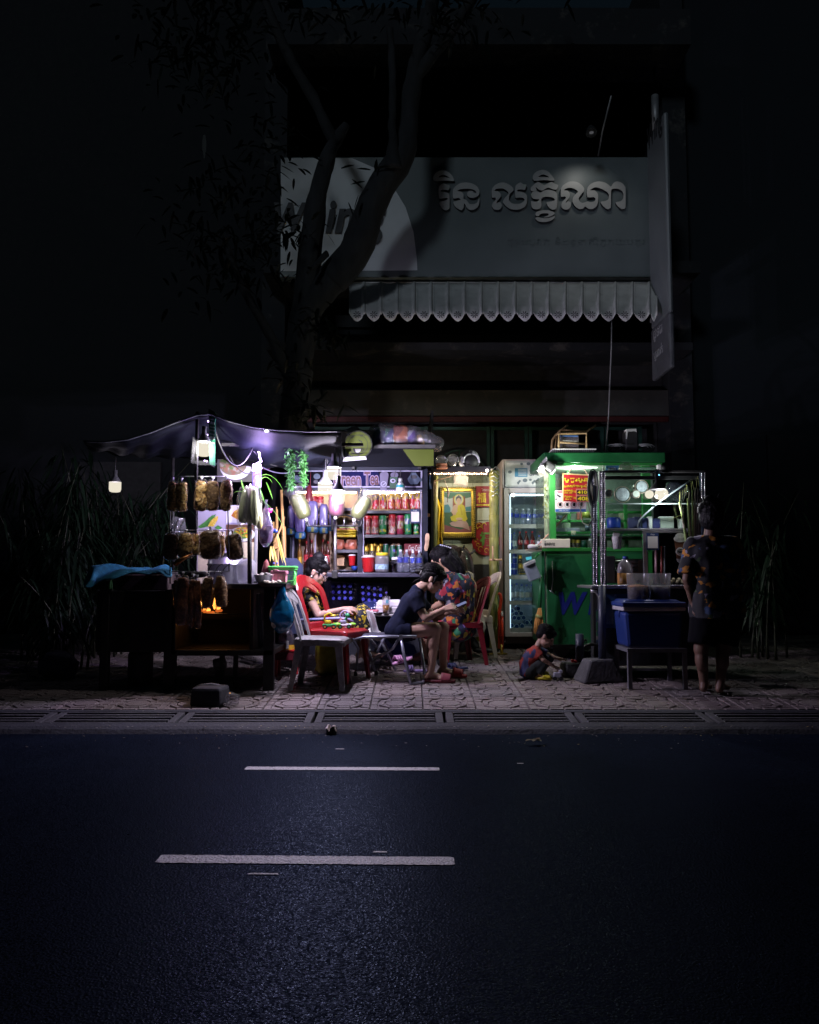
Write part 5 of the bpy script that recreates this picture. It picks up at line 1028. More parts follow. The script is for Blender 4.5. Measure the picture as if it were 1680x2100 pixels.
# stool, jug and things on the ground here
t=thing('red_stool','small red plastic stool under the blue hanging bag','stool',G(588,7.75));Ys=7.75;zt_=P(588,1335,7.65).z
xa,xb=P(566,1340,Ys).x,P(609,1340,Ys).x
part('seat',redp,lambda b:b.box(((xa+xb)/2,Ys,zt_),(xb-xa,.22,.02),bev=.008),t)
for sx in(xa+.015,xb-.015):
 for sy in(-.09,.09):part('leg',redp,lambda b:b.box((sx,Ys+sy,(zt_+g(Ys))/2),(.03,.03,zt_-g(Ys)),bev=.005),t)
part('apron',M('stool_dark_red',(.12,.01,.02),.5),lambda b:b.box(((xa+xb)/2,Ys-.10,zt_-.05),(xb-xa-.02,.012,.07)),t)
t=thing('oil_jug','clear plastic jug with yellow label standing on the red stool','jug',P(587,1333,7.68));q=P(587,1334,7.7)
part('body',clear('jug_clear',(.75,.72,.78),.3,.08,haze=.2,hcol=(.35,.30,.38)),lambda b:b.lathe([(.07,0),(.078,.01),(.078,.12),(.05,.19),(.02,.21)],q,18),t);part('label',M('label_amber',(.55,.30,.02),.5),lambda b:b.lathe([(.079,.012),(.079,.055)],q,18,capb=False,capt=False),t);part('tag',white,lambda b:b.box(q+V((.02,-.082,.06)),(.03,.006,.07)),t)
# herb bunches hanging from the bar
for nm,x,y0,y1,w,lab,sd in(('herb_bunch',597,908,1000,20,'left wider bunch of green herbs hanging from the bar',3),('herb_bunch',622,906,992,14,'right slimmer bunch of green herbs hanging from the bar',4)):
 t=thing(nm,lab,'herbs',P(x,y1,7.2),'herb bunches hanging from the canopy bar');rn=random.Random(sd)
 part('stalk',lfh,lambda b:[b.tube([P(x+rn.uniform(-3,3),y0,7.2),P(x+rn.uniform(-6,6),(y0+y1)/2,7.2),P(x+rn.uniform(-w/2,w/2),y1-20,7.2)],.003,5)for _ in range(6)],t)
 def hl(b):
  for _ in range(230):
   s=rn.random()**.8;p=P(x+rn.gauss(0,w*.26)*(1.1-.5*s),y0+(y1-y0)*s,7.2+rn.gauss(0,.03));b.leaf(p,V((rn.gauss(0,1),rn.gauss(0,1),rn.uniform(-1.5,.2))),rn.uniform(.016,.026),rn.uniform(.03,.05),droop=.2,seg=2)
 part('leaf_mass',lfh,hl,t)
# fruit bags on the hook stand
hs_=thing('hook_stand','steel pole stand with a ring of hooks before the stall','stand',P(686,1185,8.24));Yh=8.24
part('pole',steel,lambda b:(b.cyl(P(688,1068,Yh),P(687,1185,Yh),.016,n=10),),hs_);part('pole',black,lambda b:b.cyl(P(680,1015,Yh-.1),P(682,1085,Yh-.1),m(2.6,Yh),n=10),hs_)
part('base',black,lambda b:b.pan(680,1170,692,1186,Yh-.02,.05,bev=.006),hs_)
for i in range(16):
 a=2*pi*i/16;c=P(686,1078,Yh);e=c+V((cos(a)*.28,sin(a)*.15,-.005));part('hook',steel if i%3 else black,lambda b:b.tube([c,c.lerp(e,.9),e,e+V((cos(a)*.015,0,.035)),e+V((cos(a)*.01,0,.075))],.0045,6),hs_)
fr=M('mango_flesh',(.125,.14,.04),.45,var=.25,scale=12);frp=M('guava_pink',(.22,.07,.12),.4,var=.2)
for nm,x,y,w,h,r,mt,Y,lab in(('fruit_bag',616,1037,34,56,-.42,fr,8.02,'left tilted clear bag of pale green fruit on the hook stand'),('fruit_bag',741,1041,32,52,.52,fr,8.02,'right tilted clear bag of pale green fruit on the hook stand'),('fruit_bag',690,1034,34,50,.06,frp,8.02,'middle bag of pink fruit lit by the bulb behind')):
 t=thing(nm,lab,'bag',P(x,y+h/2,Y),'fruit bags on the hook stand');c=P(x,y,Y);Rm=Matrix.Rotation(r,3,'Y')
 def fb(b,s=1.,flare=0.,c=c,Rm=Rm,w=w,h=h,Y=Y,x=x):
  pr=[(.06,-.5),(.34,-.44),(.46,-.28),(.45,0),(.42,.30),(.30,.44),(.05,.48)]if not flare else[(.05,-.62),(.10,-.54),(.40,-.46),(.52,-.28),(.51,0),(.48,.34),(.52,.50),(.70,.72)]
  b.lathe([(p*m(w,Y)*s,z*m(h,Y)*s)for p,z in pr],V(),18,sq=(1,.75),capt=not flare);b.wob(.009,14,x)
  for i in range(len(b.v)):b.v[i]=c+Rm@b.v[i]
 part('fruit',mt,fb,t);part('film',clear('fruit_film',(.95,.95,.95),.26,.08,haze=.03,bump=.8,bscale=34),lambda b:fb(b,1.0,1.),t);part('knot',M('knot_white',(.75,.72,.68),.5),lambda b:b.ell(c+Rm@V((0,0,-m(h,Y)*.56)),(.018,.014,.018)).wob(.006,60),t)
# ================================================================== SHRINE NOOK
YN=9.85
bam=M('bamboo_pole',(.20,.19,.05),.5,var=.3,scale=12,stretch=(3,3,.4),dirt=((.08,.06,.03),12,.6))
nook=thing('shrine_nook','small tiled shrine wall between the drinks stall and the fridge','shrine',P(945,1165,YN))
tilw=M('wall_tile_green',(.42,.46,.36),.4,var=.08,scale=3);grout=M('grout',(.16,.17,.14),.8)
part('backing',grout,lambda b:b.pan(886,978,1012,1158,YN+.01,.05),nook)
cells=[(886+42*i,978+45*j)for j in range(4)for i in range(3)]
for x,y in cells:part('tile',tilw,lambda b:b.pan(x+.5,y+.5,min(x+41.5,1011),y+44.5,YN,.012,bev=.003),nook)
part('side_panel',black,lambda b:b.box((P(884,1000,9.4).x,9.35,1.6),(.03,1.0,2.7)),nook)
part('ledge',M('ledge_dark',(.02,.02,.022),.5),lambda b:(b.pan(886,1158,1012,1200,YN-.02,.06),),nook)
part('valance',M('valance_green',(.10,.12,.08),.6,var=.5,scale=30),lambda b:b.pan(888,975,1000,990,YN-.03,.02),nook)
beam=thing('shrine_beam','black beam with fairy lights above the shrine nook','beam',P(940,972,8.9))
part('beam',M('beam_black',(.018,.018,.024),.45),lambda b:(b.pan(875,956,1006,968,8.9,.10,bev=.004),b.pan(875,970,1003,974,8.92,.06)),beam)
fl_=emit('fairy_light',(1,.62,.38),9)
for i in range(25):part('fairy_light',fl_,lambda b:b.ell(P(882+4.8*i,971.5+.6*sin(i*2.2),8.88),.0085,nu=8,nv=6),beam)
part('end_glow',emit('fairy_blob',(1,.85,.9),12),lambda b:b.ell(P(999,965,8.88),.016),beam)
lamp('shrine_light',P(945,978,9.15),13,(1,.84,.60),.05,beam)
# painting: a generic seated figure in a yellow robe, in a gilt frame
YPa=YN-.05
pic=thing('framed_picture','gilt framed picture of a seated robed figure on the shrine wall','picture',P(940,1104,YPa))
def pc(n,c):return M('paint_'+n,c,.5,var=.12,scale=14)
part('canvas',[pc('sky',(.42,.48,.52)),pc('leaf',(.02,.13,.09)),pc('trunk',(.20,.05,.04)),pc('earth',(.20,.06,.08)),pc('rock',(.40,.28,.28)),pc('bush',(.03,.10,.05)),pc('hill',(.05,.22,.30))],lambda b:(b.pan(911,1008,967,1092,YPa,.004),b.art([(911,1010),(967,1010),(967,1019),(955,1022),(935,1020),(921,1023),(911,1018)],YPa-.0015,mi=1),b.art([(929,1018),(954,1018),(955,1070),(928,1070)],YPa-.003,mi=2),b.art([(911,1050),(967,1049),(967,1092),(911,1092)],YPa-.0022,mi=5),b.art([(911,1076),(925,1080),(945,1086),(967,1078),(967,1092),(911,1092)],YPa-.0045,mi=3),b.art([(911,1036),(919,1034),(924,1041),(924,1051),(911,1051)],YPa-.0028,mi=6),b.art([(955,1040),(967,1038),(967,1048),(955,1048)],YPa-.0028,mi=6),b.art([(922,1073),(931,1068),(955,1067),(960,1074),(964,1088),(950,1082),(934,1080),(926,1078)],YPa-.006,mi=4)),pic)
rob=pc('robe',(.46,.42,.03));skn=pc('skin',(.50,.36,.28));hai=pc('hair',(.02,.02,.06));hal=pc('halo',(.50,.48,.08))
part('figure',[rob,skn,hai,hal,pc('halo_in',(.45,.48,.46)),pc('robe_fold',(.36,.28,.02))],lambda b:(b.disc(941,1025,10,11.5,YPa-.0045,mi=3,n=24),b.disc(941,1025,8.2,9.6,YPa-.0058,mi=4,n=24),b.art([(930,1037),(937,1034),(945,1034),(952,1037),(955,1048),(955,1062),(931,1062),(929,1054),(926,1051)],YPa-.0072,mi=1),b.art([(940,1035),(948,1034),(953,1038),(956,1052),(957,1063),(932,1063),(937,1050)],YPa-.0086,mi=0),b.art([(924,1060),(932,1056),(956,1056),(959,1064),(954,1070),(944,1065),(934,1070),(926,1068)],YPa-.010,mi=0),b.disc(942,1064,7,2.6,YPa-.0115,mi=1,n=14),b.art([(928,1052),(937,1046),(939,1049),(930,1056)],YPa-.0105,mi=1),b.art([(938.5,1031),(943,1031),(943.5,1036),(938,1036)],YPa-.0088,mi=1),b.disc(941,1026,4.4,6,YPa-.0095,mi=1,n=16),b.art([(935.5,1028),(935.5,1020),(939,1017),(941,1014.5),(943,1017),(946.5,1020),(946.5,1028),(944.5,1023),(941,1021),(937.5,1023)],YPa-.011,mi=2),b.art([(944,1040),(945.5,1040),(950,1061),(948,1061)],YPa-.0098,mi=5)),pic)
gf=M('gilt',(.55,.38,.06),.32,metal=.6,var=.3,scale=30,bump=.3);gfd=M('gilt_dark',(.09,.08,.03),.4,metal=.4)
for q in((906,1001,972,1008),(906,1092,972,1100),(906,1001,911,1100),(967,1001,972,1100)):part('frame',gf,lambda b:b.pan(*q,YPa-.025,.03,bev=.008),pic)
for q in((903,998,975.5,1001.5),(903,1099.5,975.5,1103),(903,998,906.5,1103),(971.5,998,975.5,1103)):part('outer_frame',gfd,lambda b:b.pan(*q,YPa-.02,.025),pic)
part('beading',gf,lambda b:[b.ell(P(x,y,YPa-.022),.0075,nu=6,nv=4)for k in range(26)for x,y in((904.7,1000+4*k),(973.6,1000+4*k))]+[b.ell(P(905+4*k,y,YPa-.022),.0075,nu=6,nv=4)for k in range(18)for y in(999.6,1101.4)],pic)
# hanging red charms
redc=M('charm_red',(.26,.012,.02),.4,var=.25,scale=8);gdp=M('charm_gold',(.60,.46,.05),.4,metal=.3)
ch=thing('red_charm','square red charm with gold character on the shrine wall','charm',P(993,1040,YN-.03))
part('card',redc,lambda b:b.pan(975,997,1008,1040,YN-.03,.012,bev=.003),ch);text('福',979,1010,997,1031,YN-.033,gdp,'character',ch,.004,.02)
part('scroll',gdp,lambda b:[b.disc(979+4.6*k,1035.5,2.6,1.8,YN-.034,n=10)for k in range(6)],ch);text('រីករាយ',988,1001,1004,1007,YN-.033,M('charm_white',(.6,.55,.5),.5),'lettering',ch,.002)
rc=thing('round_charm','large round red charm with green and gold character half behind the bamboo post','charm',P(996,1136,YN-.04))
part('disc',redc,lambda b:(b.disc(997,1110,29,29,YN-.04,.02,n=36),b.art([(976,1074),(984,1071),(992,1073),(1000,1070),(1012,1071),(1012,1092),(976,1092)],YN-.037,.018)),rc)
part('swirl',gdp,lambda b:[b.tube(arc(P(x,y,YN-.045),r,0,a,9),.005,5)for x,y,r,a in((982,1079,.03,4.5),(993,1077,.025,4),(985,1086,.035,3),(977,1108,.02,5),(986,1126,.03,4.6),(998,1129,.025,5),(980,1117,.018,5))],rc)
text('褔',984,1090,1010,1119,YN-.045,leafm('charm_green',(.16,.42,.10)),'character',rc,.006,.045)
# things hung in front
ylc=M('yellow_cloth',(.62,.40,.01),.8,var=.12,scale=6,bump=.2)
def ycl(u,v):
 xa=[(895,1020),(895,1050),(893,1078),(898,1095),(895,1123)];xb=[(897,1021),(908,1040),(908,1062),(905,1090),(909,1122)]
 a=along(xa,v);c=along(xb,v);return P(a[0]+(c[0]-a[0])*u,a[1]+(c[1]-a[1])*u,9.3+.03*sin(u*9+v*3))
tag(MB().grid(ycl,14,24,th=.004).build('yellow_cloth',ylc),'long yellow cloth hanging beside the framed picture','cloth')
tag(MB().tube([P(893,960,9.1),P(891,1100,9.1),P(890,1320,9.1)],[.035]*3,10).build('bamboo_post',bam),'slim bamboo post at the left of the shrine','post')
st=thing('peg_stick','pale stick with hanging cords under the fairy lights','stick',P(905,982,9.0));cordm=M('cord_pale',(.60,.42,.30),.7)
part('stick',cordm,lambda b:b.cyl(P(885,989,9.0),P(932,974,9.0),.008,n=6),st);part('cord',cordm,lambda b:(b.tube([P(891,985,8.98),P(889,1000,8.98),P(889,1027,8.98)],.008,6),b.tube([P(891,985,8.98),P(895,1000,8.98),P(890,1014,8.98)],.007,6)),st)
fsh=M('dry_fish',(.52,.38,.32),.6,var=.5,scale=30);part('dried_fish',fsh,lambda b:b.tube([P(912,983,8.98),P(915,994,8.98),P(919,1005,8.97),P(920,1013,8.97),P(918,1022,8.98),P(918,1030,8.98)],[.006,.008,.028,.026,.010,.014],8,flat=.4),st)
b=MB();pillow(b,P(946,985,8.95),m(30,8.95),.08,m(24,8.95),(0,.2,0),3,.02);tag(b.build('white_bag',clear('milky_film',(.9,.88,.85),.4,.1,haze=.6,hcol=(.62,.58,.52),bump=1.)),'crumpled white plastic bag hanging under the fairy lights','bag')
b=MB().tube([P(882,965,8.85),P(881,990,8.85),P(882,1003,8.85)],[.006,.008,.020],8);tag(b.build('blue_spoon',M('spoon_blue',(.10,.14,.30),.4)),'blue spoon hanging at the left of the fairy lights','spoon')
b=MB();pillow(b,P(876,1112,8.5),m(9,8.5),.03,m(36,8.5),(0,.1,0),2,.008);tag(b.build('bread_bag',M('bread',(.55,.36,.24),.6,var=.3)),'narrow pale wrapped packet hanging on the stall right post','packet')
b=MB().pan(873,1053,882,1060,8.6,.008);tag(b.build('paper_tag',M('tag_orange',(.52,.25,.12),.7)),'small orange paper tag right of the drinks stall','tag')
# helmet and tins on the beam
t=thing('helmet','white motorcycle helmet lying open side out on the shrine beam','helmet',P(964,957,8.95));c=P(964,941,8.97);R_=m(22.5,8.97)
hm=M('helmet_white',(.60,.60,.66),.25,var=.06,coat=.5)
part('shell',hm,lambda b:b.ell(c+V((0,.10,0)),(R_,.14,R_),nu=28,nv=18),t)
part('rim',hm,lambda b:b.tube([c+V((R_*.72*cos(a)+.012,-.025,R_*(-.28+.74*sin(a))))for a in[-.15+(pi+.3)*k/20 for k in range(21)]],.012,8),t)
part('lining',black,lambda b:b.ell(c+V((.012,-.005,-R_*.28)),(R_*.72,.05,R_*.74),nu=24,nv=14),t)
part('strap',M('strap_dark',(.02,.02,.025),.5),lambda b:(b.box(c+V((.01,-.045,R_*.60)),(.03,.02,.05),bev=.008),b.tube([c+V((-.08,-.06,-.06)),c+V((-.02,-.07,-.08)),c+V((.05,-.06,-.10))],.006,6)),t)
tinf=M('foil_lid',(.50,.46,.44),.3,metal=.6,var=.3,scale=30)
for i,x in enumerate((905,929)):
 t=thing('foil_tin',('left','right')[i]+' clear tub with foil lid lying beside the helmet','tub',P(x,957,8.95),'foil lidded tubs beside the helmet');c=P(x,945-i*2,8.97);rr=m(11.5,8.95)
 part('tub',clr,lambda b:b.cyl(c,c+V((0,.2,0)),rr,n=16),t);part('lid',tinf,lambda b:b.cyl(c+V((0,-.012,0)),c+V((0,-.002,0)),rr*.8,n=16),t);part('ring',steel,lambda b:b.tube([c+V((rr*cos(2*pi*k/18),-.005,rr*sin(2*pi*k/18)))for k in range(18)],.006,6,closed=True),t)
for k,y in((0,953),(1,959)):
 b=MB();pillow(b,P(906,y,8.86),m(24,8.86),.10,m(6,8.86),(0,.05,0),k,.004);tag(b.build('biscuit_pack',M('biscuit',(.52,.22,.12),.4,var=.3)),('upper','lower')[k]+' orange biscuit pack hanging over the beam edge','packet','biscuit packs on the shrine beam')
# post: bamboo with painted steel behind
tag(MB().tube([P(1014,965,9.35),P(1014,1150,9.35),P(1014,1330,9.35)],[m(10,9.35)]*3,12).build('gate_column',M('column_green',(.03,.09,.06),.5)),'dark green column behind the tall bamboo post','column')
t=thing('bamboo_post','tall weathered bamboo post between the shrine and the fridge','post',G(1014,9.28))
zz=[966+45.5*k for k in range(9)]
for k in range(8):part('segment',bam,lambda b:b.lathe([(m(10.4,9.25),0),(m(9.2,9.25),.03),(m(9.2,9.25),.5),(m(10.4,9.25),1)],V(),12)and[b.v.__setitem__(i,P(1013,zz[k+1],9.25).lerp(P(1013,zz[k],9.25),p.z)+V((p.x,p.y,0)))for i,p in enumerate(b.v)],t)
part('wire_wrap',steel,lambda b:[b.tube([P(1003+22*j/8,962+9*k+3*sin(j+k),9.25)+V((0,-.07*sin(pi*j/8),0))for j in range(9)],.005,5)for k in range(7)],t)
part('rod',M('rod_copper',(.50,.30,.18),.5),lambda b:(b.cyl(P(1003,1148,9.15),P(1030,1148,9.15),.012,n=7),b.cyl(P(1011,1150,9.12),P(1011,1120,9.12),.010,n=7)),t)
# dark things under the shrine ledge: scooter, plant, shoes
sc=thing('scooter','black scooter parked in the dark under the shrine ledge','scooter',G(945,9.5));scb=M('scooter_black',(.018,.018,.022),.25,coat=.6)
part('front_body',scb,lambda b:(b.lathe([(.06,0),(.16,.1),(.19,.35),(.15,.6),(.12,.72),(.05,.80)],P(948,1262,9.45),16,sq=(.9,1.2)),),sc)
part('body',scb,lambda b:(b.box(P(985,1235,9.5),(.42,.3,.28),bev=.08),),sc);part('handlebar',black,lambda b:b.tube([P(917,1128,9.4),P(935,1140,9.4),P(960,1140,9.4),P(975,1128,9.4)],.014,8),sc)
for x,s in((923,-1),(945,1)):part('mirror',scb,lambda b:b.art([(x,1130),(x-7*-s,1117),(x+9*s,1119),(x+6*s,1128)],9.38,.02),sc)
part('plate',M('plate_lime',(.22,.40,.06),.4),lambda b:b.art([(927,1117),(934,1117),(933,1132),(929,1132)],9.36,.01),sc)
for x in(925,1000):part('wheel',black,lambda b:b.tube([P(x,1300,9.5)+V((.2*cos(2*pi*k/20),0,.2*sin(2*pi*k/20)))for k in range(20)],.045,8,closed=True),sc)
t=thing('potted_plant','dim small leafed plant behind the white chair','plant',G(1000,9.6));part('pot',black,lambda b:b.lathe([(.08,0),(.12,.22),(.13,.24)],G(998,9.6),14),t)
def ppl(b):
 rn=random.Random(8)
 for _ in range(110):b.leaf(P(998+rn.gauss(0,9),1255+rn.gauss(0,22),9.5),V((rn.gauss(0,1),rn.gauss(0,1),rn.gauss(0,1))),.022,.05,droop=.3,seg=2)
part('foliage',leafm('dim_leaf',(.10,.16,.05)),ppl,t)
t=thing('slippers','pair of dark slippers on the floor before the bamboo post','slippers',G(997,9.3));[part('slipper',black,lambda b:b.ell(G(990+15*k,9.2)+V((0,0,.03)),(.11,.05,.03)),t)for k in range(2)]
b=MB();pillow(b,P(983,1292,8.9),m(20,8.9),.12,m(44,8.9),(0,0,0),1,.02);tag(b.build('lime_bag',M('lime_bag',(.36,.42,.02),.5,var=.3)),'lime yellow bag on the floor behind the white chair','bag')
# red folding trolley leaning on the fridge
t=thing('red_trolley','folded bright red hand trolley leaning on the fridge side','trolley',G(1027,9.1));rt=M('trolley_red',(.62,.05,.02),.35)
part('frame',rt,lambda b:(b.tube([P(1022,1217,9.1),P(1026,1219,9.1),P(1028,1228,9.1),P(1026,1245,9.1),P(1024,1256,9.1),P(1024,1330,9.1)],.018,8),b.tube([P(1030,1256,9.1),P(1031,1332,9.1)],.016,8),b.tube([P(1021,1254,9.1),P(1031,1257,9.1)],.014,8),b.tube([P(1021,1302,9.1),P(1032,1305,9.1)],.012,8)),t)
part('foot',M('brass',(.50,.36,.08),.4,metal=.6),lambda b:(b.box(G(1020,9.08)+V((0,0,.012)),(.22,.05,.012)),b.cyl(P(1029,1322,9.1),G(1029,9.1),.016,n=8)),t);part('clip',white,lambda b:b.ell(P(1030,1259,9.07),(.012,.012,.03)),t)
t=thing('wire_bundle','loose dark wires on the pavement by the red trolley','wires',G(1010,9.0));part('wire',black,lambda b:b.tube([G(1001,9.0)+V((0,0,.01)),G(1006,9.1)+V((0,0,.05)),G(1016,9.0)+V((0,0,.02)),G(1022,9.05)+V((0,0,.012))],.006,6),t)
# ================================================================== DISPLAY FRIDGE
YFr=9.45
fr_=thing('display_fridge','tall glass door drinks fridge between bamboo post and green kiosk','fridge',G(1085,9.8));cab=M('fridge_grey',(.46,.40,.40),.4,var=.06);cabin=M('fridge_inside',(.20,.26,.30),.5,var=.1)
xa,xb,za,zb_=rect(1034,942,1142,1318,YFr)
part('left_side',cab,lambda b:b.box((xa+.01,YFr+.36,(za+zb_)/2),(.02,.70,zb_-za),bev=.004),fr_);part('right_side',cab,lambda b:b.box((xb,YFr+.36,(za+zb_)/2),(.02,.70,zb_-za)),fr_)
part('back',cabin,lambda b:b.box(((xa+xb)/2,YFr+.70,(za+zb_)/2),(xb-xa-.03,.02,zb_-za)),fr_);part('top',cab,lambda b:b.box(((xa+xb)/2,YFr+.36,zb_-.01),(xb-xa-.03,.70,.02)),fr_)
part('base',M('fridge_base',(.12,.08,.08),.6),lambda b:b.pan(1036,1306,1142,1320,YFr+.03,.6),fr_)
part('header',M('fridge_header',(.40,.42,.42),.4,var=.1),lambda b:b.pan(1036,945,1142,999,YFr-.01,.08,bev=.006),fr_)
ptx=M('header_print_blue',(.05,.22,.36),.5);ptd=M('header_print_dark',(.10,.13,.15),.5,var=.3)
part('header_print',[ptx,M('header_white',(.55,.56,.54),.4),ptd],lambda b:(b.pan(1040,949,1142,995,YFr-.013,.002,mi=1),b.art([(1056,960),(1082,960),(1082,978),(1056,978)],YFr-.015),[b.art([(1063,962+3*k),(1080,962+3*k),(1080,963.2+3*k),(1063,963.2+3*k)],YFr-.017,mi=1)for k in range(5)],[b.disc(x,y,r,r*.8,YFr-.015,mi=2,n=12)for x,y,r in((1070,951.5,3),(1084,951,4),(1100,951.5,5),(1046,968,4),(1077,985,5),(1088,984,3),(1102,988,5))],[b.art([(x,y),(x+6,y-6),(x+9,y-4),(x+3,y+4)],YFr-.015,mi=2)for x,y in((1090,990),(1098,986),(1108,989),(1060,990))]),fr_)
text('SALE',1086,962,1118,976,YFr-.016,ptd,'lettering',fr_,.001,.01)
for q in((1036,1000,1044,1306),(1133,1000,1142,1306),(1044,1000,1133,1011),(1044,1297,1133,1306)):part('door_frame',cab,lambda b:b.pan(*q,YFr-.03,.05,bev=.008),fr_)
part('door_glass',glass,lambda b:b.pan(1044,1011,1133,1297,YFr-.005,.004),fr_)
shm=M('fridge_shelf',(.50,.46,.45),.45)
SY=(1075,1127,1180,1232,1288)
for y in SY:part('shelf',shm,lambda b:(b.pan(1045,y,1133,y+8,YFr+.05,.012),[b.cyl(V((xa+.03,YFr+.08+.09*k,P(0,y+3,YFr+.05).z)),V((xb-.03,YFr+.08+.09*k,P(0,y+3,YFr+.05).z)),.004,n=5)for k in range(7)]),fr_)
part('tube_light',emit('fridge_tube',(.70,.85,1),7),lambda b:b.cyl(P(1048,1015,YFr+.10),P(1130,1015,YFr+.10),.010,n=8),fr_)
part('tube_light',emit('fridge_tube_b',(.50,.75,1),5),lambda b:(b.cyl(P(1047,1185,YFr+.30),P(1130,1185,YFr+.30),.008,n=8),b.cyl(P(1047,1238,YFr+.30),P(1130,1238,YFr+.30),.008,n=8)),fr_)
part('added_fill_tube',emit('fridge_fill',(.62,.80,1),2.0),lambda b:b.cyl(P(1046.5,1016,YFr+.06),P(1046.5,1294,YFr+.06),.007,n=8),fr_)  # upright tubes added at both sides to brighten the dim fridge interior
part('added_fill_tube',emit('fridge_fill',(.62,.80,1),2.0),lambda b:b.cyl(P(1131,1016,YFr+.06),P(1131,1294,YFr+.06),.007,n=8),fr_)
part('glow_label',emit('cyan_label',(.1,.55,.7),.8),lambda b:b.art([(1078,1143),(1090,1141),(1091,1147),(1080,1149)],YFr+.3,.003),fr_)
part('inner_arc',black,lambda b:b.tube(arc(P(1090,1043,YFr+.5),.28,.3,pi-.3,14),.012,6),fr_)
YG=YFr+.12
for i in range(7):goods('water_bottle','water_bottle','blue banded water bottle, %s from left on the top fridge shelf'%ORD[i],'bottle',1048+12.3*i,1075,YG,11.5,33,'water bottles on the top fridge shelf')
for i,(x,k,nm,w,h,lab)in enumerate(((1047,'blue_can','silver_can',8,34,'slim silver can at the left of the second fridge shelf'),(1056,'plain_bottle','milk_bottle',10,34,'pale labelled bottle on the second fridge shelf'),(1068,'cola_bottle','soda_can',11,36,'dark red labelled bottle second shelf of the fridge'),(1080,'cola_bottle','cola_bottle',11,36,'left cola bottle with red cap in the fridge'),(1092,'cola_bottle','cola_bottle',11,36,'right cola bottle with red cap in the fridge'),(1104,'plain_bottle','milk_bottle',12,36,'white bottle near the napkin shelf in the fridge'))):goods(k,nm,lab,'bottle' if 'can' not in nm else 'can',x,1127,YG,w,h)
for i,(x,y0)in enumerate(((1049,1178),(1056,1178),(1056,1155))):goods('blue_can','energy_can',('lower left','lower right','stacked upper')[i]+' blue can at the left of the third fridge shelf','can',x,y0,YG,9.5,23,'blue cans in the fridge')
for i,(x,y0)in enumerate(((1067,1178),(1075,1178),(1067,1158),(1085,1178))):goods('gold_can','gold_can',('left lower','middle lower','upper','right lower')[i]+' gold can on the third fridge shelf','can',x,y0,YG,9.5,20,'gold cans in the fridge')
for i in range(7):goods('plain_bottle','clear_bottle','clear bottle with blue cap, %s from left on the fourth fridge shelf'%ORD[i],'bottle',1049+10.6*i,1232,YG,10.5,34,'clear bottles on the fourth fridge shelf')
ringb=M('bottle_base_blue',(.015,.06,.20),.2,coat=.6);k=0
for x,y in((1050,1283),(1060,1285),(1071,1284),(1081,1277),(1091,1276),(1055,1267),(1064,1268),(1074,1267),(1050,1253),(1059,1258),(1069,1258),(1063,1248)):
 t=thing('stacked_bottle','dark blue bottle lying base out in the bottom of the fridge','bottle',P(x,y+4,YG),'bottles stacked base out in the fridge bottom');c=P(x,y,YG);rr=m(4.9,YG)
 part('body',ringb,lambda b:b.cyl(c+V((0,.01,0)),c+V((0,.22,0)),rr,n=14),t);part('base_ring',M('ring_pale',(.30,.42,.52),.25),lambda b:b.tube([c+V((rr*.92*cos(2*pi*k/16),0,rr*.92*sin(2*pi*k/16)))for k in range(16)],.0035,5,closed=True),t)
# ================================================================== GREEN KIOSK
YK2=8.6
ki=thing('green_kiosk','bright green money change kiosk with glass upper half and blue lettering','kiosk',G(1235,8.95))
gtr=M('green_trim',(.02,.19,.035),.4,var=.18,scale=6)
def kp(nm,mt,*q,Y=YK2,d=.04,bev=.004):return part(nm,mt,lambda b:b.pan(*q,Y,d,bev=bev),ki)
kp('lower_panel',green,1124,1130,1330,1322,d=.05)
kp('lower_band',gtr,1112,1123,1330,1131,Y=YK2-.012,d=.06)
part('roof',green,lambda b:b.box(((P(1114,940,8.5).x+P(1362,940,8.5).x)/2,8.95,P(1200,938,8.45).z),(m(250,8.5),1.0,m(21,8.5)),bev=.01),ki)
part('roof_lip',gtr,lambda b:b.pan(1126,949,1358,954,8.44,.02),ki)
part('soffit',M('soffit_pale',(.35,.42,.33),.5),lambda b:b.box(((P(1120,950,8.6).x+P(1350,950,8.6).x)/2,8.97,P(1200,951.5,8.5).z),(m(225,8.6),.85,.012)),ki)
for q in((1129,953,1139,1130),(1325,953,1334,1322)):kp('corner_post',gtr,*q,d=.06)
pdist=M('post_pale',(.34,.40,.26),.45,var=.2,dirt=((.10,.12,.06),6,.55))
part('side_post',pdist,lambda b:b.pan(1121,955,1129,1320,YK2+.06,.05),ki)
part('side_frame',green,lambda b:b.box((P(1114,1050,YK2).x,YK2+.40,P(0,1225,YK2).z),(.03,.7,m(190,YK2))),ki)
part('side_glass',clear('dusty_glass',(.62,.68,.60),.15,.1,haze=.12,hcol=(.22,.26,.20)),lambda b:b.box((P(1122,1050,YK2).x,YK2+.40,P(0,1045,YK2).z),(.006,.66,m(150,YK2))),ki)
part('back_panel',M('kiosk_back',(.16,.19,.17),.6,var=.2),lambda b:b.pan(1132,953,1338,1130,YK2+.75,.03),ki)
for q in((1165,960,1169,1128),(1224,1030,1229,1128),(1282,1030,1287,1128),(1240,1030,1244,1128)):kp('mullion',gtr,*q,Y=YK2+.45,d=.03)
for y,Y in((1066,YK2+.45),(1090,YK2+.3),(1048,YK2+.6),(1103,YK2+.25)):kp('rail',gtr,1140,y,1325,y+5,Y=Y,d=.03)
kp('shelf',green,1138,1097,1326,1100,Y=YK2+.1,d=.5);kp('window_glass',glass,1139,955,1325,1123,Y=YK2+.02,d=.004,bev=0)
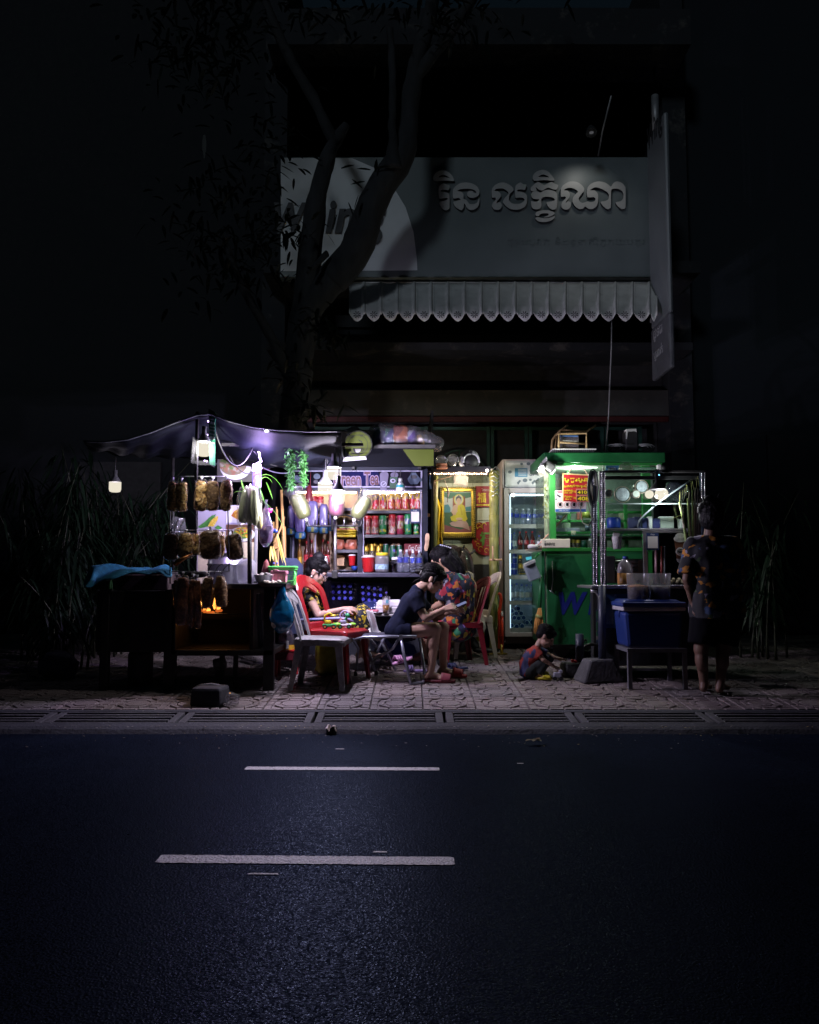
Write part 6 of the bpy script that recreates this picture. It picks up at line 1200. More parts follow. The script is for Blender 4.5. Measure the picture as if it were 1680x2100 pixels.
part('tube_lamp',emit('kiosk_tube',(.85,1,.86),5.5),lambda b:b.cyl(P(1142,957.5,YK2+.12),P(1225,957.5,YK2+.12),.012,n=8),ki)
part('underframe',black,lambda b:(b.pan(1128,1323,1330,1330,YK2+.1,.6),[b.cyl(G(x,YK2+.3)+V((0,-.03,.09)),G(x,YK2+.3)+V((0,.03,.09)),.09,n=16)for x in(1150,1300)]),ki)
bl_=M('lettering_blue',(.012,.022,.20),.45)
text('W',1146,1214,1205,1261,YK2-.004,bl_,'lettering',ki,.002,.04,.22);text('I',1206,1214,1224,1261,YK2-.004,bl_,'lettering',ki,.002,.05,.22);text('N',1229,1214,1272,1261,YK2-.004,bl_,'lettering',ki,.002,.04,.22);text('G',1278,1214,1322,1261,YK2-.004,bl_,'lettering',ki,.002,.04,.22)
# spot lamps at the left corner
t=thing('spot_lamp','pair of clip-on spot lamps at the kiosk left roof corner','lamp',P(1113,965,8.35));c=P(1112,969,8.28)
part('reflector',white,lambda b:(b.art([(1112,946),(1121,936),(1123,945),(1114,951)],8.4,.02),b.lathe([(.022,0),(.03,.04),(.036,.09)],P(1113,950,8.33),12,rot=Euler((pi-.0,.25,0)).to_matrix()),),t)
part('bulb',bulbm,lambda b:b.ell(c,(.042,.042,.044)),t);lamp('lamp_light',c,26.0,(.96,1,.90),.015,t)
part('housing',black,lambda b:(b.box(P(1126,958,8.42),(.12,.1,.10),(0,.6,0),bev=.02),b.cyl(P(1118,957,8.38),P(1140,949,8.45),.025,n=10)),t)
part('lens',emit('spot_lens',(.96,1,.92),3.5),lambda b:b.box(P(1134,967,8.40),(.07,.01,.028),(0,-.95,0),bev=.008),t)
lamp('inner_light',P(1180,968,8.78),13.0,(.88,1,.88),.03,ki)
# money change sign
YMs=8.42
ms=thing('rate_board','red money exchange board with yellow lettering hanging in the kiosk window','sign',P(1187,1030,YMs));mred=M('board_red',(.36,.012,.02),.45,var=.1);myel=M('board_yellow',(.68,.50,.02),.5,var=0)
part('board',[mred,M('board_edge',(.62,.45,.20),.5)],lambda b:(b.art([(1155,972),(1219,975),(1219,1030),(1155,1028)],YMs,.01),b.art([(1154,970.5),(1219,973.5),(1219,976),(1154,972.5)],YMs-.001,.012,mi=1),b.art([(1154,971),(1156,971),(1156,1028.5),(1154,1028)],YMs-.001,.012,mi=1)),ms)
part('string',M('string_tan',(.55,.38,.28),.7),lambda b:(b.cyl(P(1164,972,YMs),P(1178,956,YMs+.06),.005,n=5),b.cyl(P(1206,974,YMs),P(1194,956,YMs+.06),.005,n=5)),ms)
for body,bx,bo in(('ប្តូរប្រាក់',(1157,977,1217,990),.03),('យកកាត់តាមទូរស័ព្ទ',(1157,993,1213,1001),.015),('លក់ចេញ',(1157,1003,1175,1009),.01),('Sale out',(1158,1009,1174,1012),.01),('ទិញចូល',(1158,1016,1174,1021),.01),('Buy in',(1160,1022,1172,1026),.01),('1$',(1177,1006,1181,1011),.01),('1$',(1177,1019,1181,1024),.01)):
 text(body,*bx,YMs-.003,myel,'lettering',ms,.0015,bo)
part('number_slot',[M('slot_dark',(.03,.01,.01),.4),M('slot_frame',(.48,.15,.12),.4)],lambda b:(b.pan(1182,1002,1218,1029,YMs-.006,.006,mi=1),b.pan(1183.5,1005,1218,1014,YMs-.008,.004),b.pan(1183.5,1017.5,1218,1027.5,YMs-.008,.004)),ms)
text('4100',1185,1006,1210,1013,YMs-.010,myel,'number',ms,.0015,.02);text('4080',1185,1018.5,1216,1026.5,YMs-.010,myel,'number',ms,.0015,.02)
# CCTV notice
cc=thing('camera_notice','white surveillance notice with four round symbols in the kiosk window','notice',P(1170,1050,YMs+.06));YCc=YMs+.07
part('sheet',[M('notice_white',(.60,.58,.60),.5,var=.05),M('notice_red',(.55,.10,.14),.5),M('notice_blue',(.02,.10,.35),.5)],lambda b:(b.pan(1139,1006,1202,1050,YCc,.004),b.art([(1140,1007),(1154,1007),(1154,1011),(1145,1011)],YCc-.0015,mi=1),b.pan(1139.5,1044,1201.5,1049.5,YCc-.0015,.001,mi=2)),cc)
part('camera_print',ink,lambda b:(b.art([(1141,1014),(1144,1013.5),(1151,1018),(1149,1021),(1143,1017)],YCc-.0015),b.art([(1139.5,1022),(1143,1022.5),(1141,1026),(1139.5,1026)],YCc-.0015)),cc)
for k,x in enumerate((1149,1163.5,1177.5,1192)):part('symbol',[mred,M('notice_white',(.60,.58,.60)),ink],lambda b:(ringfn(b,x,1035,5.4,6.1,YCc-.0015,n=20),[b.art([(x-3,1034),(x,1031),(x+3,1033),(x+3,1037),(x-2,1038)],YCc-.0015,mi=2),b.art([(x-3,1033),(x,1036),(x+3,1033),(x+1,1038),(x-2,1037)],YCc-.0015,mi=2),b.art([(x-3,1032),(x+2,1031),(x+3,1039),(x+1,1035)],YCc-.0015,mi=2),b.art([(x-1,1031),(x+3,1031),(x+2,1039),(x-3,1036)],YCc-.0015,mi=2)][k]),cc)
text('24H CCTV',1146,1045.5,1166,1048.2,YCc-.003,white,'lettering',cc,.001)
ln=thing('name_box','long pale box with dark handwritten letters on the kiosk ledge','box',P(1141,1123,8.5));part('box',cream,lambda b:b.box(((P(1112,1114,8.4).x+P(1170,1114,8.4).x)/2,8.47,P(1140,1114.3,8.4).z),(m(58,8.4),.14,m(18,8.4)),bev=.006),ln);text('ទឹកដោះ',1117,1110,1138,1119,8.398,ink,'lettering',ln,.001,.02)
nk=thing('napkin_ledge','small wire napkin ledge with tissue on the kiosk left side','ledge',P(1096,1130,8.45));part('tray',M('tray_wood',(.30,.28,.20),.6),lambda b:b.pan(1082,1126,1112,1130,8.45,.15),nk)
part('wire_side',M('pink_wire',(.52,.26,.20),.5),lambda b:[b.cyl(P(1103+2.6*k,1124-2.2*k,8.44),P(1103+2.6*k,1126,8.44),.004,n=5)for k in range(8)]+[b.cyl(P(1100,1122,8.44),P(1125,1095,8.44),.007,n=6)],nk);part('tissue',M('tissue',(.60,.58,.58),.7,bump=.4),lambda b:pillow(b,P(1094,1121,8.43),m(22,8.4),.08,m(9,8.4),(0,0,0),4,.012),nk)
goods('plain_bottle','soap_bottle','white pump bottle on the napkin ledge','bottle',1107,1124,8.5,10,27)
for i,(x,k,w,h,lab)in enumerate(((1176,'gold_can',11,17,'left copper tin inside the kiosk behind the pale box'),(1186,'gold_can',11,17,'right copper tin inside the kiosk behind the pale box'),(1198,'green_can',14,16,'dark round tin inside the kiosk'))):goods(k,'kiosk_tin',lab,'tin',x,1124,YK2+.15,w,h,'tins on the kiosk ledge')
goods('soda_bottle','spray_bottle','clear spray bottle with white nozzle in the kiosk window','bottle',1213,1125,YK2+.08,11,30)
for i,(x0,y0,x1,y1,mt,lab)in enumerate(((1142,1083,1160,1093,M('box_slate',(.17,.17,.24),.5),'slate coloured box on the kiosk inner rail'),(1162,1083,1190,1093,M('box_slate2',(.21,.21,.29),.5),'longer slate box on the kiosk inner rail'),(1156,1073,1170,1082,M('box_sage',(.34,.40,.32),.5),'sage box on the kiosk inner rail'))):tag(MB().pan(x0,y0,x1,y1,YK2+.33,.1,bev=.004).build('small_box',mt),lab,'box')
b=MB().cyl(P(1140,1080,YK2+.3),P(1163,1054,YK2+.3),.010,n=7);tag(b.build('wood_stick',M('stick_rose',(.34,.17,.13),.6)),'slanted rosy wooden stick inside the kiosk window','stick')
b=MB().lathe([(.02,0),(.10,.02),(.11,.03)],P(1149,1057,YK2+.25),18,sq=(1,.6));tag(b.build('white_plate',white),'white plate inside the kiosk under the notice','plate')
b=MB().cyl(P(1203,1062,YK2+.4),P(1203,1050,YK2+.4),.05,n=16);tag(b.build('olive_pot',M('olive_tin',(.22,.24,.04),.4,metal=.3)),'olive green pot inside the kiosk','pot')
t=thing('ivy_string','yellowing creeper hanging down the kiosk left corner','creeper',P(1118,1060,8.5))
def ivy(b):
 rn=random.Random(4)
 for _ in range(70):b.leaf(P(1118+rn.gauss(0,2.5),rn.uniform(985,1062),8.52),V((rn.gauss(0,1),rn.gauss(0,1),rn.gauss(-.3,1))),.014,.026,droop=.2,seg=2)
part('leaf_mass',leafm('ivy_leaf',(.28,.30,.10)),ivy,t)
# on the roof
wi=M('wicker',(.30,.20,.09),.6,var=.4,scale=60,bump=.5);wig=M('wicker_grey',(.34,.33,.32),.7,var=.5,scale=80,bump=.7)
t=thing('wicker_chair','upturned cane chair with woven back lying on the kiosk roof','chair',P(1170,928,8.7));Yw=8.7
part('frame',wi,lambda b:(b.tube([P(1132,926,Yw),P(1133,903,Yw),P(1141,892,Yw),P(1165,871,Yw)],.014,8),b.tube([P(1146,925,Yw-.2),P(1146,890,Yw-.2),P(1203,888,Yw-.2),P(1203,922,Yw-.2)],.013,8),b.tube([P(1141,892,Yw),P(1150,882,Yw),P(1200,885,Yw)],.012,8),b.cyl(P(1146,907,Yw-.2),P(1201,910,Yw-.2),.011,n=7),b.cyl(P(1200,887,Yw),P(1222,872,Yw+.1),.012,n=7),b.cyl(P(1148,890,Yw-.2),P(1141,892,Yw),.012,n=7),b.cyl(P(1138,926,Yw-.05),P(1142,895,Yw),.010,n=7)),t)
part('woven_back',wig,lambda b:[b.box(P(1168,896+2.4*k,Yw-.16),(m(38,Yw),.012,m(1.9,Yw)),bev=.003)for k in range(12)],t);part('blue_edge',M('edge_blue',(.10,.20,.45),.6),lambda b:b.pan(1149,893,1186,896,Yw-.17,.012),t)
t=thing('wire_tray','shallow pale plastic tray on the kiosk roof under the cane chair','tray',P(1178,928,8.5));part('rim',white,lambda b:b.pan(1134,920,1223,922.5,8.48,.3),t);part('slat',clear('tray_plastic',(.8,.8,.82),.3,haze=.4,hcol=(.5,.5,.52)),lambda b:[b.pan(1137+4*k,922,1138.6+4*k,928,8.48,.01)for k in range(21)],t)
t=thing('table_fan','dim table fan lying on the kiosk roof','fan',P(1300,928,8.75));fgm=M('fan_grey',(.30,.30,.32),.4)
for cx in(1262,1318):part('guard',fgm,lambda b:[b.tube([P(cx+r*cos(2*pi*k/24),920+r*.28*sin(2*pi*k/24),8.7)+V((0,.1*sin(2*pi*k/24),0))for k in range(24)],.005,5,closed=True)for r in(24,17,10)],t)
part('blade',clear('fan_blade',(.6,.62,.65),.4,haze=.4,hcol=(.3,.3,.32)),lambda b:[b.leaf(P(1290,918,8.72),V((cos(a),sin(a),.1)),.12,.2,droop=.05)for a in(0.2,2.3,4.2)],t)
t=thing('black_speaker','black box with pale top standing on the kiosk roof','box',P(1295,928,8.65));part('body',black,lambda b:b.pan(1284,884,1308,928,8.6,.15,bev=.01),t);part('top',M('top_pale',(.50,.50,.50),.5),lambda b:b.art([(1285,880),(1305,879),(1306,886),(1303,884),(1288,885),(1286,900),(1284,900)],8.595,.10),t)
# broom, dustpan and hook on the kiosk side
t=thing('dustpan','grey green dustpan hanging at the kiosk left corner','dustpan',P(1090,1195,8.45));part('pan',M('dustpan_grey',(.22,.27,.30),.4,var=.15),lambda b:(b.box(P(1091,1172,8.45),(m(25,8.45),.1,m(36,8.45)),(0,-.38,0),bev=.012),),t);part('scoop',M('dustpan_lip',(.35,.38,.36),.4),lambda b:b.box(P(1086,1155,8.42),(m(24,8.45),.12,m(7,8.45)),(0,-.42,0),bev=.008),t);part('handle',gtr,lambda b:b.tube([P(1096,1145,8.45),P(1106,1135,8.45)],.012,8),t)
t=thing('broom','green handled straw broom standing at the kiosk corner','broom',P(1106,1300,8.45));part('handle',green,lambda b:b.tube([P(1110,1180,8.45),P(1107,1247,8.45)],[.016,.020],8),t)
strw=M('broom_straw',(.50,.24,.05),.7,var=.4,scale=40,stretch=(8,8,.6),bump=.6)
def strf(b):
 rn=random.Random(2)
 for _ in range(90):x=rn.gauss(0,1);b.tube([P(1107+x*.8,1246,8.45)+V((0,rn.uniform(-.015,.015),0)),P(1105+x*3.2,1275,8.45)+V((0,rn.uniform(-.03,.03),0)),P(1103+x*3,1298+rn.uniform(-3,3),8.45)+V((0,rn.uniform(-.03,.03),0))],[.005,.006,.003],4)
part('bristles',strw,strf,t);part('binding',M('binding',(.20,.20,.05),.6),lambda b:b.cyl(P(1107,1262,8.45),P(1105,1268,8.45),.042,n=12),t)
part('hook_wire',steel,lambda b:b.tube([P(1133,1150,YK2-.02),P(1134,1190,YK2-.02),P(1131,1213,YK2-.02),P(1137,1218,YK2-.02),P(1127,1210,YK2-.02)],.005,6),ki)
# ================================================================== STEEL DRINK CART (right)
YT=7.55;YTb=8.2
sc2=thing('steel_cart','steel sugarcane cart with beaded glass cabinet on top','cart',G(1330,7.9))
dsteel=M('dull_steel',(.34,.34,.37),.35,metal=.8,var=.15,scale=10);body_=M('cart_body',(.035,.037,.045),.4,metal=.3,var=.3)
beadm=M('bead_chrome',(.70,.68,.75),.25,metal=.9)
def bead(b,x0,y0,x1,y1,Y,n,r=.0095):
 for i in range(n):
  t=(i+.5)/n;c=P(x0+(x1-x0)*t,y0+(y1-y0)*t,Y);d=(P(x1,y1,Y)-P(x0,y0,Y)).normalized();b.ell(c,(r,r,r*1.5)if abs(y1-y0)>abs(x1-x0)else(r*1.5,r,r),Matrix.Rotation(.5,3,'Y'),nu=8,nv=5)
for x in(1220,1237):part('post',navy,lambda b:b.pan(x-3.6,966,x+3.6,1204,YT+(.25 if x==1220 else 0),.03),sc2)
for x,Y in((1234,YT-.012),(1240,YT-.012),(1224,YT+.238),(1218,YT+.238)):part('bead_string',beadm,lambda b:bead(b,x,968,x,1202,Y,52,.0075),sc2)
part('post',navy,lambda b:b.pan(1441,968,1447,1110,YT,.03),sc2)
for x in(1440,1446):part('bead_string',beadm,lambda b:bead(b,x,968,x,1045,YT-.01,20,.007),sc2)
part('top_rail',iron,lambda b:(b.pan(1240,964,1447,969,YT,.04,bev=.004),b.pan(1240,976,1447,983,YT+.03,.03)),sc2)
part('counter',dsteel,lambda b:b.box(((P(1212,1200,YT).x+P(1452,1200,YT).x)/2,YT+.27,P(1300,1204,YT).z),(m(242,YT),.66,m(6,YT)),bev=.008),sc2)
part('bead_string',beadm,lambda b:(bead(b,1216,1201,1290,1201,YT-.065,22,.0075),bead(b,1372,1201,1412,1201,YT-.065,12,.0075)),sc2)
gls=clear('case_glass',(.86,.92,.90),.12,.03)
part('glass',gls,lambda b:b.pan(1242,984,1440,1084,YT+.01,.004),sc2);part('glass_shelf',gls,lambda b:b.box(((P(1242,1032,YT).x+P(1440,1032,YT).x)/2,YT+.3,P(1300,1033,YT).z),(m(198,YT),.5,.006)),sc2)
part('shelf_edge',M('glass_edge',(.35,.45,.42),.2),lambda b:b.pan(1242,1032,1440,1034,YT+.005,.006),sc2)
part('shelf',dsteel,lambda b:b.box(((P(1240,1084,YT).x+P(1412,1084,YT).x)/2,YT+.28,P(1300,1086,YT).z),(m(172,YT),.55,m(4.5,YT)),bev=.003),sc2)
for q in((1322,1089,1327,1200),):part('upright',dsteel,lambda b:b.pan(*q,YT,.03),sc2)
part('bracket_bar',dsteel,lambda b:b.pan(1326,1089,1412,1092,YT,.02),sc2)
part('body',body_,lambda b:(b.box(((P(1240,1270,YT).x+P(1440,1270,YT).x)/2,YT+.3,(P(0,1208,YT).z+g(YT)+.12)/2),(m(200,YT),.56,P(0,1208,YT).z-g(YT)-.12),bev=.01),),sc2)
part('handle',steel,lambda b:b.tube([P(1212,1212,YT),P(1222,1213,YT),P(1230,1224,YT),P(1235,1245,YT),P(1235,1330,YT)],.016,10),sc2)
for x,Y in((1222,YT+.3),(1440,YT+.1)):part('leg',iron,lambda b:b.box((G(x,Y).x,Y,(g(Y)+P(0,1210,YT).z)/2),(.05,.05,P(0,1210,YT).z-g(Y))),sc2)
part('wheel',black,lambda b:b.tube([P(1215,1345,YT+.25)+V((.11*cos(2*pi*k/22),0,.11*sin(2*pi*k/22)))for k in range(22)],.016,8,closed=True),sc2)
part('side_sticker',printed('sticker_mix',[((.04,.16,.08),3),((.30,.10,.06),1),((.25,.24,.20),1),((.03,.06,.12),2)],24),lambda b:b.pan(1224,1250,1232,1318,YT-.012,.004),sc2)
# lamp in the cart
t=thing('cart_bulb','bright bulb hanging in the glass cabinet of the steel cart','bulb',P(1355,1020,YT-.07));c=P(1357,1013,YT-.07)
part('shell',bulbm,lambda b:b.ell(c,(m(13.5,YT),m(13.5,YT),m(13,YT))),t);part('socket',iron,lambda b:(b.lathe([(m(17,YT),0),(m(10,YT),.03),(m(3.2,YT),.07),(m(3,YT),.16)],P(1347,1004,YT-.07),14),),t);lamp('lamp_light',c+V((0,0,-.01)),11,(.94,.94,1),.012,t)
part('second_bulb',bulbm,lambda b:b.ell(P(1332,1014,YT-.04),(m(9,YT),m(9,YT),m(8.5,YT))),t)
# cabinet contents
fo=M('lid_foil',(.42,.42,.45),.35,metal=.5,var=.35,scale=40,bump=.5)
for i,(x,y,r,dY)in enumerate(((1277,1014,17,.18),(1316,998,14,.25),(1304,1013,8.5,.16),(1247,1012,9,.3))):
 t=thing('foil_jar',('large jar lying foil lid forward on the glass shelf','upper jar lying foil lid forward behind the small one','small jar with pale lid between the two larger foil lids','dim jar at the left behind the beaded post')[i],'jar',P(x,y+r,YT+dY),'jars lying in the glass cabinet');c=P(x,y,YT+dY);rr=m(r,YT)
 part('jar',clr,lambda b:b.cyl(c,c+V((0,.2,0)),rr,n=20),t);part('lid',fo if i!=2 else M('lid_cream',(.62,.60,.52),.5),lambda b:b.cyl(c+V((0,-.015,0)),c+V((0,.0,0)),rr*.80,n=20),t);part('ring',M('ring_copper',(.50,.36,.30),.3,metal=.7),lambda b:b.tube([c+V((rr*cos(2*pi*k/22),0,rr*sin(2*pi*k/22)))for k in range(22)],.0045,6,closed=True),t)
b=MB();pillow(b,P(1385,1010,YT+.2),m(46,YT),.2,m(40,YT),(0,.3,0),5,.03);tag(b.build('film_roll',clear('dark_film',(.55,.52,.6),.5,.08,haze=.1,hcol=(.2,.18,.25),bump=1.,bscale=30)),'crumpled shiny film right of the bulb in the cabinet','bag')
b=MB().tube([P(1420,983,YT+.05),P(1395,1000,YT+.05),P(1355,1027,YT+.04),P(1322,1056,YT+.03),P(1312,1066,YT+.03),P(1308,1082,YT+.03)],.0075,7);tag(b.build('white_cable',M('cable_white',(.60,.58,.66),.5)),'white cable running slantwise across the glass cabinet','cable')
t=thing('blue_canister','blue round canister at the left of the cabinet shelf','canister',P(1258,1084,YT+.22));part('body',bluep,lambda b:b.lathe([(.06,0),(.066,.01),(.066,.09),(.06,.10)],P(1259,1083,YT+.2),20),t)
pbx=[printed('choc_box_a',[((.03,.03,.10),4),((.30,.30,.36),1),((.10,.05,.03),1)],22),printed('choc_box_b',[((.025,.03,.14),4),((.42,.40,.42),1),((.30,.06,.05),1)],22)]
for i,(x0,y0,x1,mt,lab)in enumerate(((1291,1062,1302,pbx[0],'dark carton at the left of the box row on the cabinet shelf'),(1302,1060,1314,pbx[0],'navy carton second in the box row on the cabinet shelf'),(1318,1062,1331,pbx[1],'navy carton left of the pale carton on the cabinet shelf'),(1332,1059,1338,offw,'slim pale carton in the middle of the box row'),(1339,1063,1354,pbx[1],'navy carton with red corner left of the large pale box'),(1355,1059,1382,M('box_sage_pale',(.52,.54,.48),.55,var=.06),'large pale box at the right of the cabinet shelf'),(1396,1064,1403,offw,'small white box at the right end of the cabinet shelf'))):
 tag(MB().pan(x0,y0,x1,1083.5,YT+.12+.02*(i%3),.08,bev=.003).build('carton',mt),lab,'box')
t=thing('straw_cup','white perforated tumbler with straws under the cabinet shelf','cup',P(1266,1126,YT+.15));part('cup',M('cup_lattice',(.55,.54,.53),.5,var=.3,scale=90),lambda b:b.lathe([(m(8,YT),0),(m(10.5,YT),m(25,YT)),(m(10.8,YT),m(26,YT))],P(1266,1126,YT+.12),18),t);part('straw',M('straw_blue',(.20,.32,.55),.4),lambda b:b.cyl(P(1272,1102,YT+.12),P(1280,1090,YT+.12),.004,n=6),t);part('card',white,lambda b:b.box(P(1264,1097,YT+.12),(m(13,YT),.02,m(10,YT)),(0,.1,0)),t)
card=thing('payment_card','navy payment stand card with white panel on the steel cart','card',P(1339,1128,YT-.02))
part('card',M('card_navy',(.012,.03,.10),.5),lambda b:b.pan(1327,1093,1351,1128,YT-.02,.006),card);part('panel',offw,lambda b:b.pan(1329,1100,1349,1124,YT-.0225,.002),card);text('Pay',1335,1094.5,1343,1098.5,YT-.0225,white,'lettering',card,.001)
t=thing('milk_jug','white plastic jug half full of amber juice with blue cap','jug',P(1283,1198,YT+.1));q=P(1283,1199,YT+.1);jg=clear('jug_white',(.75,.75,.78),.25,.15,haze=.55,hcol=(.50,.48,.50))
part('body',jg,lambda b:b.lathe([(m(16,YT),m(24,YT)),(m(15.5,YT),m(34,YT)),(m(13,YT),m(44,YT)),(m(7,YT),m(50,YT)),(m(5,YT),m(53,YT))],q,18,capb=False),t);part('juice',M('juice',(.40,.20,.06),.35),lambda b:b.lathe([(m(15.5,YT),0),(m(16.2,YT),.01),(m(16.2,YT),m(24,YT))],q,18),t);part('cap',bluep,lambda b:b.cyl(P(1283,1147,YT+.1),P(1283,1141,YT+.1),m(5.5,YT),n=14),t)
b=MB().pan(1244,1140,1262,1196,YT+.2,.2,bev=.01);tag(b.build('black_case',black),'tall black case inside the steel cart behind the jug','case')
t=thing('press_machine','dark steel roller press in the shade of the steel cart','machine',P(1300,1196,YT+.4));part('body',M('press_steel',(.12,.12,.13),.3,metal=.7),lambda b:b.pan(1262,1146,1330,1196,YT+.38,.2,bev=.01),t);part('roller',steel,lambda b:[b.cyl(P(1262,y,YT+.36),P(1308,y,YT+.36),.014,n=10)for y in(1152,1160,1168)],t)
for i,(x,mt)in enumerate(((1346,M('pouch_pink',(.42,.26,.28),.4)),(1357,M('pouch_red',(.30,.06,.05),.4)),(1363,M('pouch_grey',(.25,.28,.28),.4)))):tag(MB().cyl(P(x,1196,YT+.25),P(x,1120,YT+.25),.014,n=9).build('bottle_tube',mt),('pink','red','grey')[i]+' tall slim tube of cups inside the steel cart','tube')
t=thing('cup_sign','iced coffee cup cut-out with round cafe emblem on the steel cart','sign',P(1395,1155,YT-.03));YQ=YT-.03
part('cup',[M('cup_brown',(.14,.055,.03),.4,var=.2),M('cup_foam',(.50,.52,.48),.4,var=.4,scale=20),M('cup_base',(.30,.30,.34),.4)],lambda b:(b.art([(1384,1108),(1407,1108),(1404,1146),(1389,1146)],YQ,.006),b.disc(1395,1105,13,7,YQ-.002,.004,mi=1),b.disc(1396,1099,10,6,YQ-.003,.004,mi=1),b.art([(1388,1146),(1405,1146),(1402,1152),(1396,1156),(1390,1152)],YQ-.001,.005,mi=2)),t)
part('emblem',[white,ink],lambda b:(b.disc(1395,1131,8.5,8.5,YQ-.004,n=26),ringfn(b,1395,1131,5.6,6.2,YQ-.0055,mi=1,n=20),b.art([(1391,1130),(1399,1130),(1398,1134),(1392,1134)],YQ-.0055,mi=1),b.art([(1393,1128.5),(1396,1126),(1397,1128)],YQ-.0055,mi=1)),t)
b=MB();[b.ell(P(1376+6*k+RN.uniform(-1,1),1193-4*(k%2),YT+.05),.02,nu=8,nv=6)for k in range(6)];tag(b.build('ginger_pile',M('ginger',(.36,.32,.20),.7,var=.3)),'small pile of pale roots on the steel cart counter','roots')
t=thing('sugarcane','sheaf of peeled green and violet sugarcane standing at the cart right','sugarcane',P(1420,1195,YT-.05))
for i,(xa,ya,xb,yb,c)in enumerate(((1408,1112,1393,1030,0),(1410,1115,1396,1032,1),(1414,1118,1410,1022,0),(1417,1116,1414,1010,1),(1421,1120,1420,1004,0),(1424,1118,1427,1000,1),(1427,1116,1433,1002,2),(1430,1114,1438,1006,2),(1432,1112,1442,1016,2))):
 part('cane',[M('sugar_green',(.24,.34,.10),.5,var=.3),M('sugar_pale',(.42,.38,.28),.5,var=.3),M('sugar_violet',(.16,.13,.12),.5,var=.3)][c],lambda b:b.tube([P(xa+(xa-xb)*.4,ya+70,YT-.05),P(xa,ya,YT-.06),P((xa+xb)/2+RN.uniform(-2,2),(ya+yb)/2,YT-.06),P(xb,yb,YT-.07)],[.016,.014,.011,.007],7),t)
part('leaf',leafm('cane_leaf',(.30,.32,.10)),lambda b:(b.leaf(P(1400,1056,YT-.07),V((-1,0,-.25)),.014,.13,droop=.15),b.leaf(P(1404,1060,YT-.07),V((-.8,0,-.6)),.012,.10,droop=.1),[b.leaf(P(1394+5*k,1030-4*k,YT-.07),V((RN.uniform(-.3,.2),0,1)),.012,.10,droop=-.05)for k in range(9)]),t)
t=thing('cable_coil','coil of black cables hung on the steel cart left post','cables',P(1219,1030,YT-.04))
part('cable',black,lambda b:[b.tube([P(1216+8*cos(2*pi*k/16)*(.7+.2*j),1000+(26+4*j)*sin(2*pi*k/16),YT+.19-.012*j)for k in range(16)],.007,6,closed=True)for j in range(4)],t);part('cable',black,lambda b:(b.tube([P(1192,1030,8.3),P(1190,1060,8.2),P(1197,1074,8.1),P(1208,1078,7.9),P(1217,1062,YT+.2)],.006,6),b.tube([P(1205,1030,8.2),P(1212,1055,8.0),P(1219,1070,YT+.2)],.006,6)),t);part('plug',M('plug_slate',(.05,.06,.08),.5),lambda b:b.pan(1216,995,1222,1026,YT+.16,.03,bev=.005),t)
t=thing('clear_dome','clear plastic dome lid on top of the steel cart','lid',P(1284,966,YT+.2));part('dome',clear('dome',(.8,.84,.8),.3,.08,haze=.12,hcol=(.3,.36,.28)),lambda b:b.lathe([(.075,0),(.072,.04),(.05,.075),(.01,.09)],P(1284,967,YT+.2),20),t)
t=thing('string_lights','dark string of small lights lying on the cart top rail','lights',P(1340,966,YT));part('string',black,lambda b:[b.ell(P(1330+4*k,966+2*sin(k),YT-.02),.012,nu=7,nv=5)for k in range(9)],t);part('led',emit('cyan_led',(.2,.6,1),2.5),lambda b:b.ell(P(1352,974,YT-.02),.007),t)
kp('notice',M('blue_notice',(.03,.12,.26),.5,var=.2),1243,955,1270,968,Y=YK2-.01,d=.004,bev=0);text('សេវា',1247,958,1263,965,YK2-.013,M('pale_blue_print',(.35,.45,.5),.5),'lettering',ki,.001)
kp('notice',M('green_notice',(.05,.20,.10),.5,var=.2),1300,958,1348,966,Y=YK2-.01,d=.004,bev=0);text('អ្នកជួយសម្រួល',1302,959,1346,965,YK2-.013,M('pale_green_print',(.35,.5,.4),.5),'lettering',ki,.001)
t=thing('small_camera','small white security camera at the kiosk roof right end','camera',P(1354,962,8.4));part('mount',white,lambda b:b.pan(1349,952,1357,966,8.42,.05,bev=.01),t);part('lens',black,lambda b:b.ell(P(1361,960,8.4),.028),t)
t=thing('beer_poster','blue drinks poster with cup and can on the steel cart side','poster',P(1264,1285,YT-.02));YV=YT+.003
part('sheet',M('poster_blue',(.02,.07,.20),.5,var=.25,scale=5),lambda b:b.pan(1241,1218,1290,1288,YV,.008),t);part('print',[M('poster_pale',(.20,.26,.38),.5,var=.3),M('poster_pale2',(.10,.16,.30),.5)],lambda b:(b.art([(1244,1240),(1258,1238),(1258,1280),(1244,1280)],YV-.0015,mi=0),b.art([(1263,1232),(1280,1232),(1278,1270),(1266,1270)],YV-.0015,mi=1),b.disc(1271,1231,9,4,YV-.003,mi=0)),t)
text('★',1258,1217.5,1266,1224,YV-.002,M('poster_star',(.35,.4,.5),.5),'emblem',t,.001);text('BEER',1264,1277,1290,1285,YV-.002,M('poster_star',(.35,.4,.5),.5),'lettering',t,.001,.01)
rn=random.Random(14)
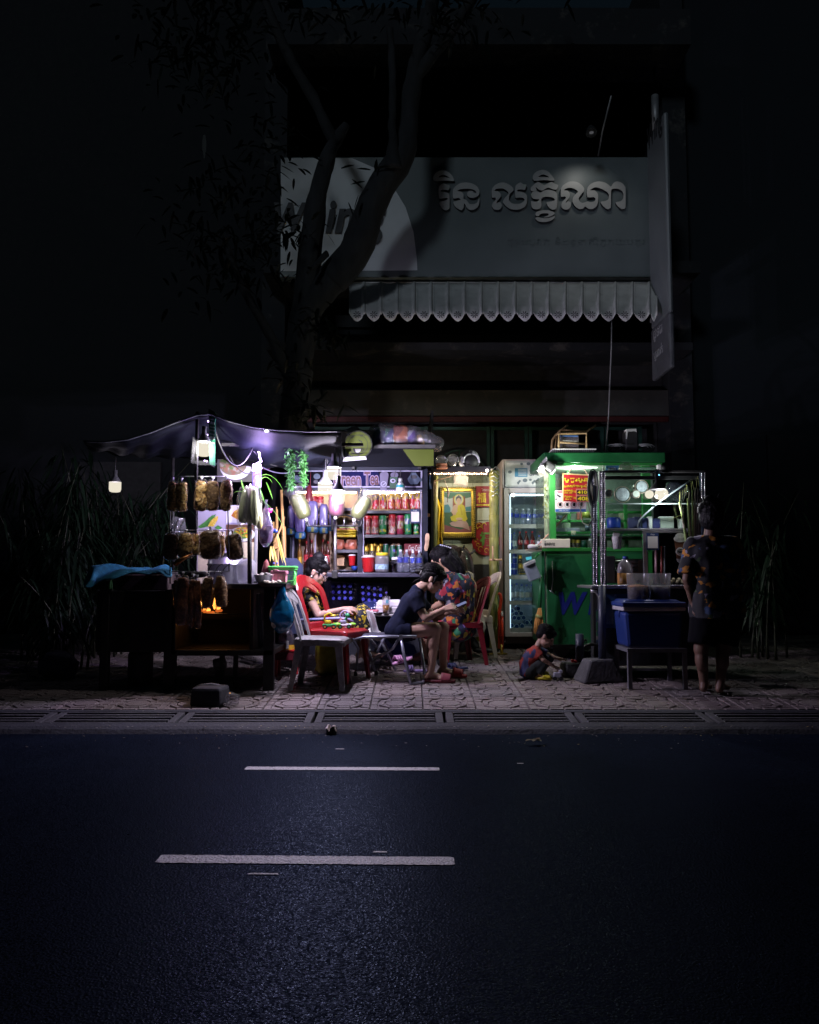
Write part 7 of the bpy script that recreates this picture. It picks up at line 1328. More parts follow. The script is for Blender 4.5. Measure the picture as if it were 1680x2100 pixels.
for i in range(13):
 x=1144+14.2*i+rn.uniform(-3,3);row=i%3;yb=(1066,1090,1103)[row];h=rn.uniform(9,17);w=rn.uniform(8,15);c=rn.choice(((.30,.26,.20),(.10,.12,.20),(.22,.06,.05),(.34,.34,.36),(.10,.16,.10)))
 t=MB().pan(x,yb-h,x+w,yb,YK2+(.46,.30,.25)[row]+.03,.08,bev=.004)if i%2 else MB().cyl(P(x+w/2,yb,YK2+(.5,.36,.3)[row]),P(x+w/2,yb-h,YK2+(.5,.36,.3)[row]),m(w/2,YK2),n=14)
 tag(t.build('small_box' if i%2 else 'small_tin',M('kiosk_item_%d'%i,c,.45,var=.3,scale=30)),'%s item from left inside the kiosk, a small %s on its %s rail'%(ORD[i],'box' if i%2 else 'tin',('upper','middle','lower')[row]),'box' if i%2 else 'tin','small goods inside the kiosk')
# concrete parasol bases
for nm,lab,x0,x1,xt0,xt1,yt,yb,Y,px_,py0 in(('concrete_base','front concrete parasol base with a black pipe',1187,1279,1208,1262,1354,1404,7.33,1235,1200),('concrete_base','rear concrete base with stub pipe beside the child',1151,1207,1155,1200,1359,1393,7.65,1189,1300)):
 t=thing(nm,lab,'base',G((x0+x1)/2,Y));xa,xb=G(x0,Y).x,G(x1,Y).x;za,zt2=g(Y),P(0,yt,Y).z;w=xb-xa
 part('block',M('block_concrete',(.075,.074,.08),.9,var=.3,scale=9,bump=.7,bscale=40),lambda b:(b.box(((xa+xb)/2,Y+w*.35,(za+zt2)/2),(w,w*.7,zt2-za),(0,0,.22 if nm else 0),bev=.02,taper=((xt1-xt0)/(x1-x0),)*2),b.wob(.006,12,x0)),t)
 part('pipe',M('pipe_navy',(.02,.025,.05),.45),lambda b:b.cyl(P(px_,yt+4,Y+w*.35),P(px_,py0,Y+w*.35),m(8.5 if py0>1250 else 8,Y),n=14),t)
 if py0>1250:part('key',iron,lambda b:(b.cyl(P(1196,1314,Y+.1),P(1202,1314,Y+.1),.008,n=6),b.tube([P(1201+3*cos(2*pi*k/12),1315+3.5*sin(2*pi*k/12),Y+.1)for k in range(12)],.005,5,closed=True)),t)
b=MB();b.ell(P(1178,1357,7.7),(.03,.02,.018));b.ell(P(1174,1354,7.7),(.015,.012,.012));tag(b.build('red_toy',redp),'tiny red toy lying on the rear concrete base','toy')
# cooler on a steel stand
t=thing('cooler_box','large blue cool box with pale rim on the steel stand','cooler',P(1340,1330,7.2));Yo=7.08;ckb=M('cooler_blue',(.016,.036,.17),.38,var=.12,scale=4);xa,xb=P(1282,1280,Yo).x,P(1404,1280,Yo).x;z0,z1=P(0,1329,Yo).z,P(0,1255,Yo).z
part('tub',ckb,lambda b:b.box(((xa+xb)/2,Yo+.21,(z0+z1)/2),(xb-xa-.05,.36,z1-z0),bev=.03,taper=(1.10,1.08)),t)
part('rim',M('cooler_rim',(.42,.40,.44),.45),lambda b:b.box(((xa+xb)/2,Yo+.21,P(0,1249,Yo).z),(xb-xa+.03,.43,m(9,Yo)),bev=.01),t)
part('lid',ckb,lambda b:(b.box(((xa+xb)/2,Yo+.21,P(0,1240,Yo).z),(xb-xa+.05,.45,m(10,Yo)),bev=.012),b.box(((xa+xb)/2-.01,Yo+.21,P(0,1233,Yo).z),(xb-xa-.01,.40,m(6,Yo)),bev=.012,taper=(.9,.88))),t)
part('handle',ckb,lambda b:b.tube([P(1280,1242,Yo+.2),P(1272,1247,Yo+.2),P(1270,1262,Yo+.2),P(1276,1268,Yo+.2)],.016,8),t);part('latch',ckb,lambda b:b.pan(1404,1240,1412,1246,Yo+.1,.1,bev=.006),t)
t=thing('steel_stand','grey square tube stand under the blue cool box','stand',G(1340,7.25));stm=M('stand_grey',(.11,.11,.13),.5,var=.2)
zt3=P(0,1330,7.05).z
part('top_frame',stm,lambda b:(b.box(((xa+xb)/2+.01,7.07,zt3-.018),(xb-xa-.0,.035,.035)),b.box(((xa+xb)/2+.01,7.49,zt3-.018),(xb-xa-.0,.035,.035)),[b.box((x,7.28,zt3-.018),(.035,.385,.035))for x in(xa+.03,xb-.01)]),t)
for x in(xa+.03,xb-.01):
 for Y in(7.07,7.49):part('leg',stm,lambda b:b.box((x,Y,(g(Y)+zt3-.037)/2),(.035,.035,zt3-.037-g(Y))),t)
part('stretcher',stm,lambda b:b.box(((xa+xb)/2,7.49,g(7.49)+.1),(xb-xa-.06,.02,.02)),t)
tubm=clear('tub_plastic',(.85,.85,.87),.22,.12,haze=.24,hcol=(.46,.45,.48))
for i,(x,mt,lab)in enumerate(((1309,M('tea_dark',(.10,.06,.05),.6,var=.5,scale=60,bump=.8),'left clear tub of dark orange topped grains on the cool box'),(1354,M('slush_grey',(.16,.15,.20),.5,var=.2),'right clear tub of pale topped drink on the cool box'))):
 t=thing('storage_tub',lab,'tub',P(x,1233,Yo+.2),'clear tubs on the cool box');q=P(x,1232,Yo+.14);rr=m(22.5,Yo)
 part('wall',tubm,lambda b:b.lathe([(rr*.93,0),(rr,m(55,Yo)),(rr*1.03,m(57,Yo))],q,24,capt=False),t);part('contents',mt,lambda b:b.lathe([(rr*.88,.005),(rr*.93,m(28,Yo))],q,24),t);part('topping',M('topping_orange',(.55,.22,.06),.6,var=.5,scale=80,bump=.8)if i==0 else M('topping_pale',(.46,.44,.40),.5),lambda b:(b.lathe([(rr*.93,m(28,Yo)),(rr*.9,m(31,Yo)),(rr*.4,m(33-5*i,Yo))],q,24),b.wob(.006,30,i)),t)
 if i==0:part('emblem',[M('emblem_violet',(.10,.07,.22),.5)],lambda b:(ringfn(b,1309,1193,2.4,3.2,Yo+.14-rr-.004,n=16),b.disc(1309,1193,1.2,1.2,Yo+.14-rr-.004,n=10)),t)
# small things on the ground at right and left
b=MB();pillow(b,P(1500,1255,7.3),m(22,7.3),.1,m(44,7.3),(0,.3,0),2,.03);tag(b.build('dark_blue_bag',M('bag_deep_blue',(.02,.06,.12),.5,var=.4)),'dim blue and grey bag hanging right of the standing customer','bag')
t=thing('parasol_base','black box shaped concrete parasol base standing on the kerb edge','base',P(430,1452,6.45));part('block',M('base_black',(.02,.02,.026),.8,var=.3,bump=.5),lambda b:b.box((P(428,1430,6.5).x,6.56,.084+m(19,6.5)),(m(66,6.5),.26,m(38,6.5)),(0,0,-.12),bev=.025,taper=(.92,.9)),t);part('rim',M('rim_grey',(.15,.15,.17),.6),lambda b:b.tube([P(x,y,6.62)for x,y in((398,1414),(412,1407),(436,1405),(455,1409),(466,1422),(468,1438))],.018,8),t)
b=MB();pillow(b,P(478,1435,6.5),m(26,6.5),.1,m(28,6.5),(0,.3,0),7,.02);tag(b.build('clear_rubbish_bag',clear('rubbish_film',(.75,.75,.78),.5,.1,haze=.06,bump=1.,bscale=30)),'small clear plastic bag beside the black parasol base','bag')
b=MB();b.grid(lambda u,v:P(669+22*u,1500,5.83)+V((0,.05-.1*v,.02+.02*sin(u*7)*sin(v*6)+.01*sin(11*u))),10,8,th=.002);b.wob(.012,30,3);tag(b.build('litter_wrapper',M('wrapper',(.50,.40,.36),.4,var=.6,scale=30)),'crumpled pale wrapper lying at the road edge','litter')
b=MB();[b.leaf(P(1095+RN.uniform(-6,6),1518,5.45)+V((0,RN.uniform(-.02,.02),.006)),V((RN.gauss(0,1),RN.gauss(0,1),.25)),.03,.05,droop=.3)for _ in range(7)];tag(b.build('dry_leaf',leafm('brown_leaf',(.16,.10,.05))),'small clump of dry brown leaves lying on the road','leaves')
b=MB();rn=random.Random(21)
for _ in range(420):
 x=rn.uniform(-2.6,3.0);y=rn.choice((rn.gauss(5.82,.05),rn.uniform(5.3,6.3),rn.uniform(6.4,8.5)));z=.004 if y<5.8 else(.04+.0 if y<5.96 else(zg(y)if y<6.33 else g(y)))+.003
 s=rn.uniform(.003,.011);b.leaf((x,y,z),V((rn.gauss(0,1),rn.gauss(0,1),.15)),s,s*rn.uniform(1.2,2.4),droop=.1,seg=2)
tag(b.build('grit',printed('grit_mix',[((.30,.28,.25),3),((.38,.30,.10),1),((.12,.10,.08),2)],3),base=False),kind='stuff',label='specks of grit and tiny leaves along the kerb and pavement')
b=MB();pillow(b,G(125,7.6)+V((0,0,.12)),.32,.2,.24,(0,.3,0),3,.04);tag(b.build('violet_bag',M('bag_dim_violet',(.07,.065,.11),.6)),'dim crumpled violet bag on the ground at the far left','bag')
# ================================================================== CHAIRS, TABLE, BENCH
def ribbon(b,pts,w,th,nrm,mi=0):
 pts=[V(p)for p in pts];K=len(pts);ws=w if isinstance(w,(list,tuple))else[w]*K;vs=[]
 for i,p in enumerate(pts):
  d=(pts[min(i+1,K-1)]-pts[max(i-1,0)]).normalized();n=nrm(p)if callable(nrm)else V(nrm);n=(n-d*n.dot(d)).normalized();a=d.cross(n)*ws[i]/2;c=n*th/2
  vs+=[p-a-c,p+a-c,p+a*.7+c,p-a*.7+c]
 b.add(vs,[(i*4+j,i*4+(j+1)%4,i*4+4+(j+1)%4,i*4+4+j)for i in range(K-1)for j in range(4)]+[(3,2,1,0),tuple((K-1)*4+j for j in range(4))],mi,False)
def backpt(y,t,H=.46):return V((-.19-.15*t**1.15+.05*(y/.2)**2,y,.42+H*t))
def chair(lab,loc,rz,mt,style,sc_=1.,grp='plastic chairs on the pavement'):
 r=thing('plastic_chair',lab,'chair',loc,grp,rz);OFF[r]=V();r.scale=(sc_,)*3
 def seat(b):
  def fn(u,v):
   x=-.20+.43*u;y=(-.5+v)*(.43-.05*(1-u));e=max(0,abs(2*u-1)-.80)/.2;f=max(0,abs(2*v-1)-.82)/.18
   return V((x,y,.435-.012*sin(pi*u)*sin(pi*v)-.030*(e**2 if u>.5 else 0)-.035*f**2))
  b.grid(fn,22,20,th=-.010)
 part('seat',mt,seat,r)
 def apron(b):
  for sy in(-1,1):b.sweep([(-.20,sy*.197,.402),(.0,sy*.207,.408),(.215,sy*.205,.396)],.006,[.06,.05,.06],(0,1,0))
  b.sweep([(.226,-.20,.396),(.232,0,.404),(.226,.20,.396)],.006,[.055,.04,.055],(1,0,0));b.sweep([(-.20,-.19,.40),(-.21,0,.40),(-.20,.19,.40)],.006,.055,(1,0,0))
 part('apron',mt,apron,r)
 for sx in(-1,1):
  for sy in(-1,1):
   x0,x1=(.20,.235)if sx>0 else(-.185,-.245);y0,y1=sy*.19,sy*.215
   def leg(b):
    for(wx,wy,ox,oy)in((.055,.008,-sx*.022,0),(.008,.05,0,-sy*.020)):
     vs=[]
     for z,x,y,k in((.41,x0,y0,1.15),(.2,(x0+x1)/2,(y0+y1)/2,.95),(0,x1,y1,.75)):
      cx,cy_=x+ox*k,y+oy*k;vs+=[(cx-wx*k/2,cy_-wy/2,z),(cx+wx*k/2,cy_-wy/2,z),(cx+wx*k/2,cy_+wy/2,z),(cx-wx*k/2,cy_+wy/2,z)]if wx>wy else[(cx-wx/2,cy_-wy*k/2,z),(cx+wx/2,cy_-wy*k/2,z),(cx+wx/2,cy_+wy*k/2,z),(cx-wx/2,cy_+wy*k/2,z)]
     b.add(vs,[(i*4+j,i*4+4+j,i*4+4+(j+1)%4,i*4+(j+1)%4)for i in range(2)for j in range(4)]+[(0,1,2,3),(11,10,9,8)])
   part('leg',mt,leg,r)
 nrm=lambda p:V((1,-p.y*.5,.28)).normalized()
 def fr(b):
  pts=[backpt(-.195,t)for t in(0,.25,.5,.68)]+[backpt(-.195*cos(a),.70+.30*sin(a))for a in[pi*k/14 for k in range(1,14)]]+[backpt(.195,t)for t in(.68,.5,.25,0)]
  ribbon(b,pts,[.075 if style=='open' else .05]*len(pts),.014,nrm)
 part('back_frame',mt,fr,r)
 if style=='slots':
  for y in(-.115,-.04,.04,.115):part('slat',mt,lambda b:ribbon(b,[backpt(y*(1-.15*(1-t)),t)for t in[k/8*(.98-abs(y)*1.1)for k in range(9)]],.044,.010,nrm),r)
  part('top_band',mt,lambda b:ribbon(b,[backpt(-.17+.34*k/10,.87-.8*(abs(-.17+.34*k/10)/.4)**2)for k in range(11)],.10,.010,nrm),r)
 else:
  part('top_band',mt,lambda b:ribbon(b,[backpt(-.14+.28*k/10,.90-1.1*(abs(-.14+.28*k/10)/.4)**2)for k in range(11)],.07,.010,nrm),r)
  part('lower_band',mt,lambda b:ribbon(b,[backpt(-.17+.34*k/8,.08)for k in range(9)],.09,.010,nrm),r)
  if style=='fan':
   for y in(-.08,0,.08):part('slat',mt,lambda b:ribbon(b,[backpt(y*(.55+.45*t),.05+.85*t)for t in[k/6 for k in range(7)]],.03,.010,nrm),r)
 return r
greyc=M('grey_chair_plastic',(.22,.215,.225),.5,var=.3,scale=14,dirt=((.16,.15,.14),22,.52),bump=.25)
redc2=M('red_chair_plastic',(.25,.006,.011),.30,var=.12,scale=6);redd=M('old_red_plastic',(.15,.008,.016),.4,var=.2);whc=M('cream_chair_plastic',(.55,.48,.42),.42,var=.12,dirt=((.35,.30,.26),12,.58))
chair('scuffed grey plastic chair, nearest the kerb with its back to the cart',G(660,7.14),-.07,greyc,'slots',1.0)
chair('bright red plastic chair with open back holding two toy cars',G(688,7.52),-.42,redc2,'open',1.06)
chair('dark red plastic chair under the woman in the patterned dress',G(939,8.45),pi+.35,redd,'fan',1.0)
chair('cream plastic chair under the person in pale trousers',G(962,8.95),pi+.25,whc,'open',1.02)
# toys on the red chair
zs_=g(7.52)+.435*1.06+.012
def toycar(lab,px,Y,c1,c2,c3,exc):
 q=P(px,1300,Y);q.z=zs_+.02;t=thing('toy_car',lab,'toy',q);m1,m2,m3=[M('toy_%s'%n,c,.4)for n,c in(c1,c2,c3)]
 part('body',m1,lambda b:b.box(q+V((0,0,.012)),(.13,.06,.03),bev=.01),t);part('cab',m2,lambda b:b.box(q+V((-.015,0,.042)),(.06,.05,.035),bev=.012),t)
 for x in(-.04,.04):part('wheel',black,lambda b:b.cyl(q+V((x,-.036,0)),q+V((x,.036,0)),.021,n=12),t);part('hub',m3,lambda b:b.cyl(q+V((x,-.039,0)),q+V((x,-.036,0)),.010,n=10),t)
 part('attachment',m3 if not exc else m2,lambda b:((b.tube([q+V((-.05,0,.05)),q+V((-.045,0,.10)),q+V((.0,0,.125)),q+V((.025,0,.105))],.010,7),b.ell(q+V((.03,0,.10)),(.03,.018,.012)))if exc else(b.tube([q+V((.0,0,.05)),q+V((.02,0,.09))],.012,7),b.ell(q+V((.025,0,.10)),(.022,.022,.022)))),t)
 part('bumper',M('toy_lime',(.22,.60,.04),.4),lambda b:b.ell(q+V((.07,0,.02)),(.035,.025,.018)),t)
toycar('yellow and green toy digger on the red chair seat',676,7.42,('green',(.03,.28,.08)),('yellow',(.62,.48,.02)),('orange',(.60,.22,.05)),True)
toycar('white and green toy car with round head on the red chair seat',707,7.44,('white',(.55,.55,.60)),('grey',(.30,.30,.42)),('teal',(.03,.32,.12)),False)
# bag, swatter, folding table and what is on it
b=MB();pillow(b,G(680,7.85)+V((0,0,.24)),.30,.24,.50,(0,.06,0),3,.03);tag(b.build('olive_bag',M('olive_bag',(.28,.30,.02),.55,var=.3,bump=.3)),'olive yellow cloth bag standing under the red and grey chairs','bag')
fsteel=M('frame_tube',(.28,.29,.36),.35,metal=.6,var=.15);Yt_=8.2
ftb=thing('folding_table','low folding table with grey top between the seated women','table',G(790,Yt_));ztb=P(780,1258,8.05).z
part('top',M('table_top',(.42,.40,.42),.4,var=.1),lambda b:b.box((P(780,1258,Yt_).x,Yt_+.02,ztb-.012),(m(118,Yt_),.52,.022),bev=.006),ftb)
for xa,xb,Y in((755,812,7.96),(812,755,7.96),(755,812,8.45),(812,755,8.45)):part('leg',fsteel,lambda b:b.tube([P(xa,1262,Y),G(xb,Y)+V((0,0,.01))],.013,8),ftb)
part('stretcher',fsteel,lambda b:b.cyl(V((P(784,1300,8.0).x,7.96,(ztb+g(8))/2)),V((P(784,1300,8.0).x,8.45,(ztb+g(8))/2)),.010,n=8),ftb)
foam=M('foam_white',(.66,.62,.68),.7,var=.05)
t=thing('foam_box','white foam takeaway box lying open lid on the folding table','box',P(795,1256,8.1));c=P(796,1250,8.1)
part('tray',foam,lambda b:b.box((c.x,8.1,ztb+.035),(.22,.20,.065),bev=.012,taper=(1.14,1.14)),t);part('lid',foam,lambda b:b.box((c.x+.01,8.12,ztb+.10),(.26,.22,.055),(.05,-.03,0),bev=.012,taper=(.86,.86)),t)
t=thing('plate','pale plate with pink sausage slices on the folding table','plate',P(762,1256,8.0));part('dish',foam,lambda b:b.lathe([(.05,0),(.10,.012),(.105,.016),(.09,.01)],V((P(764,1256,8.0).x,8.0,ztb)),20,capt=False),t);part('food',M('sausage',(.42,.10,.14),.5),lambda b:[b.ell(V((P(756+5*k,1250,8.0).x,7.98,ztb+.03)),(.03,.018,.012))for k in range(4)],t)
t=thing('tea_cup','clear plastic cup of amber tea with blue print on the table','cup',V((P(792,1256,7.98).x,7.98,ztb)));q=V((P(792,1256,7.98).x,7.97,ztb))
part('wall',clear('cup_clear',(.9,.9,.92),.3,.05,haze=.06),lambda b:b.lathe([(.032,0),(.036,.08),(.040,.165),(.043,.168)],q,18,capt=False),t);part('tea',M('tea_amber',(.40,.17,.03),.2),lambda b:b.lathe([(.030,.004),(.034,.085)],q,18),t);part('print',M('print_teal',(.10,.30,.38),.5),lambda b:b.box(q+V((.012,-.040,.12)),(.028,.003,.035)),t)
goods('soda_bottle','violet_cap_bottle','clear bottle with violet cap behind the foam box on the table','bottle',791,1252,8.3,11,38)
b=MB();pillow(b,V((P(806,1250,8.15).x,8.2,ztb+.04)),.10,.1,.08,(0,.2,0),5,.015);tag(b.build('tissue_pile',M('tissue',(.60,.58,.58),.7,bump=.4)),'crumpled tissues at the right of the foam box','tissue')
t=thing('chopsticks','pair of pale sticks leaning on the foam box','sticks',P(775,1252,8.0));[part('stick',foam,lambda b:b.cyl(P(772,1236+4*k,8.0),P(787,1246+3*k,8.0),.005,n=6),t)for k in range(2)]
# folding recliner behind the red chair, bench under the girl
rec=thing('recliner','metal tube recliner behind the red chair under the woman with glasses','chair',G(690,7.95))
part('armrest',M('arm_blue',(.22,.23,.42),.4),lambda b:b.tube([P(616,1272,7.72),P(660,1270,7.72),P(700,1268,7.72),P(716,1270,7.72),P(724,1276,7.72)],.015,8),rec)
part('frame',fsteel,lambda b:(b.tube([P(604,1215,7.9),P(640,1300,7.9),P(760,1310,7.9),P(775,1330,7.9)],.014,8),b.tube([P(604,1215,8.3),P(640,1300,8.3),P(760,1310,8.3)],.014,8),b.tube([P(700,1270,7.74),P(735,1330,7.74),G(730,7.74)],.012,8),b.tube([P(740,1308,7.78),P(756,1340,7.76),G(772,7.76)+V((0,0,.01))],.012,8)),rec)
part('seat_cloth',M('recliner_cloth',(.10,.10,.16),.8,bump=.2),lambda b:(b.box((P(695,1303,8.1).x,8.1,P(695,1303,8.1).z),(m(110,8.1),.42,.025),(0,.05,0),bev=.008),b.box((P(622,1260,8.1).x,8.1,P(622,1260,8.1).z),(.025,.42,m(80,8.1)),(0,-.4,0),bev=.008)),rec)
for x,Y in((772,7.76),(730,7.74)):part('rubber_foot',black,lambda b:b.cyl(G(x,Y),G(x,Y)+V((0,0,.045)),.018,n=8),rec)
bn=thing('folding_bench','folding steel tube bench with dark seat under the girl in navy','bench',G(810,7.5));zbn=P(800,1306,7.3).z
for Y in(7.3,7.72):
 part('rail',fsteel,lambda b:b.tube([P(728,1312,Y+.02),P(745,1307,Y),P(790,1306,Y),P(855,1305,Y)],.013,8),bn)
part('leg_loop',fsteel,lambda b:b.tube([P(822,1307,7.3),P(829,1345,7.26),P(836,1375,7.24),G(842,7.24)+V((0,0,.016)),G(866,7.3)+V((0,0,.016)),G(871,7.5)+V((0,0,.016)),P(869,1360,7.6),P(860,1307,7.7)],.014,8),bn)
part('leg_loop',fsteel,lambda b:b.tube([P(818,1310,7.3),P(806,1330,7.35),P(790,1340,7.4),P(775,1345,7.6),P(765,1358,7.66),P(760,1345,7.7),P(750,1308,7.72)],.013,8),bn)
part('bracket',steel,lambda b:b.box(P(822,1308,7.29),(.03,.02,.05)),bn)
part('seat',M('bench_cloth',(.03,.03,.05),.8),lambda b:b.box((P(800,1306,7.5).x,7.51,zbn+.004),(m(108,7.5),.38,.022),bev=.006),bn)
t=thing('fly_swatter','lilac electric racket leaning on the recliner armrest','racket',P(700,1272,7.7));rk=M('racket_lilac',(.42,.36,.58),.4)
part('head',rk,lambda b:(b.tube([P(706+8*cos(2*pi*k/20)+2*sin(2*pi*k/20),1261-8*sin(2*pi*k/20),7.66)for k in range(20)],.009,6,closed=True),[b.cyl(P(700+3*k,1255,7.66),P(699+3*k,1268,7.66),.003,n=4)for k in range(5)]),t);part('grip',M('grip_rust',(.30,.10,.08),.5),lambda b:b.tube([P(702,1268,7.66),P(695,1276,7.66),P(691,1284,7.66)],[.010,.012,.010],8),t)
b=MB();b.grid(lambda u,v:P(750+16*u+14*v,1252+56*v,7.7+.04*sin(5*u)),10,14,th=.004);b.wob(.015,12,2);tag(b.build('hung_towel',printed('towel_print',[((.45,.44,.46),4),((.16,.05,.09),1),((.30,.40,.12),1)],9)),'pale printed cloth hanging from the table edge over her knee','cloth')
b=MB();pillow(b,P(768,1302,7.8),m(34,7.8),.12,m(20,7.8),(0,.3,0),3,.02);tag(b.build('shopping_bag',printed('bag_print',[((.50,.50,.46),4),((.22,.34,.08),1),((.40,.12,.10),1)],12)),'white printed plastic bag on the bench end','bag')
for i,(px,Y,c,rz,lab)in enumerate(((826,8.0,(.52,.26,.46),.5,'raised pink slipper under the bench on a bare foot'),(852,7.85,(.34,.24,.58),.1,'violet ribbed slipper lying under the bench'),(938,8.0,(.05,.06,.16),.4,'small dark blue slipper on the pavement by the red chair'))):
 q=G(px,Y)+V((0,0,.09 if i==0 else .015));t=thing('slipper',lab,'slipper',q);mt=M('slipper_%d'%i,c,.5);part('sole',mt,lambda b:(b.lathe([(.95,0),(1,.3),(.95,1)],V(),16),[b.v.__setitem__(k,q+Euler((0,-.25 if i==0 else 0,rz)).to_matrix()@V((p.x*.12,p.y*.042,p.z*.022)))for k,p in enumerate(b.v)]),t)
 part('strap',mt,lambda b:[b.tube([q+Euler((0,0,rz)).to_matrix()@V((x,.045*cos(a),.02+.04*sin(a)))for a in[pi*k/8 for k in range(9)]],.010,6)for x in(-.03,-.055,-.08)],t)
b=MB();b.tube([G(905,8.3)+V((0,0,.03)),G(918,8.2)+V((0,0,.05)),G(930,8.25)+V((0,0,.02))],[.05,.045,.012],8);b.wob(.012,14);tag(b.build('dark_bag',black),'black cloth bag on the pavement behind the red slides','bag')
# ================================================================== PEOPLE
def skinm(n,c):return M(n,c,.5,var=.10,scale=22,sub=.08,spec=.4,bump=.05,bscale=120)
skA=skinm('skin_fair',(.46,.29,.23));skB=skinm('skin_warm',(.40,.245,.185));skC=skinm('skin_tan',(.42,.25,.17));skD=skinm('skin_deep',(.15,.085,.06))
hairm=M('hair_black',(.005,.0045,.006),.5,spec=.16,var=.4,scale=40,stretch=(1,1,.3),bump=.5,bscale=130);hairb=M('hair_brown',(.035,.018,.012),.5,spec=.3,var=.4,bump=.5,bscale=120)
eyem=M('eye_dark',(.02,.015,.015),.2);lipm=M('lip',(.34,.11,.10),.45);browm=M('brow',(.02,.014,.012),.8);redn=M('nail_skin',(.5,.3,.25),.4)
def headmat(c,face,up):
 f=V(face).normalized();u=(V(up)-f*V(up).dot(f)).normalized();r=f.cross(u);return c,Matrix((r,f,u)).transposed()
def head_prims(b,c,Rm,s):
 def E(p,r):b.ell(c+Rm@(V(p)*s),V(r)*s,Rm,18,12)
 def C(a,d,ra,rb):b.cap(c+Rm@(V(a)*s),c+Rm@(V(d)*s),ra*s,rb*s,10)
 E((0,-.012,.028),(.076,.096,.088));E((0,.030,-.028),(.062,.064,.082));E((0,.050,-.086),(.032,.034,.026));E((0,.024,-.07),(.052,.05,.035))
 for x in(-1,1):E((x*.036,.058,-.030),(.026,.026,.028));E((x*.077,-.006,-.012),(.010,.020,.032));E((x*.080,-.010,.004),(.010,.018,.016))
 C((0,.088,.012),(0,.106,-.028),.010,.0145);E((-.013,.096,-.032),(.011,.012,.009));E((.013,.096,-.032),(.011,.012,.009));C((-.040,.080,.022),(.040,.080,.022),.014,.014)
 C((-.018,.088,-.058),(.018,.088,-.058),.0085,.0085);C((-.015,.085,-.068),(.015,.085,-.068),.0095,.0095)
def hand(b,w,d,up,s=1.,curl=.5,thumb=1,spread=.021):
 """palm and five fingers; up is the back of the hand"""
 d=V(d).normalized();up=(V(up)-d*V(up).dot(d)).normalized();sd=d.cross(up);w=V(w)
 for k in(-1,0,1):b.cap(w+sd*k*.014*s,w+d*.078*s+sd*k*.026*s,.020*s,.0155*s,8,3)
 for k,L_ in enumerate((.064,.078,.084,.074)):
  o=(k-1.5)*-spread*thumb*s;p=w+d*.078*s+sd*o*1.25;dd=(d+sd*o/s*1.6).normalized()
  for j,fr_ in enumerate((.44,.32,.24)):
   a=curl*(.55+.5*j);q_=(dd*cos(a)-up*sin(a)).normalized();e=p+q_*L_*fr_*s;b.cap(p,e,(.0098-.0009*j)*s,(.0090-.0009*j)*s,8,3);p=e
 p=w+d*.022*s-sd*thumb*-.022*s;dd=(d*.75+sd*thumb*.75-up*.35).normalized();e=p+dd*.045*s;b.cap(p,e,.013*s,.0115*s,8,3);e2=e+(d*.8+sd*thumb*.25-up*.55*curl).normalized()*.034*s;b.cap(e,e2,.0110*s,.009*s,8,3)
def torso(b,J,s=1.,k=0.,upto=1.):
 lat=(J['shR']-J['shL']).normalized();ch,wa,pe=J['chest'],J['waist'],J['pelv'];ne=J['neck']
 W_=J.get('w',1.)*s
 def pair(c,off,r):b.cap(c-lat*off*W_,c+lat*off*W_,(r+k)*1.,(r+k)*1.,14,5)
 rs={'c':.098*s,'w':.088*s,'p':.102*s}
 pair(ch,.070,rs['c']);pair(wa,.048,rs['w']);pair(pe,.070,rs['p'])
 for sg in(-1,1):
  b.cap(ch+lat*sg*.070*W_,wa+lat*sg*.048*W_,rs['c']+k,rs['w']+k,14);b.cap(wa+lat*sg*.048*W_,pe+lat*sg*.070*W_,rs['w']+k,rs['p']+k,14)
  sh=J['shR']if sg>0 else J['shL'];b.cap(sh,ch.lerp(ne,.55),.050*s+k,.062*s+k,12);b.cap(sh,ch+lat*sg*.06*W_,.050*s+k,.07*s+k,12)
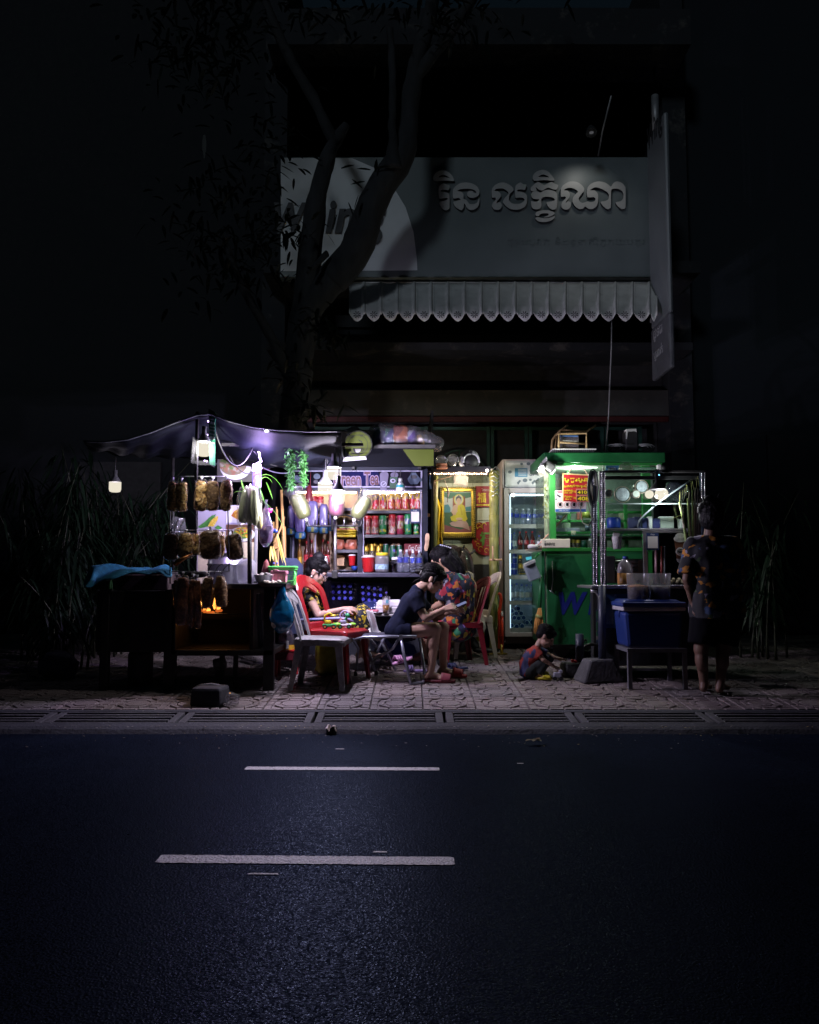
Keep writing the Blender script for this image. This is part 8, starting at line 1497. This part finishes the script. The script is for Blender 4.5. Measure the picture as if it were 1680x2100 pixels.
def body(name,lab,J,sk,s=1.,voxel=.0065,feet=True,hs=1.,grp=None):
 base=J.get('base',V((J['pelv'].x,J['pelv'].y,g(J['pelv'].y))));r=thing(name,lab,'person',base,grp);b=MB()
 hc,Rm=headmat(J['head'],J['face'],J['up']);head_prims(b,hc,Rm,s*hs)
 b.cap(J['neck'],hc+Rm@(V((0,-.02,-.055))*s*hs),.054*s,.049*s,14);torso(b,J,s)
 for S_ in 'LR':
  if 'el'+S_ in J:
   b.cap(J['sh'+S_],J['el'+S_],.046*s,.036*s);b.cap(J['el'+S_],J['wr'+S_],.036*s,.0235*s);e=J['el'+S_].lerp(J['wr'+S_],.28);b.ell(e,.037*s)
   if 'hd'+S_ in J:hand(b,J['wr'+S_],J['hd'+S_],J['hu'+S_],s*.98,J.get('curl'+S_,.5),J.get('th'+S_,1))
  if 'kn'+S_ in J:
   b.cap(J['hip'+S_],J['kn'+S_],.082*s,.056*s,14);b.ell(J['kn'+S_],.056*s);b.cap(J['kn'+S_],J['an'+S_],.052*s,.033*s);cm=J['kn'+S_].lerp(J['an'+S_],.3);back=(J['kn'+S_]-J['to'+S_]);back.z=0;back=back.normalized()if back.length else V()
   b.ell(cm+back*.014*s,(.050*s,.050*s,.095*s))
   if feet:
    a,t_=J['an'+S_],J['to'+S_];d=(t_-a);d.z=0;d.normalize();sd=V((-d.y,d.x,0));heel=a+V((0,0,-.035*s))-d*.03*s;b.cap(a,heel,.035*s,.030*s);b.cap(a+V((0,0,-.02*s)),t_,.034*s,.021*s)
    for k in range(5):o=(k-2)*.016*s;b.cap(t_+sd*o-d*.06*s,t_+sd*o+d*(.022-.004*abs(k-1))*s,.019*s,.0105*s,8,3)
 o=remeshed(b,'body',sk,r,voxel,3);J['R']=Rm;J['hc']=hc
 for x in(-1,1):
  part('eye',eyem,lambda q:q.ell(hc+Rm@(V((x*.031,.0845,.001))*s*hs),V((.013,.006,.0055))*s*hs,Rm),r);part('eyebrow',browm,lambda q:q.tube([hc+Rm@(V((x*(.016+.012*k),.0985-.0035*k*k,.022+.004*sin(k*1.3)))*s*hs)for k in range(4)],[.003*s,.0045*s,.004*s,.002*s],6),r)
 part('lips',lipm,lambda q:(q.cap(hc+Rm@(V((-.017,.0935,-.059))*s*hs),hc+Rm@(V((.017,.0935,-.059))*s*hs),.0055*s,.0055*s,8),q.cap(hc+Rm@(V((-.013,.0925,-.067))*s*hs),hc+Rm@(V((.013,.0925,-.067))*s*hs),.006*s,.006*s,8)),r)
 return r
def hair(r,J,s,prims,mt=hairm,strands=(),wr=.004,vox=.006):
 b=MB();Rm,c=J['R'],J['hc']
 for p in prims:
  if len(p)==2:b.ell(c+Rm@(V(p[0])*s),V(p[1])*s,Rm,18,12)
  else:b.cap(c+Rm@(V(p[0])*s),c+Rm@(V(p[1])*s),p[2]*s,p[3]*s,12)
 o=remeshed(b,'hair',mt,r,vox,2,wr,26)
 rn=random.Random(len(prims)*7+int(s*100));q=MB()
 for _ in range(170): # loose strands combed back over the head
  a=rn.uniform(-.35,pi+.35);e=rn.uniform(.1,1.2);d0=V((cos(a)*cos(e),.25+rn.uniform(-.3,.5),sin(e)*.9+.1*abs(sin(a)))).normalized();pts=[]
  for k in range(4):
   d=(d0+V((d0.x*.05,-.55*k,-.22*k))).normalized();pts.append(c+Rm@(V((d.x*.089,d.y*.107-.022,d.z*.098+.036))*s*(1.01+rn.uniform(-.01,.035))))
  q.tube(pts,[.0013*s,.0016*s,.0014*s,.0006*s],4)
 tag(q.build('loose_hair',mt,r),kind='stuff')
 if strands:part('hair_strand',mt,lambda q:[q.tube([c+Rm@(V(x)*s)for x in st],[.0045*s,.0035*s,.0015*s][:len(st)]if len(st)==3 else .002*s,5)for st in strands],r)
 return o
def cone(b,a,c,ra,rc,n=20):b.cyl(a,c,ra,rc,n)
# ---------------------------------------------------------------- the girl in navy, bent over her phone
J=dict(head=P(888,1188,7.5),face=(.84,-.10,-.54),up=(.54,0,.84),neck=P(858,1209,7.5),chest=P(847,1238,7.5),waist=P(829,1270,7.5),pelv=P(816,1294,7.51),
  shR=P(850,1229,7.34),shL=P(854,1228,7.66),elR=P(873,1268,7.28),wrR=P(911,1250,7.36),elL=P(893,1268,7.64),wrL=P(924,1254,7.54),hdR=(1,.22,.30),huR=(-.2,-.75,.6),hdL=(1,-.25,.28),huL=(-.3,.75,.5),thR=1,thL=-1,curlR=.75,curlL=.75,
  hipR=P(822,1295,7.42),hipL=P(822,1295,7.60),knR=P(893,1289,7.38),knL=P(909,1287,7.58),anR=G(883,7.40)+V((0,0,.085)),anL=G(909,7.66)+V((0,0,.085)),toR=G(917,7.38)+V((0,0,.04)),toL=G(937,7.64)+V((0,0,.04)))
girl=body('person','girl in navy tee and shorts bent over her phone on the folding bench',J,skB,1.03)
navyc=M('navy_cloth',(.006,.008,.022),.95,spec=.15,var=.25,scale=18,bump=.25,bscale=160)
b=MB();torso(b,J,1.03,.016)
for S_ in 'LR':cone(b,J['sh'+S_].lerp(J['el'+S_],-.10),J['sh'+S_].lerp(J['el'+S_],.60),.064,.062);b.ell(J['sh'+S_],.062)
b.cap(J['neck'].lerp(J['chest'],.12),J['chest'],.068,.09);remeshed(b,'tee',navyc,girl,.009,3,.006,11)
b=MB()
for S_ in 'LR':cone(b,J['hip'+S_].lerp(J['kn'+S_],-.06),J['hip'+S_].lerp(J['kn'+S_],.34),.104,.094);b.ell(J['hip'+S_],.104)
b.cap(J['hipL'],J['hipR'],.112,.112);b.cap(J['pelv'],J['waist'],.115,.11);remeshed(b,'shorts',navyc,girl,.010,3,.005,12)
hair(girl,J,1.1,[((0,-.018,.042),(.084,.100,.088)),((0,-.055,.0),(.074,.058,.075)),((0,.045,.075),(.066,.05,.035)),((0,-.10,.02),(0,-.15,-.02),.040,.018),((.070,.02,.03),(.074,.03,-.03),.016,.006),((-.070,.02,.03),(-.074,.03,-.03),.016,.006)],strands=[[(.05,-.10,.03),(.04,-.16,.0),(.02,-.21,-.05)],[(-.03,-.10,.05),(-.02,-.17,.03),(.0,-.22,-.03)],[(.02,-.12,.0),(.03,-.17,-.05),(.02,-.20,-.10)],[(.06,-.07,-.03),(.06,-.11,-.08),(.05,-.13,-.13)],[(.074,.02,-.02),(.078,.03,-.06),(.07,.035,-.10)],[(-.05,-.09,.02),(-.04,-.15,-.02),(-.02,-.19,-.06)]])
part('hair_tie',M('tie_grey',(.20,.19,.18),.6),lambda q:q.tube([J['hc']+J['R']@V((.040*cos(a),-.125,.01+.040*sin(a)))for a in[2*pi*k/14 for k in range(14)]],.008,6,closed=True),girl)
t=thing('phone','dark phone with lit edge held by the girl in navy','phone',P(945,1240,7.45));c=P(944,1241,7.45);part('case',black,lambda q:q.box(c,(.13,.07,.009),(.25,-.42,0),bev=.004),t);part('screen',emit('phone_screen',(.45,.5,.95),.35),lambda q:q.box(c+V((-.002,0,.0052)),(.118,.062,.0014),(.25,-.42,0)),t)
slm=M('slide_red_shaded',(.17,.02,.035),.55)
for S_,lab in(('R','near red slide sandal with pale lettering on the girl'),('L','far red slide sandal on the girl')):
 a,q_=J['an'+S_],J['to'+S_];d=(q_-a);d.z=0;d.normalize();sd=V((-d.y,d.x,0));ce=a+d*.085;ce.z=g(a.y)+.014
 mm=slm if S_=='R' else M('slide_red_lit',(.38,.035,.04),.55)  # one pair of slides: shade and light put into the two reds
 part('slide_sole',mm,lambda q:(q.lathe([(.96,0),(1,.4),(.97,1)],V(),20),[q.v.__setitem__(k,ce+d*p.x*.142+sd*p.y*.052+V((0,0,-.012+p.z*.026)))for k,p in enumerate(q.v)]),girl)
 part('slide_strap',mm,lambda q:q.grid(lambda u,v:ce+d*(.015+.085*v)+sd*.054*cos(pi*u)+V((0,0,.004+(.075-.018*v)*sin(pi*u))),14,6,th=.006),girl)
textw('DANBY',0,.085,0,.026,0,M('slide_print',(.45,.35,.36),.5),'slide_lettering',girl,.002,.01,0,Matrix.Translation(J['anR']+V((.098,-.060,-.035)))@Matrix.Rotation(.25,4,'Y'))if False else None
# ---------------------------------------------------------------- woman with glasses
J=dict(head=P(649,1174,7.98),face=(.86,-.12,-.46),up=(.46,0,.86),neck=P(636,1206,8.0),chest=P(643,1234,8.0),waist=P(648,1264,8.0),pelv=P(655,1290,8.02),shR=P(634,1224,7.82),shL=P(640,1224,8.18),elR=P(653,1262,7.78),wrR=P(705,1249,7.80),elL=P(668,1262,8.2),wrL=P(712,1250,8.1),hdR=(1,.1,.02),huR=(0,-.35,1),hdL=(1,-.3,0),huL=(0,.3,1),thR=1,thL=-1,curlR=.7,curlL=.7,
  hipR=P(664,1292,7.93),hipL=P(664,1292,8.09),knR=P(736,1266,7.88),knL=P(742,1256,8.10),anR=P(742,1336,7.95),anL=P(752,1336,8.1),toR=P(772,1344,7.95),toL=P(782,1344,8.1),w=1.12)
wom=body('person','woman with tied hair and pale glasses in a black and yellow dress',J,skA,1.06)
ydress=printed('dress_yellow',[((.012,.012,.02),9),((.58,.42,.02),4),((.65,.52,.10),2),((.015,.015,.02),3)],42,.75,dist=.06)
b=MB();torso(b,J,1.06,.018)
for S_ in 'LR':b.cap(J['hip'+S_],J['kn'+S_],.112,.082);b.ell(J['kn'+S_],.088);cone(b,J['kn'+S_].lerp(J['an'+S_],-.1),J['kn'+S_].lerp(J['an'+S_],.62),.088,.10)
b.cap(J['knL'],J['knR'],.075,.075);b.cap(J['hipL'],J['hipR'],.118,.118);b.cap(J['knL'].lerp(J['anL'],.3),J['knR'].lerp(J['anR'],.3),.08,.08);remeshed(b,'dress',ydress,wom,.010,3,.008,10)
hair(wom,J,1.12,[((0,-.020,.045),(.086,.102,.086)),((0,-.055,-.005),(.076,.058,.078)),((0,.045,.078),(.068,.052,.036)),((0,-.045,.125),(.052,.055,.05)),((.072,.035,.03),(.070,.05,-.01),.014,.006)],strands=[[(.03,.06,.09),(.04,.09,.06),(.045,.10,.02)],[(-.02,-.03,.16),(-.03,-.07,.18),(-.04,-.10,.17)],[(.02,-.09,.13),(.03,-.12,.11),(.03,-.14,.07)],[(.06,-.06,-.05),(.055,-.08,-.09),(.05,-.08,-.13)]])
part('hair_band',M('band_navy',(.05,.06,.22),.6),lambda q:q.tube([J['hc']+J['R']@V((.052*cos(a),-.04+.05*sin(a),.108))for a in[2*pi*k/16 for k in range(16)]],.012,6,closed=True),wom)
gm=M('glasses_pale',(.26,.23,.26),.3)
def gl(q):
 hc,Rm=J['hc'],J['R'];s=1.06
 for x in(-1,1):q.tube([hc+Rm@(V((x*.076,-.01,.012))*s),hc+Rm@(V((x*.074,.05,.010))*s),hc+Rm@(V((x*.062,.100,.006))*s)],.0042,6);q.tube([hc+Rm@(V((x*.034+.027*cos(a),.106,-.002+.019*sin(a)))*s)for a in[2*pi*k/16 for k in range(16)]],.003,5,closed=True)
 q.cyl(hc+Rm@(V((-.008,.108,.002))*s),hc+Rm@(V((.008,.108,.002))*s),.003,n=5)
part('glasses',gm,gl,wom);part('earring',M('pearl',(.7,.68,.66),.25),lambda q:q.ell(J['hc']+J['R']@V((.088,-.004,-.052)),.0085),wom)
# ---------------------------------------------------------------- woman in the patterned dress, back to us
J=dict(head=P(906,1148,8.33),face=(-.86,.25,-.38),up=(-.30,.0,.95),neck=P(930,1176,8.32),chest=P(937,1203,8.30),waist=P(943,1245,8.34),pelv=P(944,1286,8.42),shR=P(950,1184,8.36),shL=P(915,1190,8.18),elL=P(905,1238,8.25),wrL=P(880,1250,8.45),elR=P(935,1240,8.6),wrR=P(900,1250,8.65),hdL=(-1,.2,0),huL=(0,0,1),hdR=(-1,0,0),huR=(0,0,1),
  hipL=P(938,1290,8.34),hipR=P(944,1290,8.52),knL=P(872,1292,8.5),knR=P(880,1292,8.75),anL=G(868,8.5)+V((0,0,.09)),anR=G(876,8.75)+V((0,0,.09)),toL=G(845,8.5)+V((0,0,.04)),toR=G(853,8.75)+V((0,0,.04)),w=1.15)
wc=body('person','woman with a beaded hair clip in a multicoloured dress on the dark red chair',J,skC,1.08)
cdress=printed('dress_multi',[((.008,.010,.03),9),((.30,.02,.04),2),((.30,.28,.36),1.6),((.03,.20,.10),1.2),((.015,.02,.07),4),((.45,.36,.05),1.6),((.50,.16,.03),1.2),((.22,.12,.38),1)],19,.7,stretch=(1,1,.75),dist=.22)
b=MB();torso(b,J,1.08,.024)
for S_ in 'LR':cone(b,J['sh'+S_].lerp(J['el'+S_],-.08),J['sh'+S_].lerp(J['el'+S_],.8),.068,.082);b.ell(J['sh'+S_],.068);b.cap(J['hip'+S_],J['kn'+S_],.118,.095)
b.cap(J['chest'],J['pelv'],.15,.155);b.cap(J['hipL'],J['hipR'],.13,.13);b.cap(J['neck'].lerp(J['chest'],.1),J['chest'],.075,.11);remeshed(b,'dress',cdress,wc,.011,3,.010,9)
orm=M('collar_orange',(.55,.22,.04),.7);part('collar',[orm,M('collar_red',(.40,.02,.07),.7)],lambda q:(q.tube([J['neck']+V((.074*cos(a),.074*sin(a),-.026+.02*cos(a)))for a in[2*pi*k/20 for k in range(20)]],.017,7,closed=True),q.tube([J['neck']+V((.066*cos(a),.066*sin(a),-.004+.02*cos(a)))for a in[2*pi*k/20 for k in range(20)]],.010,7,1,closed=True)),wc)
discm=[M('dot_olive',(.42,.36,.08),.7),M('dot_black',(.012,.012,.02),.7)]
hair(wc,J,1.14,[((0,-.022,.042),(.088,.106,.090)),((0,-.06,-.01),(.084,.07,.10)),((0,.04,.075),(.070,.052,.038)),((.0,-.085,.0),(.0,-.125,-.16),.075,.045),((.055,-.04,-.02),(.05,-.08,-.14),.05,.03),((-.055,-.04,-.02),(-.05,-.08,-.14),.05,.03)],strands=[[(-.06,-.10,.04),(-.06,-.15,-.08),(-.05,-.16,-.19)],[(-.03,-.13,.03),(-.03,-.17,-.08),(-.02,-.17,-.20)],[(.03,-.13,.02),(.03,-.17,-.09),(.02,-.17,-.21)]])
part('hair_clip',M('clip_bead',(.55,.55,.68),.25),lambda q:[q.ell(J['hc']+J['R']@(V((-.055+.005*k,-.06-.014*k,.128-.012*k))*1.1),.0095,nu=8,nv=6)for k in range(6)],wc)
# ---------------------------------------------------------------- person behind her on the cream chair
J=dict(head=P(925,1146,8.9),face=(-.95,.15,-.2),up=(-.15,0,1),neck=P(943,1172,8.86),chest=P(952,1200,8.86),waist=P(965,1240,8.86),pelv=P(972,1278,8.88),shL=P(960,1184,8.70),shR=P(955,1182,9.04),elL=P(983,1226,8.68),wrL=P(972,1262,8.62),elR=P(970,1230,9.1),wrR=P(940,1250,9.1),hdL=(-.8,0,-.5),huL=(.5,-.6,.4),hdR=(-1,0,0),huR=(0,0,1),
  hipL=P(974,1284,8.78),hipR=P(974,1284,8.98),knL=P(905,1288,8.8),knR=P(905,1288,9.0),anL=G(905,8.8)+V((0,0,.09)),anR=G(905,9.0)+V((0,0,.09)),toL=G(885,8.8)+V((0,0,.04)),toR=G(885,9.0)+V((0,0,.04)))
wd=body('person','person with bare arm and pale trousers leaning behind the multicoloured dress',J,skC,1.06)
palec=M('pale_cloth',(.52,.50,.47),.85,var=.12,scale=10,bump=.4,bscale=40)
b=MB();torso(b,J,1.06,.014);remeshed(b,'vest',M('vest_grey',(.42,.36,.32),.85,bump=.2),wd,.011,3,.006,12)
b=MB();b.cap(J['hipL'],J['hipR'],.118,.118);b.cap(J['pelv'],J['waist'],.118,.11)
for S_ in 'LR':b.cap(J['hip'+S_],J['kn'+S_],.10,.08);cone(b,J['kn'+S_],J['an'+S_],.08,.07)
remeshed(b,'trousers',palec,wd,.011,3,.010,13)
hair(wd,J,1.08,[((0,-.02,.042),(.086,.104,.088)),((0,-.06,-.02),(.082,.07,.10)),((0,.04,.075),(.068,.05,.036)),((0,-.09,0),(0,-.11,-.15),.06,.04)],hairb)
# ---------------------------------------------------------------- crouching child
J=dict(head=P(1119,1306,7.62),face=(.80,-.22,-.56),up=(.50,0,.86),neck=P(1103,1325,7.62),chest=P(1092,1345,7.62),waist=P(1081,1360,7.62),pelv=P(1083,1375,7.62),shR=P(1098,1335,7.53),shL=P(1106,1334,7.72),elR=P(1115,1353,7.49),wrR=P(1138,1368,7.52),elL=P(1128,1345,7.72),wrL=P(1142,1350,7.70),hdR=(.9,.1,-.35),huR=(.3,-.4,.8),hdL=(1,-.1,-.1),huL=(.1,.3,1),thR=1,thL=-1,curlR=.8,curlL=.4,
  hipR=P(1086,1378,7.57),hipL=P(1086,1378,7.67),knR=P(1122,1351,7.53),knL=P(1126,1352,7.71),anR=G(1104,7.54)+V((0,0,.055)),anL=G(1100,7.72)+V((0,0,.055)),toR=G(1120,7.52)+V((0,0,.025)),toL=G(1114,7.72)+V((0,0,.025)),w=.8)
kid=body('person','small child in navy and red shirt crouching over a toy',J,skB,.62,.0048,hs=1.36)
kshirt=printed('kid_shirt',[((.030,.035,.10),7),((.28,.03,.02),3),((.03,.035,.10),5)],4,.8,stretch=(1,1,.6),dist=.10,kind='noise')
b=MB();torso(b,J,.64,.012)
for S_ in 'LR':cone(b,J['sh'+S_].lerp(J['el'+S_],-.10),J['sh'+S_].lerp(J['el'+S_],.62),.042,.043);b.ell(J['sh'+S_],.042)
remeshed(b,'shirt',kshirt,kid,.007,3,.005,18)
b=MB()
for S_ in 'LR':b.cap(J['hip'+S_],J['kn'+S_],.066,.046);cone(b,J['kn'+S_],J['an'+S_],.044,.042)
b.cap(J['hipL'],J['hipR'],.072,.072);remeshed(b,'trousers',M('kid_trousers',(.012,.016,.016),.85,bump=.3),kid,.008,3,.005,16)
hair(kid,J,.86,[((0,-.018,.040),(.084,.102,.092)),((0,-.058,.005),(.074,.052,.07)),((0,.045,.078),(.066,.050,.034))],wr=.003)
for S_ in 'LR':
 a,q_=J['an'+S_],J['to'+S_];d=(q_-a);d.z=0;d.normalize();sd=V((-d.y,d.x,0));ce=a+d*.04;ce.z=g(a.y)+.012
 part('clog',M('clog_yellow',(.55,.46,.03),.5),lambda q:(q.lathe([(.96,0),(1,.4),(.97,1)],V(),18),[q.v.__setitem__(k,ce+d*p.x*.082+sd*p.y*.036+V((0,0,-.010+p.z*.022)))for k,p in enumerate(q.v)],q.grid(lambda u,v:ce+d*(.0+.07*v)+sd*(.038-.012*v)*cos(pi*u)+V((0,0,.006+(.042-.02*v)*sin(pi*u))),12,6,th=.005)),kid)
t=thing('toy_truck','small pale toy truck in front of the crouching child','toy',G(1142,7.5));q=G(1142,7.5)+V((0,0,.02));part('body',M('toy_pale',(.40,.40,.48),.35),lambda b:(b.box(q+V((0,0,.028)),(.07,.05,.05),bev=.008),b.box(q+V((.03,0,.06)),(.035,.045,.03),bev=.008)),t)
for x in(-.025,.03):part('wheel',black,lambda b:b.cyl(q+V((x,-.03,0)),q+V((x,.03,0)),.018,n=12),t)
# ---------------------------------------------------------------- standing customer, back turned
J=dict(head=P(1461,1058,6.86),face=(.55,.80,-.12),up=(.0,.1,1),neck=P(1458,1098,6.84),chest=P(1462,1140,6.84),waist=P(1468,1200,6.84),pelv=P(1472,1248,6.85),shL=P(1421,1119,6.86),shR=P(1504,1118,6.86),elL=P(1409,1188,6.80),wrL=P(1421,1237,6.84),elR=P(1522,1180,6.95),wrR=P(1512,1195,7.14),hdL=(.05,0,-1),huL=(-1,.1,0),hdR=(-.3,1,0),huR=(0,0,1),thL=1,curlL=.45,
  hipL=P(1448,1262,6.85),hipR=P(1494,1262,6.85),knL=P(1438,1332,6.83),knR=P(1484,1332,6.85),anL=G(1441,6.86)+V((0,0,.09)),anR=G(1474,6.82)+V((0,0,.09)),toL=G(1446,7.02)+V((0,0,.04)),toR=G(1484,6.98)+V((0,0,.04)),w=1.18)
man=body('person','standing customer in dark floral shirt and shorts with back turned',J,skD,1.10)
fl=printed('shirt_floral',[((.010,.011,.016),12),((.42,.17,.02),2.6),((.012,.012,.016),5),((.03,.06,.02),.7),((.22,.20,.26),1.2),((.03,.06,.14),.8)],19,.8,stretch=(1,1,1.3),dist=.12)
b=MB();torso(b,J,1.10,.026);b.cap(J['pelv']+V((-.08,0,.02)),J['pelv']+V((.08,0,.02)),.14,.14)
for sg in(-.075,.075):cone(b,J['chest']+V((sg,0,0)),J['pelv']+V((sg*1.1,0,-.08)),.135,.15)
for S_ in 'LR':cone(b,J['sh'+S_].lerp(J['el'+S_],-.06),J['sh'+S_].lerp(J['el'+S_],.88),.074,.088);b.ell(J['sh'+S_],.074)
remeshed(b,'shirt',fl,man,.011,3,.009,9)
b=MB()
for S_ in 'LR':b.cap(J['hip'+S_],J['hip'+S_].lerp(J['kn'+S_],.2),.125,.122);cone(b,J['hip'+S_],J['hip'+S_].lerp(J['kn'+S_],.86),.125,.115)
b.cap(J['hipL'],J['hipR'],.13,.13);remeshed(b,'shorts',M('black_cloth',(.004,.004,.006),.95,spec=.1,bump=.2),man,.012,3,.006,10)
hair(man,J,1.2,[((0,-.020,.040),(.086,.104,.090)),((0,-.055,-.02),(.080,.058,.095)),((0,.040,.076),(.066,.05,.034)),((0,-.04,.115),(.035,.04,.03))],strands=[[(.05,-.05,.10),(.07,-.06,.14),(.09,-.05,.16)],[(.07,0,.08),(.10,0,.11),(.12,.01,.10)],[(.08,-.03,.0),(.10,-.04,-.03),(.10,-.05,-.08)],[(-.05,-.05,.11),(-.07,-.06,.14),(-.09,-.07,.15)]])
bpy.data.scenes.remove(TMP)
